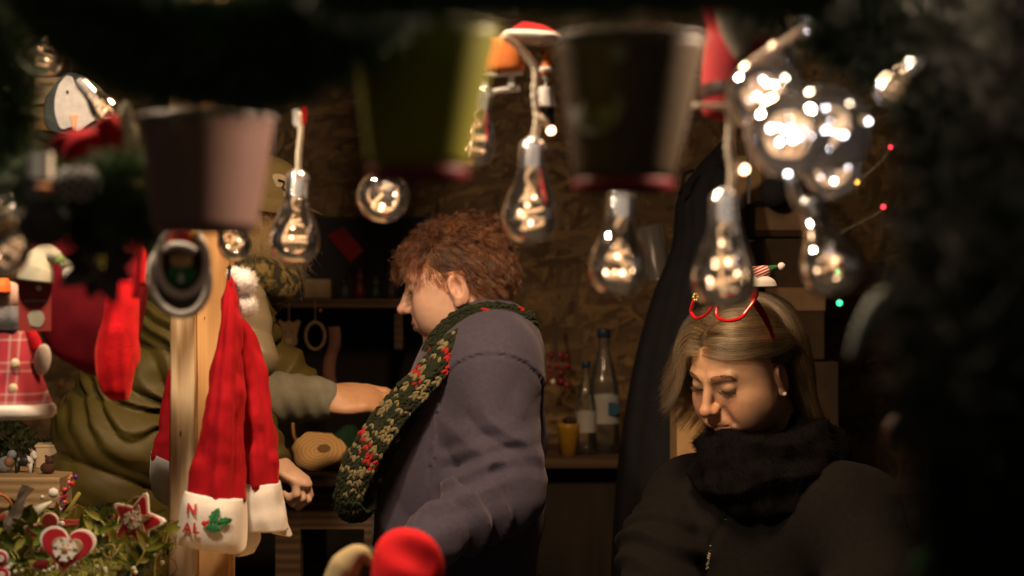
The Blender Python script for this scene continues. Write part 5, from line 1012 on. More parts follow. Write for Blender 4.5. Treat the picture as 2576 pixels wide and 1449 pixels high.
for X, Y, rr_, lb in ((0, 1405, 20, 'round red wooden disc with white rim at left edge'), (2, 1447, 22, 'round red wooden disc with white rim at bottom left corner')):
    d = 2.5; k = S(d); t = thing('round_ornament', lb, 'ornament', P(X, Y, d), 'round red discs at the left edge'); g = G(); g.prism(disc(rr_ * k * 1.1, 28), .005, P(X, Y, d), bev=.0008); g.build('rim', m_wpaint, t, smooth=False); g = G(); g.prism(disc(rr_ * k * .9, 28), .003, P(X, Y, d - .0035), bev=.0006); g.build('disc', m_rw, t, smooth=False)
    g = flake(9 * k); g.v = [q + P(X + 2, Y, d - .0062) for q in g.v]; g.build('snowflake', m_wpaint, t, smooth=False)
    g = G(); g.ell(P(X + 20, Y + 24, d), 7 * k); g.build('bead', M('grey bead', (.5, .46, .42), .4), t)
# cellophane wands
m_cel = glassy('cellophane', (.95, .95, 1.0), 1.9, .10, .78, (.95, .93, 1.0))
for i, (a_, b_, w_, lb) in enumerate([((-20, 1400), (72, 1225), 13, 'long clear cellophane wand leaning at the left edge'), ((-10, 1432), (92, 1332), 11, 'short clear cellophane wand low at the left edge'), ((30, 1330), (60, 1228), 9, 'thin upright cellophane wand behind the long one')]):
    p0, p1 = P(*a_, 2.62 + .03 * i), P(*b_, 2.62 + .03 * i); t = thing('cellophane_wand', lb, 'wand', p0, 'cellophane wands at the left edge'); k = S(2.62); u = unit(p1 - p0); s = unit(np.cross(u, [0, 1, 0])); rr = random.Random(i); g = G()
    n = 18; L = [p0 + (p1 - p0) * q + s * w_ * k * (1 + .3 * math.sin(q * 14 + i)) + np.array([0, .006 * math.sin(q * 23), 0]) for q in np.linspace(0, 1, n)]; Rr = [p0 + (p1 - p0) * q - s * w_ * k * (1 + .3 * math.cos(q * 11)) + np.array([0, .006 * math.cos(q * 19), 0]) for q in np.linspace(0, 1, n)]; C_ = [(a + b) / 2 + np.array([0, -.007, 0]) for a, b in zip(L, Rr)]; C2 = [(a + b) / 2 + np.array([0, .007, 0]) for a, b in zip(L, Rr)]
    v = np.stack([L, C_, Rr, C2], 1).reshape(-1, 3); g.add(v, [(q * 4 + j, q * 4 + (j + 1) % 4, q * 4 + 4 + (j + 1) % 4, q * 4 + 4 + j) for q in range(n - 1) for j in range(4)]); g.build('film', m_cel, t, smooth=False)
    g = G(); g.tube([p0, p1 - (p1 - p0) * .1], .0016, 6); g.build('stick', m_wpaint, t)
# bead spray
d = 2.72; k = S(d); t = thing('bead_spray', 'spray of colourful shiny beads rising behind the heart', 'bead spray', P(120, 1330, d)); rr = random.Random(4)
g = G(); g.tube([P(100, 1340, d), P(135, 1290, d), P(165, 1240, d), P(182, 1200, d)], .0012, 6, n=14); g.build('stem', m_stem, t)
bm = [M('bead ' + n_, c, .15, .7) for n_, c in (('red', (.55, .02, .03)), ('green', (.02, .28, .05)), ('violet', (.12, .02, .35)), ('pink', (.7, .25, .3)), ('gold', (.6, .35, .05)), ('coral', (.6, .12, .1)))]
path = catmull(np.array([(118, 1325), (145, 1285), (160, 1255), (168, 1225), (182, 1198)]), 60)
for i in range(44):
    X, Y = path[int(i / 44 * 59)]; top = i > 34; g = G(); g.ell(P(X + rr.uniform(-9, 9) * (1.5 if top else 1), Y + rr.uniform(-8, 8), d + rr.uniform(-.008, .008)), rr.uniform(3.2, 5.5) * k * (1.25 if top else 1), seg=10, rings=8)
    g.build('bead', bm[rr.choice((0, 0, 5, 5, 1, 2, 3, 4) if not top else (0, 1, 2, 3, 4, 0))], t)
for X, Y, q in ((134, 1240, 13), (106, 1251, 6), (150, 1350 - 68, 6), (155, 1318, 8)): g = G(); g.ell(P(X, Y, d), q * k, seg=16, rings=10); o = g.build('pompom', m_white, t)
g = G(); g.prism(star_o(8 * k, .45), .002, P(154, 1300, d - .01)); g.build('star', m_wpaint, t, smooth=False); g = G(); g.prism(star_o(10 * k, .45), .002, P(141, 1310, d - .01)); g.build('star', M('teal glitter', (.04, .12, .14), .4), t, smooth=False)
# olive paper leaf and straw, red raffia rope
t = thing('olive_bow', 'olive green paper bow with a thin straw beside the beads', 'bow', P(175, 1290, 2.85)); k = S(2.85); g = G(); g.prism(np.array([(-30, -10), (12, 28), (42, 14), (36, -8), (30, -38), (-10, -30)])[::-1] * k, .004, P(172, 1292, 2.85)); g.build('paper', M('olive paper', (.15, .125, .012), .7), t, smooth=False); g = G(); g.tube([P(120, 1358, 2.82), P(200, 1240, 2.8)], .0028, 6); g.build('straw', M('straw green', (.34, .30, .08), .6), t)
t = thing('raffia_wreath', 'red raffia rope bundle lying behind the heart', 'raffia', P(215, 1330, 2.75)); g = G(); rr = random.Random(8)
for i in range(60): o_ = rr.uniform(-10, 10); g.tube([P(150 + rr.uniform(-8, 8), 1318 + o_, 2.74 + rr.uniform(-.02, .02)), P(200, 1316 + o_ * .8, 2.72), P(235, 1328 + o_, 2.72), P(270 + rr.uniform(-20, 16), 1346 + o_, 2.74)], .0009, 5, n=8)
g.build('strand', M('red raffia', (.30, .05, .035), .8, var=.4, vs=60), t)
t = thing('foil_garland', 'red tinsel pieces glinting between heart and star', 'tinsel', P(285, 1310, 2.8)); g = G()
for i in range(40): p = P(rr.uniform(262, 308), rr.uniform(1288, 1345), 2.78 + rr.uniform(-.03, .03)); g.box(p, (.005, .0006, .003), rotm(rr.uniform(0, 180), rr.uniform(0, 180), 0))
g.build('foil', M('red foil', (.5, .02, .04), .2, metal=.8), t, smooth=False)
t = thing('raffia_bundle', 'orange raffia strands lying between wands and heart', 'raffia', P(70, 1370, 2.66)); g = G()
for i in range(26): g.tube([P(rr.uniform(20, 60), 1395 + rr.uniform(-8, 12), 2.64), P(rr.uniform(50, 80), 1372 + rr.uniform(-8, 8), 2.62), P(rr.uniform(80, 100), 1352 + rr.uniform(-8, 8), 2.64)], .0008, 5, n=7)
g.build('strand', M('orange raffia', (.34, .09, .03), .8), t)
t = thing('gold_paper', 'orange and cream wrapping paper curls at the left edge', 'paper', P(10, 1300, 2.72)); g = G(); g.tube([P(-20, 1240, 2.75), P(14, 1250, 2.75), P(36, 1276, 2.75)], [.003, .002], 6, n=10); g.build('curl', M('orange curl', (.5, .16, .05), .4), t)
for a_, b_, mt in (((-20, 1335), (55, 1285), (.45, .10, .06)), ((-10, 1310), (70, 1300), (.55, .45, .3)), ((20, 1350), (110, 1290), (.4, .4, .28)), ((60, 1330), (130, 1262), (.4, .42, .34))):
    g = G(); p0, p1 = P(*a_, 2.76), P(*b_, 2.76); g.tube([p0, (p0 + p1) / 2 + [0, -.01, .006], p1], [.006, .009, .002], 8, n=10); v = g.v[0]; g.build('strip', M('wrap strip', mt, .4), t)
# dark hedge of greens behind the shelf figures
t_ = G(); r = np.random.default_rng(11); n = 6000; bx = r.uniform(0, 1, n); P0, P1 = P(-80, 1100, 3.7), P(260, 1100, 3.7)
b = np.stack([P0[0] + (P1[0] - P0[0]) * bx, 3.62 + .2 * r.random(n), P(0, 1195, 3.7)[2] + r.random(n) ** .8 * 130 * S(3.7) * (.75 + .3 * np.sin(bx * 9))], 1)
leaf_blades(t_, b, r.normal(size=(n, 3)) + [0, -.4, .4], r.uniform(.012, .03, n), r.uniform(.002, .005, n), n, r)
o = t_.build('fir_greens', [M('dark fir %d' % i, c, .6) for i, c in enumerate(((.02, .03, .01), (.03, .035, .012), (.045, .04, .02)))]); tag(o, 'dark heap of fir greens behind the shelf figures', 'greens', kind='stuff')
# ================================================================ people
m_skin = vcolmat('skin', .48, .18, .15, 700)
def basis(th, ph, roll=0):
    """columns right, forward, up for a face turned th from image-left towards the camera, pitched down ph"""
    th, ph, roll = map(math.radians, (th, ph, roll))
    F0 = np.array([-math.cos(th), -math.sin(th), 0]); L = np.array([math.sin(th), -math.cos(th), 0])
    F = F0 * math.cos(ph) - np.array([0, 0, 1]) * math.sin(ph); U = F0 * math.sin(ph) + np.array([0, 0, 1]) * math.cos(ph)
    Rt = -L; Rt2 = Rt * math.cos(roll) + U * math.sin(roll); U2 = U * math.cos(roll) - Rt * math.sin(roll)
    return np.stack([Rt2, F, U2], 1)
def head_fn(o):
    """face in its own frame: x right, y forward, z up, origin between the ears"""
    ng = o.get
    nl, nw, cheek, jaw, lid = ng('nose', 1), ng('nosew', 1), ng('cheek', 1), ng('jaw', 1), ng('lid', 1)
    def f(p0):
        p = p0.copy(); p[:, 0] = np.abs(p[:, 0]); E = lambda c, r, R=None: sd_ell(p, c, r, R); C = lambda a, b, ra, rb=None: sd_cap(p, a, b, ra, rb)
        d = E((0, -.006, .045), (.074, .096, .083))
        d = smin(d, E((0, .030, .012), (.066, .064, .080)), .02)
        d = smin(d, E((0, .045, -.030), (.052 * jaw, .048, .060)), .02)
        d = smin(d, E((.030 * jaw, .020, -.052), (.024, .036, .026)), .025)
        d = smin(d, E((0, .074, -.079), (.019, .017, .016)), .018)                       # chin
        d = smin(d, E((.038, .064, -.006), (.022 * cheek, .020, .020)), .016)             # cheekbone
        d = smin(d, E((.030, .064, -.032), (.022 * cheek, .023, .026)), .02); d = smin(d, E((.043, .038, -.026), (.022 * cheek, .036, .036)), .03)             # cheek
        d = smin(d, C((.010, .0905, .043), (.040, .079, .045), .007, .006), .012)         # brow ridge
        d = smax(d, -E((.0315, .1005, .0245), (.0175, .0125, .0125)), .012)               # eye socket
        d = smin(d, E((.0315, .0775, .0255), (.0150, .0138, .0128 * lid)), .0035)         # eye under its lids
        d = smin(d, C((0, .092, .034), (0, .1135 * nl ** .3, -.004), .0065 * nw, .0085 * nw), .009)   # bridge
        d = smin(d, E((0, .1145 * nl ** .35, -.0075), (.0108 * nw, .0108, .0098)), .006)  # tip
        d = smin(d, E((0, .1035, -.008), (.0125 * nw, .0110, .0095)), .006); d = smin(d, E((.0108 * nw, .1035, -.0108), (.0068, .0098, .0070)), .006)          # wing
        d = smax(d, -E((.0062 * nw, .1085, -.0190), (.0032, .0046, .0034)), .003)         # nostril
        d = smin(d, E((0, .088, -.038), (.026, .014, .020)), .012)                        # muzzle
        d = smin(d, C((0, .1010, -.0365), (.019, .0905, -.0405), .0048, .0024), .004)     # upper lip
        d = smin(d, C((0, .0990, -.0475), (.017, .0895, -.0445), .0056, .0028), .004)     # lower lip
        d = smax(d, -C((0, .1075, -.0418), (.022, .0955, -.0422), .0016, .0012), .002)    # mouth line
        d = smax(d, -C((.0215, .0965, -.014), (.031, .0885, -.038), .0006, .0004), .016)   # fold beside the nose
        d = smin(d, C((0, -.018, -.03), (0, -.040, -.150), .050, .056), .03)              # neck
        d = smin(d, C((0, -.045, -.150), (.075, -.050, -.185), .05, .04), .04)
        # ear: rim, lobe, hollow
        q = p - np.array([.071, -.008, .004]); Re = rotm(z=-22) @ rotm(x=-12); e = sd_ell(q, (0, 0, 0), (.0085, .0175, .031), Re); e = smax(e, -sd_ell(q, (.009, .002, .004), (.0075, .0105, .018), Re), .004); e = smin(e, sd_ell(q, (.001, .007, -.024), (.005, .007, .009)), .006); e = smin(e, sd_ell(q, (.002, .008, -.004), (.005, .004, .007)), .004)
        return smin(d, e, .006)
    return f
def tone_fn(v, skin, lips, blush):
    x = np.abs(v[:, 0]); g = lambda c, r: np.exp(-(((np.stack([x, v[:, 1], v[:, 2]], 1) - np.array(c)) / np.array(r)) ** 2).sum(1))
    T = np.tile(np.array(skin), (len(v), 1)); mixin = lambda T, c, a: T * (1 - a[:, None]) + np.array(c) * a[:, None]
    T = mixin(T, blush, np.clip(.75 * g((0, .115, -.008), (.016, .018, .014)) + .55 * g((.036, .075, -.014), (.022, .03, .020)) + .5 * g((.075, -.005, .0), (.012, .02, .04)), 0, 1))
    T = mixin(T, lips, np.clip(g((0, .1, -.0365), (.021, .014, .0052)) + g((0, .1, -.0475), (.018, .014, .0066)), 0, .9))
    T = mixin(T, mul(skin, .62), np.clip(.7 * g((.031, .088, .036), (.018, .014, .004)) + .55 * g((.032, .088, .013), (.016, .014, .006)), 0, 1))
    return T
def make_person(label, c, B, sc, opts, skin, lips, blush, hands=(), h=.0016):
    v, f = sdf_mesh(head_fn(opts), (-.12, -.13, -.21), (.12, .14, .15), h)
    T = tone_fn(v, skin, lips, blush); W = (v * sc) @ B.T + c
    vs, fs, ts = [W], [f], [T]; n = len(W)
    for fn, lo, hi, hh, tc in hands:
        hv, hf = sdf_mesh(fn, lo, hi, hh); vs.append(hv); fs.append(hf + n); ts.append(np.tile(np.array(tc), (len(hv), 1))); n += len(hv)
    o = sdf_build('person', np.vstack(vs) - c, np.vstack(fs), m_skin, None, np.vstack(ts)); o.location = V(c); tag(o, label, 'person'); return o
def hand_sdf(wr, dirv, palmn, size=1.0, curl=(.7, .7, .7, .7), thumb=1, spread=.10):
    """palm, four bent fingers of different length and a thumb from the side of the palm"""
    dirv = unit(np.array(dirv, float)); pn = np.array(palmn, float); pn = unit(pn - dirv * (pn @ dirv)); side = np.cross(dirv, pn) * thumb
    P_ = lambda a, b, c: wr + size * (dirv * a + side * b + pn * c)
    segs = []
    for i, (b, L) in enumerate(((.027, .072), (.009, .080), (-.009, .074), (-.026, .058))):
        a0 = np.array([.088 - abs(b - .009) * .25, b, 0.]); ang = -spread * (i - 1.5) * .5; cu = 0; pt = a0
        for j, fr in enumerate((.45, .31, .24)):
            cu += curl[i] * (1.0 if j else .8); dv = np.array([math.cos(cu) * math.cos(ang), -math.sin(ang) * math.cos(cu), math.sin(cu)]); nx = pt + dv * L * fr
            segs.append((P_(*pt), P_(*nx), size * (.0092 - .001 * j), size * (.0085 - .001 * j))); pt = nx
    th = [np.array([.025, .030, .008]), np.array([.052, .046, .020]), np.array([.078, .046, .036]), np.array([.098, .034, .046])]
    for a, b, r in zip(th[:-1], th[1:], (.0125, .0105, .009)): segs.append((P_(*a), P_(*b), size * r, size * r * .88))
    Rm = np.stack([dirv, side, pn], 1)
    def f(p):
        d = sd_ell(p, P_(.052, 0, 0), np.array([.056, .042, .0165]) * size, Rm); d = smin(d, sd_cap(p, P_(.0, 0, 0), P_(.03, 0, 0), .024 * size, .022 * size), .02)
        d = smin(d, sd_cap(p, wr - dirv * .09 * size, wr, .031 * size, .024 * size), .012)
        for a, b, ra, rb in segs: d = smin(d, sd_cap(p, a, b, ra, rb), .0045 * size)
        return d
    pts = np.array([q for s in segs for q in s[:2]] + [wr - dirv * .09 * size]); return f, pts.min(0) - .045, pts.max(0) + .045
def fleece(name, col, var=.12, sheen=.6, scol=None):
    return M(name, col, .95, .08, var=var, vs=120, bmp=.8, bs=420, bd=.0015, sheen=sheen, sheen_col=scol)
def ridge(x): return 1 - np.abs(2 * (x - np.floor(x)) - 1)

# ---------------------------------------------------------------- woman in profile
dW = 3.40; sc1 = 1.0; B1 = basis(-8, 13); e1 = P(1150, 728, dW); c1 = e1 - B1 @ np.array([-.073, -.006, .004]) * sc1
W1 = make_person('woman with short auburn curls seen in profile, in grey fleece and chunky scarf', c1, B1, sc1, dict(nose=1.05, nosew=1.0, cheek=1.0, jaw=1.05, lid=1.0), (.52, .33, .245), (.44, .20, .17), (.56, .29, .22))
H1 = lambda q: (np.asarray(q) * sc1) @ B1.T + c1
def f_j1(p):
    sh = P(1238, 938, 3.32); el = P(1272, 1238, 3.26); wr = P(1065, 1372, 3.12)
    d = sd_ell(p, P(1195, 1075, 3.48), (.135, .19, .235)); d = smin(d, sd_ell(p, P(1140, 1330, 3.48), (.155, .18, .26)), .08); d = smin(d, sd_ell(p, P(1165, 1640, 3.48), (.17, .19, .22)), .06)
    d = smin(d, sd_cap(p, P(1240, 905, 3.37), P(1240, 908, 3.61), .080), .06)
    d = smin(d, sd_ell(p, P(1228, 850, 3.47), (.085, .10, .075)), .05)                                      # collar
    t = np.clip(cap_t(p, sh, el), -.3, 1.3)
    a = sd_cap(p, sh, el, .080, .066); t2 = cap_t(p, el, wr); b = sd_cap(p, el, wr, .064, .048); arm = smin(a, b, .035)
    # gathers of cloth round the elbow and down the forearm
    u = (p - el) @ unit(np.array([-.35, .1, 1.0])); front = np.clip(((sh - p)[:, 0] + .06) * 9, 0, 1)
    wv = vnoise(p * 9) * .9
    g1 = np.exp(-((u - .045) / .065) ** 2) * (.35 + .65 * front); arm = arm - .0135 * g1 * (ridge(u / .042 + wv + (p[:, 0] - el[0]) * 2.0) - .4)
    s2 = np.clip(t2, 0, 1); arm = arm - .018 * np.where((t2 > .05) & (t2 < 1), 1, 0) * np.sin(np.pi * np.clip(s2, 0, 1)) * (ridge(t2 * 4.2 + wv + (p[:, 2] - el[2]) * 6) - .45)
    arm = arm - .016 * np.exp(-((t - .55) / .35) ** 2) * (ridge(((p - sh) @ unit(np.array([.8, 0, .5]))) / .085 + wv * 1.3) - .5)
    arm = arm - .008 * (vnoise(p * 16) - .5)
    d = d - .012 * (vnoise(p * 7 + 3) - .5) - .010 * (ridge(((p - P(1000, 1300, 3.3)) @ unit(np.array([.9, 0, .45]))) / .11 + 1.1 * vnoise(p * 6)) - .5) * np.clip((1.40 - p[:, 2]) * 6, 0, 1)
    e = smin(d, arm, .06)
    # piped seams: arm hole and front panel
    ah = np.abs((p - P(1110, 1000, 3.3)) @ unit(np.array([1.0, 0, .12])) + .10 * (p[:, 2] - P(0, 1040, 3.3)[2]) ** 2 * 8)
    sc_ = P(1238, 1000, 3.3); qx = (p[:, 0] - sc_[0]) / .098; qz = (p[:, 2] - sc_[2]) / .082; qq = np.sqrt(qx ** 2 + qz ** 2); dist = np.where(qz > 0, (qq - 1) * .085, -(p[:, 0] - sc_[0] + .098 - .05 * qz * .1)); m_ = (p[:, 1] < 3.42) * (p[:, 2] > P(0, 1175, 3.3)[2]) * ((qz > 0) | (qx < 0)) * (np.abs(dist) < .03)
    e = e - .0040 * m_ * np.exp(-(np.maximum(dist, 0) / .007) ** 2) * (dist > -.0015) + .0022 * m_ * np.exp(-((dist + .003) / .0035) ** 2)
    fr = P(1075, 1240, 3.3)[0] + .08 * (p[:, 2] - P(0, 1240, 3.3)[2]); e = e + .0035 * np.exp(-((p[:, 0] - fr) / .0035) ** 2) * (p[:, 1] < 3.40) * (p[:, 2] < P(0, 1130, 3.3)[2])
    return e
v, f = sdf_mesh(f_j1, P(840, 1800, 3.48) - [0, .46, 0], P(1500, 760, 3.48) + [0, .30, 0], .0048)
m_fl1 = fleece('mauve grey fleece', (.060, .055, .082), .10, .45, (.36, .32, .38)); sdf_build('jacket', v, f, m_fl1, W1)
m_trs = M('dark trousers cloth', (.02, .02, .022), .9)
def trousers(parent, c, yaw=0, w_=.1):
    c = np.array(c); ca, sa = math.cos(yaw), math.sin(yaw); s = np.array([ca, sa, 0]) * w_; fw = np.array([-sa, ca, 0])
    def f(p):
        d = sd_ell(p, c + [0, 0, .92], (.175, .175, .14))
        for q in (-1, 1): d = smin(d, sd_cap(p, c + s * q + [0, 0, .88], c + s * q * 1.05 + [0, 0, .48], .095, .068), .04); d = smin(d, sd_cap(p, c + s * q * 1.05 + [0, 0, .48], c + s * q * 1.05 + [0, 0, .09], .066, .052), .03)
        return d
    v, f_ = sdf_mesh(f, c + [-.3, -.3, .03], c + [.3, .3, 1.12], .014); sdf_build('trousers', v, f_, m_trs, parent)
    for q in (-1, 1):
        g = G(); a = c + s * q * 1.05; g.ell(a + fw * .05 + [0, 0, .045], (.05, .12, .045), rotm(z=math.degrees(yaw))); g.build('shoe', m_black, parent)
trousers(W1, [P(1180, 0, 3.48)[0], 3.48, 0], math.radians(90))
# left hand resting behind the red hat
wr1 = P(1060, 1375, 3.12); fn, lo, hi = hand_sdf(wr1, unit(P(1065, 1372, 3.12) - P(1272, 1238, 3.26)), (0, .6, -.8), .95, (.35, .4, .45, .5)); v, f = sdf_mesh(fn, lo, hi, .0035); sdf_build('hand', v, f, M('warm skin', (.5, .32, .23), .5), W1)
# hair
m_aub = hairmat('auburn hair', [(0, (.014, .0045, .002)), (.5, (.036, .010, .004)), (1, (.30, .10, .026))], .3, .35, True)
def scalp_roots(n, keep, rng, rx=.0755, ry=.0975, rz=.0845, c=(0, -.006, .045)):
    out = []; tot = 0
    while tot < n:
        d = unit(rng.normal(size=(n * 2, 3))); q = d * [rx, ry, rz] + c; m = keep(q); out.append(np.hstack([q[m], unit(d[m] / [rx, ry, rz])])); tot += m.sum()
    o = np.vstack(out)[:n]; return o[:, :3], o[:, 3:]
def hairline(q, wedge=False):      # scalp area: behind the forehead, above ears and down the nape
    x, y, z = np.abs(q[:, 0]), q[:, 1], q[:, 2]
    front = y < .070 + .25 * np.clip(z - .075, 0, 1) - .30 * x; up = z > .068
    sidez = np.where(y > .012, .050 + .35 * (y - .012), np.where(y > -.022, .030, -.058 - .2 * (y + .02)))
    if wedge: sidez = np.where(y > .012, .000 + np.where(y > .034, .85, 1.1) * np.abs(y - .034), sidez)
    return ((y < .072 if wedge else y < .045) | up) & ((y < .086) & (z > sidez)) & ((y < (.072 if wedge else .060)) | (z > .080))
rg = np.random.default_rng(21); N1 = 15000; rt, nm = scalp_roots(N1, lambda q: hairline(q, True), rg, .0795, .0985, .0855)
K = 14; t = np.linspace(0, 1, K)[None, :, None]
top = np.clip((rt[:, 2] - .06) / .05, 0, 1)[:, None]; frontw = np.clip((rt[:, 1] + .0) / .07, 0, 1)[:, None]
back = np.clip((-rt[:, 1] - .0) / .07, 0, 1)[:, None]
cl = np.floor(rt / .013); chs = (np.sin(cl @ np.array([12.99, 78.2, 37.7])) * 43758.5) % 1; ch2 = (np.sin(cl @ np.array([39.3, 11.1, 83.1])) * 23421.6) % 1
L1 = (.022 + .012 * top[:, 0] + .014 * frontw[:, 0] * top[:, 0] + .012 * back[:, 0]) * rg.uniform(.75, 1.15, N1); L1 = np.where((rt[:, 2] < .06) & (rt[:, 1] > .0), .021, L1); L1 = np.where((rt[:, 2] > .07) & (rt[:, 1] > .05), .050, L1)
flow = nm * (.14 + .22 * top * (.3 + .7 * frontw)) + np.array([0, 1, .25]) * frontw * top * .9 + (np.array([0, -.55, -.8]) * (1 - frontw) + np.array([0, .1, -1]) * frontw) * (1 - top) * .95 + np.array([0, -.6, .1]) * (1 - frontw) * top * .6
flow = unit(flow); s1 = unit(np.cross(flow, nm + rg.normal(size=nm.shape) * .05)); s2 = np.cross(flow, s1)
ph = (chs * 6.28)[:, None, None]; tw = (1.1 + .9 * ch2)[:, None, None]; A_ = ((.0018 + .0045 * top[:, 0]) * (.6 + .8 * chs))[:, None, None] * t ** .7
pts = rt[:, None] - nm[:, None] * .002 + flow[:, None] * t * L1[:, None, None] + s1[:, None] * np.cos(ph + tw * 6.28 * t) * A_ + s2[:, None] * (np.sin(ph + tw * 6.28 * t) - np.sin(ph)) * A_ - nm[:, None] * (t ** 2) * .006 + np.array([0, .1, -1]) * (frontw * top)[:, None] * t ** 2 * .026 + rg.normal(size=(N1, 1, 3)) * .004 * t
pts, near = clumped(pts, 900, .62, 1.0, rg); pts = pts + rg.normal(size=(N1, 1, 3)) * np.where(rg.random(N1) < .025, .006, .0007)[:, None, None] * t ** 1.3; strands('hair', H1(pts.reshape(-1, 3)).reshape(N1, K, 3), .00022, m_aub, W1, shade=.25 + .5 * ((near * .618) % 1) + rg.normal(size=N1) * .12)
# skull cap of dense hair under the curls
def hair_cap(parent, H, B, sc, c, col, name='hair_base', lift=.003, wedge=False):
    fn = head_fn({})
    def f(p):
        d = sd_ell(p, (0, -.006, .045), (.074 + lift, .096 + lift, .083 + lift)); x = np.abs(p[:, 0]); y, z = p[:, 1], p[:, 2]
        lim = np.where(y > .012, (.006 + .95 * np.abs(y - .034)) if wedge else .056 + .35 * (y - .012), np.where(y > -.022, .034, -.035)); m = lim - z; m = np.maximum(m, y - .074); m = np.maximum(m, np.minimum(y - (.066 if wedge else .04), .074 - z))
        return smax(d, m, .008)
    v, fc = sdf_mesh(f, (-.1, -.12, -.06), (.1, .1, .15), .003); return sdf_build(name, H(v), fc, M(name + ' colour', col, .6), parent)
hair_cap(W1, H1, B1, sc1, c1, (.018, .006, .003), lift=.0012, wedge=True)
# brows, closed lids' lashes
def brow(parent, H, mat, n=150, z0=.046, seed=0, lw=.00016):
    r = np.random.default_rng(seed)
    for s in (-1, 1):
        q = r.random(n); x = .012 + .034 * q; zz = z0 + .006 * np.sin(q * 2.6) - .003 * q + r.normal(size=n) * .0012; y = .1005 - .012 * q - 5.2 * np.clip(x - .02, 0, 1) ** 2 * 1.6
        b = np.stack([s * x, y, zz], 1); dd = np.stack([s * np.full(n, .6), np.full(n, -.22), .35 - .6 * q], 1); t = np.linspace(0, 1, 4)[None, :, None]
        strands('eyebrow', H((b[:, None] + dd[:, None] * t * .009).reshape(-1, 3)).reshape(n, 4, 3), lw, mat, parent)
def lashes(parent, H, mat, z=.0195, y=.0905, seed=0, n=46, L=.008):
    r = np.random.default_rng(seed)
    for s in (-1, 1):
        q = np.linspace(-1, 1, n); b = np.stack([s * (.0315 + .0140 * q), y - .0052 * q ** 2 - .003 * (q > 0) * q, z - .0015 * np.cos(q * 1.5) + .002 * q ** 2], 1); t = np.linspace(0, 1, 5)[None, :, None]
        dd = np.stack([s * q * .5, np.full(n, .75), np.full(n, -.55)], 1); up = np.array([0, .1, .5])
        strands('eyelashes', H((b[:, None] + dd[:, None] * t * L + up * t ** 2 * L).reshape(-1, 3)).reshape(n, 5, 3), .0004, mat, parent, tip=.2)
        g = G(); pts = np.stack([s * (.0315 + .0142 * q), y + .0006 - .0055 * q ** 2 - .003 * (q > 0) * q, z - .0012 * np.cos(q * 1.5) + .002 * q ** 2], 1); g.tube(H(pts), .0011, 6); g.build('lash_line', m_black, parent)
m_dbrow = hairmat('dark brow hair', [(0, (.02, .012, .008)), (1, (.05, .03, .02))], .4)
brow(W1, H1, m_dbrow, 110, seed=1); lashes(W1, H1, m_dbrow, seed=1, L=.004)
# chunky knitted scarf
m_yg = M('dark green yarn', (.017, .021, .012), .95, .1, var=.4, vs=70, bmp=.9, bs=500, sheen=.4, sheen_col=(.2, .25, .15)); m_yb = M('oat yarn', (.17, .145, .075), .95, .1, var=.25, vs=70, bmp=.9, bs=500, sheen=.4); m_yr = M('red yarn', (.30, .022, .022), .95, .1, var=.25, vs=70, bmp=.9, bs=500, sheen=.4)
def knit(parent, path, nrm, width, rows, cols, seed, name, patch):
    p = catmull(np.array(path), rows); T = unit(np.gradient(p, axis=0)); Nn = catmull(np.array(nrm), rows); Nn = unit(Nn - T * (Nn * T).sum(1, keepdims=True)); W = np.cross(T, Nn); wd = np.interp(np.linspace(0, 1, rows), np.linspace(0, 1, len(width)), width); g = G(); rr = random.Random(seed); step = np.linalg.norm(np.diff(p, axis=0), axis=1).mean()
    for i in range(rows):
        for j in range(cols):
            q = (j + .5) / cols * 2 - 1; bul = math.sqrt(max(0, 1 - q * q * .92)); cc = p[i] + W[i] * q * wd[i] + Nn[i] * wd[i] * .62 * bul
            on = unit(W[i] * q * .8 + Nn[i] * bul); tg = T[i]; wl_ = np.cross(tg, on)
            n = patch(i / rows, q, rr); 
            for s in (-1, 1):
                ax = unit(tg + wl_ * s * .45); Rm = np.stack([ax, np.cross(on, ax), on], 1); g.ell(cc + wl_ * s * wd[i] / cols * .52 + np.array([rr.uniform(-1, 1) for _ in range(3)]) * .0017, np.array((step * .85, wd[i] / cols * .58, wd[i] / cols * .66)) * rr.uniform(.82, 1.18), Rm, seg=8, rings=6, m=n)
    g2 = G(); g2.tube(p + Nn * wd[:, None] * .12, wd * .62, 12); o2 = g2.build(name, m_yg, parent); o = g.build('stitches', [m_yg, m_yb, m_yr], o2); o['kind'] = 'stuff'; return o2
def patch1(t, q, rr):
    k = math.sin(t * 44 + q * 2.2) + .7 * math.sin(t * 17 + 1.3); 
    if k > 1.0: return rr.choice((2, 2, 2, 1, 1, 0))
    if k > -.2: return 1 if rr.random() < .56 else 0
    return 0 if rr.random() < .80 else 1
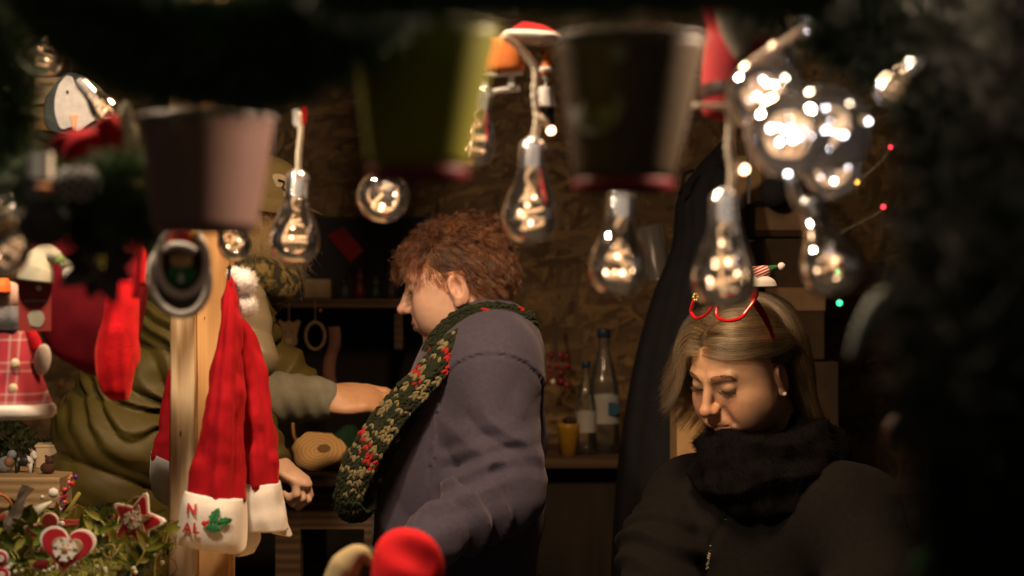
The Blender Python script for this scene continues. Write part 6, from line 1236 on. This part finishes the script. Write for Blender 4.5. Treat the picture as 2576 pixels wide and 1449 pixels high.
# strand hanging down her front, and the loop round the neck
knit(W1, [P(1310, 822, 3.44), P(1228, 832, 3.36), P(1148, 876, 3.31), P(1076, 952, 3.29), P(1000, 1030, 3.28), P(945, 1110, 3.27), P(905, 1180, 3.27), P(882, 1248, 3.28)], [(.3, -1, .5), (-.1, -1, .5), (-.3, -1, .35), (-.4, -1, .2), (-.4, -1, .1), (-.4, -1, .1), (-.4, -1, 0), (-.4, -1, 0)], [.022, .027, .028, .029, .030, .031, .032, .029], 62, 5, 1, 'scarf', patch1)
knit(W1, [P(1335, 865, 3.56), P(1318, 826, 3.45), P(1250, 808, 3.39), P(1178, 818, 3.37), P(1120, 862, 3.39), P(1092, 896, 3.45), P(1096, 892, 3.54)], [(1, .2, .2), (.6, -.8, .2), (.1, -1, .25), (-.2, -1, .2), (-.7, -.7, .1), (-1, 0, .1), (-.8, .6, .1)], [.032, .034, .034, .033, .032, .032, .030], 40, 5, 2, 'scarf', lambda t, q, rr: (0 if rr.random() < .93 else 2) if not (.5 < t < .8 and q < -.3) else patch1(t, q, rr))
knit(W1, [P(882, 1248, 3.28), P(890, 1278, 3.30), P(915, 1270, 3.34), P(925, 1200, 3.35), P(975, 1090, 3.35), P(1060, 980, 3.36)], [(-.6, -.8, -.3), (0, -.6, -1), (.6, -.4, -.6), (.7, -.7, 0), (.6, -.7, 0), (.6, -.7, 0)], [.030, .030, .030, .030, .030, .03], 36, 5, 3, 'scarf', lambda t, q, rr: 0 if rr.random() < .9 else 1)

# ---------------------------------------------------------------- blonde woman looking down
dB = 3.14; sc2 = 1.01; B2 = basis(42, 24, 3); e2 = P(1968, 950, dB); c2 = e2 - B2 @ np.array([-.074, -.006, .004]) * sc2
W2 = make_person('blonde woman looking down with red novelty glasses on her head, in black jacket', c2, B2, sc2, dict(nose=1.02, nosew=1.04, cheek=1.1, jaw=1.08, lid=1.02), (.50, .30, .185), (.42, .17, .13), (.56, .24, .16), h=.0013)
H2 = lambda q: (np.asarray(q) * sc2) @ B2.T + c2
brow(W2, H2, m_dbrow, 230, seed=2, lw=.0002); lashes(W2, H2, m_dbrow, seed=2, L=.008)
g = G(); g.ell(H2([-.034, .0935, .0515]), (.0014,) * 3, seg=10, rings=8); g.build('mole', M('mole', (.04, .02, .015), .6), W2)
g = G(); g.ell(H2([-.077, .001, -.023]), (.0042,) * 3, seg=16, rings=10); g.build('earring', M('pearl', (.75, .62, .42), .15, .8), W2)
def f_j2(p):
    nk = P(1930, 1150, 3.24); sr = P(1742, 1262, 3.36); er = P(1668, 1395, 3.16); wrr = P(1640, 1650, 2.95); sl = P(2125, 1300, 3.10); el = P(2230, 1500, 2.98)
    d = sd_ell(p, P(1935, 1480, 3.24), (.215, .165, .25)); d = smin(d, sd_ell(p, P(1950, 1700, 3.26), (.20, .17, .3)), .08); d = smin(d, sd_cap(p, sr, sl, .085, .088), .07)
    a = sd_cap(p, sr, er, .085, .074); b = sd_cap(p, er, wrr, .072, .052); arm = smin(a, b, .03); t2 = cap_t(p, sr, er)
    n = vnoise(p * 8) * 1.1; u = (p - er) @ unit(np.array([.3, .4, 1.0]))
    arm = arm - .015 * np.exp(-((u - .01) / .10) ** 2) * (ridge(u / .045 + n + 2.5 * (p[:, 0] - er[0])) - .45)
    arm = arm - .008 * (vnoise(p * 14) - .5)
    al = smin(sd_cap(p, sl, el, .09, .078), sd_cap(p, el, P(2000, 1600, 2.9), .074, .055), .03)
    d = d - .016 * (ridge(((p - P(1850, 1300, 3.1)) @ unit(np.array([.95, 0, -.35]))) / .125 + 1.3 * vnoise(p * 5)) - .5) - .010 * (vnoise(p * 11) - .5)
    # zip groove
    zx = P(1845, 1245, 3.1)[0] - .045 * np.clip((P(0, 1245, 3.1)[2] - p[:, 2]) / .13, 0, 2) ** 1.2 + .010 * np.sin((p[:, 2]) * 38); d = d + .005 * np.exp(-((p[:, 0] - zx) / .004) ** 2) * (p[:, 1] < 3.2)
    return smin(smin(d, arm, .018), al, .03)
v, f = sdf_mesh(f_j2, P(1540, 1850, 3.2) - [0, .36, 0], P(2420, 1090, 3.2) + [0, .32, 0], .0055)
m_fl2 = fleece('black fleece', (.0085, .0075, .007), .15, .10, (.12, .10, .09)); sdf_build('jacket', v, f, m_fl2, W2)
trousers(W2, [P(1950, 0, 3.26)[0], 3.26, 0], math.radians(135))
# hand behind the counter edge, holding on
wr2 = P(1640, 1650, 2.95); fn, lo, hi = hand_sdf(wr2, unit(np.array([.4, -.7, -.5])), (.3, .3, -.9), .95, (.4, .45, .5, .5)); v, f = sdf_mesh(fn, lo, hi, .004); sdf_build('hand', v, f, M('warm skin', (.5, .32, .23), .5), W2)
# zip teeth
def ray_front(fn, x, z, y0=2.75, y1=3.4):
    ys = np.arange(y0, y1, .002); F_ = fn(np.stack([np.full_like(ys, x), ys, np.full_like(ys, z)], 1)); i = np.argmax(F_ < 0); return ys[i] if (F_ < 0).any() else y1
g = G(); zz = np.linspace(P(0, 1238, 3.1)[2], P(0, 1470, 3.1)[2], 80)
for i, z in enumerate(zz):
    x = P(1845, 1245, 3.1)[0] - .045 * max(0, (P(0, 1245, 3.1)[2] - z) / .13) ** 1.2 + .010 * math.sin(z * 38); y = ray_front(f_j2, x, z); g.box((x + (.0016 if i % 2 else -.0016), y - .001, z), (.0036, .0026, .0017))
g.build('zip', M('brass zip teeth', (.62, .52, .40), .45, .6, metal=.35), W2, smooth=False)
# fluffy black neck scarf
m_bf = M('black fluff', (.006, .0055, .0055), 1.0, .03)
def f_sc(p):
    c = P(1936, 1150, 3.17); q = p - c; R_ = rotm(y=-4, x=10); q = q @ R_; rad = np.hypot(q[:, 0] / 1.0, q[:, 1] / .95) - .076; d = np.hypot(rad, q[:, 2] * .95) - .056; q2 = q + [0, 0, .032]; d2 = np.hypot(np.hypot(q2[:, 0], q2[:, 1]) - .088, q2[:, 2]) - .040; return smin(d, d2, .03) - .014 * (ridge(p[:, 2] * 16 + 1.6 * vnoise(p * 9)) - .5) - .008 * (vnoise(p * 18) - .5) - .012 * (vnoise(p * 40) - .5)
v, f = sdf_mesh(f_sc, P(1936, 1150, 3.17) - [.22, .22, .22], P(1936, 1150, 3.17) + [.22, .22, .2], .004); scf = sdf_build('neck_scarf', v, f, M('black plush', (.004, .0037, .0037), .95, .05), W2)
i = np.random.default_rng(3).choice(len(v), 9000); b = v[i]; e_ = .002; nrm = unit(np.stack([f_sc(b + [e_, 0, 0]) - f_sc(b - [e_, 0, 0]), f_sc(b + [0, e_, 0]) - f_sc(b - [0, e_, 0]), f_sc(b + [0, 0, e_]) - f_sc(b - [0, 0, e_])], 1)); rg = np.random.default_rng(4); dd = unit(nrm + rg.normal(size=b.shape) * .6); t = np.linspace(0, 1, 4)[None, :, None]
fz = strands('fluff', b[:, None] + dd[:, None] * t * .007 * rg.uniform(.5, 1.2, (9000, 1, 1)), .0003, m_bf, None); fz.parent = scf; fz.location = -np.array(W2.location)
# straight hair with a side parting: strands simulated as they slide over the skull and then fall
m_blo = hairmat('highlighted brown hair', [(0, (.03, .019, .010)), (.35, (.085, .055, .027)), (.6, (.26, .18, .085)), (1, (.78, .60, .31))], .24, .28, True)
def flow_hair(n, seed, part=.012):
    rg = np.random.default_rng(seed); rt, nm = scalp_roots(n, hairline, rg, .0765, .0985, .0855)
    K = 30; gdir = B2.T @ np.array([0, 0, -1.0]); c = np.array([0, -.006, .045]); lift = rg.uniform(.002, .010, n)[:, None]
    side = np.where(rt[:, 0] > part, 1.0, -1.0)[:, None]
    fr = np.clip((rt[:, 1] - .02) / .06, 0, 1)[:, None]
    comb = np.hstack([side * (.85 + .1 * fr), np.where(side < 0, -.75, -.35) * np.ones((n, 1)), -.25 * np.ones((n, 1))])
    lift = np.where(side > 0, lift * 1.8 + .004, lift + .010 * np.clip(-rt[:, 1:2] / .06, 0, 1)); ln = np.where(side[:, 0] < 0, rg.uniform(.22, .28, n) + .05 * np.clip(rt[:, 1] / .08, 0, 1), np.where(rt[:, 1] > .0, rg.uniform(.10, .15, n), rg.uniform(.14, .2, n))); step = (ln / (K - 1))[:, None]
    p = rt + nm * .001; d = unit(comb * .8 + nm * .35); out = [p]
    clump = rg.normal(size=(90, 3)); ci = np.argmin(((rt[:, None, :] - scalp_roots(90, hairline, rg)[0][None]) ** 2).sum(2), 1)
    for k in range(K - 1):
        wob = clump[ci] * .02; near_ = side[:, 0] < 0; fb = np.clip((-p[:, 1] - .008) / .04, 0, 1); fa = np.where(near_, fb, min(1, k / 9))[:, None]
        cmb = np.where(near_[:, None] & (p[:, :1] < -.035), np.array([-.15, -1.0, -.12]), comb); tgt = unit(cmb * (1 - fa) * .9 + gdir * (.25 + .95 * fa) + wob + np.array([1.0, .5, .1]) * (side > 0) * max(0, (k - 12) / 17) * 1.3 + np.array([0, -1.7, .15]) * (near_ * (p[:, 0] < -.03) * np.clip((.092 - p[:, 2]) / .04, 0, 1) * np.clip((p[:, 1] + .030) / .02, 0, 1))[:, None])
        # behind the ear, then straight down; ends turn slightly in
        d = unit(d * .68 + tgt * .32); p = p + d * step
        for (ec, er) in ((c, np.array([.0745, .0965, .0835])), (np.array([0, .02, -.02]), np.array([.064, .066, .075]))):
            rel = p - ec; lf = lift * (1 + .6 * min(1, k / 12)); e = er + lf; q = np.linalg.norm(rel / e, axis=1, keepdims=True); inside = q < 1; p = np.where(inside, ec + rel / q, p)
        # her left ear stays clear: strands that would cross the ear or cheek are kept behind it
        cross = (p[:, 0] < -.045) & (p[:, 1] > -.012) & (p[:, 2] < .042) & (side[:, 0] < 0); p[cross, 1] = -.012 - rg.random(cross.sum()) * .02; 
        out.append(p)
    return np.stack(out, 1), side, rt
pts, side, rt2 = flow_hair(18000, 31)
# the far side flips outwards before the brow
tt = np.linspace(0, 1, pts.shape[1])[None, :, None]; far = (side[:, 0] > 0)
pts, near = clumped(pts, 420, .50, 1.2, np.random.default_rng(8)); st_ = np.random.default_rng(9); fl = st_.random(len(pts)) < .03; tt = np.linspace(0, 1, pts.shape[1])[None, :, None]; pts = pts + st_.normal(size=(len(pts), 1, 3)) * np.where(fl, .010, .0006)[:, None, None] * tt ** 1.5; rg = np.random.default_rng(6); front2 = np.clip((rt2[:, 1] - .0) / .06, 0, 1); strands('hair', H2(pts.reshape(-1, 3)).reshape(pts.shape), .0002, m_blo, W2, shade=.0 + .40 * ((near * .618) % 1) + .62 * front2 * ((near * .377) % 1) + rg.normal(size=len(pts)) * .18)  # random streaks, plus paler front locks with the light there put into the colour
hair_cap(W2, H2, B2, sc2, c2, (.06, .038, .02), lift=.0035)
# novelty glasses pushed up into the hair
ng = thing('novelty_glasses', 'red novelty glasses with a tiny striped santa hat pushed up on blonde hair', 'glasses', P(1850, 780, 3.05)); m_rpl = M('glossy red plastic', (.55, .012, .018), .12, .6, var=.02, coat=.6)
dG = 3.03
def pts3(L): return np.array([P(X, Y, d) for X, Y, d in L])
g = G(); g.tube(pts3([(1802, 775, 3.0), (1806, 798, 2.995), (1830, 807, 2.995), (1862, 800, 3.0), (1880, 780, 3.005), (1898, 752, 3.01), (1880, 742, 3.01), (1840, 744, 3.005), (1810, 752, 3.0), (1802, 775, 3.0)]), .0030, 10, n=50); g.build('lens_frame', m_rpl, ng)
g = G(); g.tube(pts3([(1737, 785, 3.10), (1742, 765, 3.09), (1752, 745, 3.08), (1775, 740, 3.06), (1790, 750, 3.04), (1789, 775, 3.03), (1775, 792, 3.05), (1752, 800, 3.08), (1737, 785, 3.10)]), .0030, 10, n=44); g.build('lens_frame', m_rpl, ng)
g = G(); g.tube(pts3([(1789, 765, 3.03), (1796, 760, 3.01), (1803, 766, 3.0)]), .0032, 10, n=8); g.build('bridge', m_rpl, ng)
p = catmull(pts3([(1893, 752, 3.01), (1912, 780, 3.03), (1932, 815, 3.06), (1946, 850, 3.10)]), 16); g = G(); wv_ = np.interp(np.linspace(0, 1, 16), [0, .3, 1], [.005, .0075, .0045])
for q in (0,): 
    T = unit(np.gradient(p, axis=0)); s_ = unit(np.cross(T, [.2, -1, .3])); nn = np.cross(T, s_); g.add(np.stack([p - s_ * wv_[:, None] - nn * .001, p + s_ * wv_[:, None] - nn * .001, p + s_ * wv_[:, None] + nn * .001, p - s_ * wv_[:, None] + nn * .001], 1).reshape(-1, 3), [(i * 4 + j, i * 4 + (j + 1) % 4, i * 4 + 4 + (j + 1) % 4, i * 4 + 4 + j) for i in range(15) for j in range(4)] + [(0, 1, 2, 3), (63, 62, 61, 60)]); bevel(g.build('temple', m_rpl, ng), .0006)
g = G(); g.ell(P(1897, 735, 3.01), (.008, .006, .0125), rotm(y=-5)); g.build('hinge_ball', m_rpl, ng)
g = G(); g.loft([(*P(1910, 722, 3.01), .030, .018), (*P(1905, 705, 3.01), .028, .018), (*P(1905, 695, 3.01), .018, .012)][::-1], n=10); g.build('hat_brim', m_white, ng)
def stripes():
    m, nt, b, out = nodes('red white striped knit'); wv = nt.nodes.new('ShaderNodeTexWave'); wv.inputs['Scale'].default_value = 70; wv.bands_direction = 'Z'; nt.links.new(texco(nt, rot=(0, .4, 0)), wv.inputs[0]); nt.links.new(ramp(nt, wv.outputs['Fac'], [(.62, (.30, .015, .02)), (.72, (.62, .55, .5))]), b.inputs['Base Color']); b.inputs['Roughness'].default_value = .8; return m
g = G(); g.tube(pts3([(1898, 694, 3.01), (1916, 686, 3.01), (1934, 678, 3.01)]), [.017, .012, .008], 16, n=10); g.build('hat_cone', stripes(), ng)
g = G(); g.tube(pts3([(1932, 679, 3.01), (1948, 673, 3.01), (1962, 671, 3.01)]), [.007, .0045, .002], 10, n=8); g.build('hat_tip', M('green knit', (.02, .10, .03), .9), ng)
g = G(); g.ell(P(1966, 670, 3.01), .0065, seg=14, rings=10); g.build('pompom', m_white, ng)
g = G(); [g.ell(P(1750 + 5 * math.cos(a), 748 + 8 * math.sin(a), 3.05), .0032, seg=8, rings=6) for a in np.linspace(0, 6.28, 7)]; g.build('gold_flower', M('gold trim', (.6, .42, .16), .3, metal=.7), ng)

# ---------------------------------------------------------------- person in the olive jacket behind the post
dM = 3.58; kM = S(dM); cM = P(600, 588, dM); BM = basis(-150, 12)
oh = hand_sdf(P(800, 1005, 3.52), unit(np.array([1, .12, .02])), (.1, .55, -.85), 1.12, (.25, .3, .38, .45), thumb=1); oh2 = hand_sdf(P(672, 1158, 3.30), unit(np.array([.8, -.2, -.45])), (-.45, .1, -.9), .88, (1.0, 1.1, 1.15, 1.2), thumb=1)
MP = make_person('person in olive padded jacket and khaki cap bending behind the pine post', cM, BM, 1.05, {}, (.50, .29, .18), (.4, .2, .15), (.55, .3, .2), hands=[(oh[0], oh[1], oh[2], .0028, (.46, .25, .13)), (oh2[0], oh2[1], oh2[2], .0028, (.60, .40, .29))], h=.0026)
HM = lambda q: (np.asarray(q) * 1.05) @ BM.T + cM
m_olive = M('olive nylon', (.075, .058, .012), .55, .3, var=.10, vs=30, bmp=.12, bs=300)
def f_jm(p):
    hip = P(300, 1330, 3.58); mid = P(345, 1080, 3.58); ch = P(500, 860, 3.58)
    d = sd_ell(p, hip, (.145, .18, .16)); d = smin(d, sd_ell(p, P(300, 1180, 3.58), (.135, .19, .15)), .05); d = smin(d, sd_ell(p, mid, (.135, .19, .17)), .06); d = smin(d, sd_ell(p, ch, (.14, .18, .14)), .08); d = smin(d, sd_cap(p, P(590, 800, 3.47), P(600, 790, 3.68), .075), .05)
    ax = unit(ch - hip); s = (p - hip) @ ax; n = vnoise(p * 6); s2 = s + .030 * (n - .5) - .10 * np.clip(p[:, 0] - hip[0] - .02, -.2, .3)
    puff = np.abs(np.sin(np.pi * s2 / .118)) ** .55; cr = unit(np.cross(ax, [0, -1, 0])); w_ = (p @ cr)
    wr = ridge((p @ unit(np.array([-.5, .15, -.85]))) / .034 + 4.2 * vnoise(p * 4.5 + 2) + 1.3 * vnoise(p * 14))
    amp = np.clip((s - .10) * 7, .12, 1) * (.15 + 1.3 * vnoise(p * 7 + 9)); puff = np.where(s > .2, .7 + (puff - .7) * .75, puff)
    return d - .022 * (puff - .7) - .016 * amp * (wr ** .8 - .5) - .005 * (vnoise(p * 32) - .5)
v, f = sdf_mesh(f_jm, P(80, 1480, 3.58) - [0, .26, 0], P(720, 640, 3.58) + [0, .26, 0], .0045); sdf_build('jacket', v, f, m_olive, MP)
m_creamj = M('cream nylon', (.24, .20, .13), .45, .4, var=.06, bmp=.15, bs=300)
def f_sl(p):      # pale quilted shoulder and upper sleeve of the near arm
    a, b = P(606, 770, 3.36), P(634, 905, 3.33); d = sd_cap(p, a, b, .050, .046); t = cap_t(p, a, b); q = (p - a) @ unit(np.array([.5, 0, .85])); return d - .007 * (ridge(q / .06 + 1.1 * vnoise(p * 9)) ** .8 - .5) - .004 * (vnoise(p * 30) - .5)
v, f = sdf_mesh(f_sl, P(540, 960, 3.34) - [0, .12, 0], P(720, 660, 3.36) + [0, .12, 0], .004); sdf_build('sleeve', v, f, m_creamj, MP)
def f_sl2(p):     # olive forearm with grey cuff reaching right
    a, b, c = P(600, 860, 3.62), P(700, 945, 3.58), P(745, 975, 3.56); d = smin(sd_cap(p, a, b, .068, .058), sd_cap(p, b, c, .058, .046), .02); q = (p - a) @ unit(np.array([.8, 0, -.6])); return d - .012 * (ridge(q / .05 + 1.2 * vnoise(p * 10)) - .5)
v, f = sdf_mesh(f_sl2, P(520, 1080, 3.6) - [0, .14, 0], P(850, 780, 3.6) + [0, .12, 0], .0045); sdf_build('sleeve', v, f, m_olive, MP)
def f_cf(p):
    a, b = P(640, 1000, 3.50), P(800, 1004, 3.52); return sd_cap(p, a, b, .054, .043) - .004 * (ridge(((p - a) @ unit(np.array([1, 0, .3]))) / .03 + vnoise(p * 12)) - .5)
v, f = sdf_mesh(f_cf, P(560, 1090, 3.51) - [0, .09, 0], P(850, 910, 3.51) + [0, .09, 0], .004); sdf_build('cuff', v, f, M('grey beige knit', (.19, .185, .14), .95, .1, var=.2, bmp=.6, bs=260, sheen=.3), MP)
def f_c3(p):
    a, b = P(590, 1000, 3.36), P(672, 1152, 3.31); return sd_cap(p, a, b, .055, .040) - .007 * (ridge(((p - a) @ unit(b - a)) / .04 + vnoise(p * 10)) - .5)
v, f = sdf_mesh(f_c3, P(540, 1240, 3.33) - [0, .1, 0], P(760, 930, 3.36) + [0, .09, 0], .0045); sdf_build('sleeve', v, f, m_olive, MP)
trousers(MP, [P(300, 0, 3.58)[0], 3.58, 0], math.radians(90))
# camouflage scarf, shaggy fair hair, cap
m_camo, nt, bb, out = nodes('camouflage cloth'); nt.links.new(ramp(nt, noise(nt, texco(nt), 45, 2), [(.40, (.03, .028, .012)), (.44, (.02, .02, .012)), (.56, (.16, .12, .035)), (.6, (.22, .17, .06))]), bb.inputs['Base Color']); bb.inputs['Roughness'].default_value = .9
g = G(); a = np.linspace(0, 2 * math.pi, 33); c = P(596, 690, 3.56); g.tube(np.stack([c[0] + .085 * np.cos(a), c[1] + .085 * np.sin(a), c[2] - .015 * np.cos(a * 1) + .006 * np.sin(5 * a)], 1), .040, 14, cap=False); g.build('neck_scarf', m_camo, MP)
m_fair = hairmat('fair shaggy hair', [(0, (.20, .13, .05)), (.5, (.36, .25, .10)), (1, (.55, .42, .20))], .35, .5)
rg = np.random.default_rng(77); n = 5200; d_ = unit(rg.normal(size=(n * 3, 3))); d_ = d_[(d_[:, 2] < .25) & (d_[:, 2] > -.75)][:n]; n = len(d_); rt = cM + [0, 0, .025] + d_ * [.098, .105, .095]; K = 9; t = np.linspace(0, 1, K)[None, :, None]
cu = rg.normal(size=(n, 3)) * .012; pts = rt[:, None] + (d_[:, None] * .30 + np.array([.22, 0, -.9])) * t * rg.uniform(.035, .085, (n, 1, 1)) + np.sin(t * 7 + rg.random((n, 1, 1)) * 6) * cu[:, None] * t
strands('hair', pts, .00034, m_fair, MP)
m_khaki = M('khaki cotton', (.26, .205, .095), .85, .15, var=.1, bmp=.4, bs=400)
ct_ = cM + np.array([.012, 0, .055]); g = G(); R = rotm(y=8); pr = catmull(np.array([(.108, -.005), (.112, .012), (.110, .045), (.095, .078), (.062, .098), (.02, .105), (0, .106)]), 20); g.lathe(pr, 40, ct_, R); cap_ = g.build('cap', m_khaki, MP); cap_.modifiers.new('s', 'SOLIDIFY').thickness = .003
g = G(); g.lathe([(.1125, -.008), (.1140, 0), (.1135, .016), (.112, .018)], 40, ct_, R); g.build('cap_band', m_khaki, cap_)
g = G(); o = smooth_poly(np.array([(-.020, .018), (.004, .020), (.022, .004), (.016, -.022), (-.006, -.012)])[::-1], 28); g.prism(o, .003, bev=.0006); Rp = rotm(z=42); g.v = [q @ Rp.T + ct_ + np.array([.080, -.079, .034]) for q in g.v]; pc = g.build('cap_patch', M('cream patch', (.62, .54, .36), .7), cap_, smooth=False)
g = G(); g.tube(np.array([(-.008, -.003, .010), (.006, -.0035, .006), (.002, -.0035, -.004), (.010, -.003, -.010)]) @ Rp.T + ct_ + np.array([.080, -.079, .034]), .0022, 6, n=12); g.build('patch_mark', m_black, cap_)
brm = basis(-150, 0) ; 
g = G(); a = np.linspace(-1.05, 1.05, 17); inn = np.stack([.110 * np.sin(a), .110 * np.cos(a)], 1); outr = np.stack([.112 * np.sin(a) * 1.02, .110 * np.cos(a) + .048 * np.cos(a * 1.35) ** 1], 1)
v = np.vstack([np.hstack([inn, np.full((17, 1), .002)]), np.hstack([outr, (-.018 * np.cos(a * 1.35))[:, None]])]); g.add(v @ np.stack([brm[:, 0], brm[:, 1], np.array([0, 0, 1])], 0) + ct_, [(i, i + 1, 18 + i, 17 + i) for i in range(16)]); b_ = g.build('cap_brim', m_khaki, cap_); b_.modifiers.new('s', 'SOLIDIFY').thickness = .003
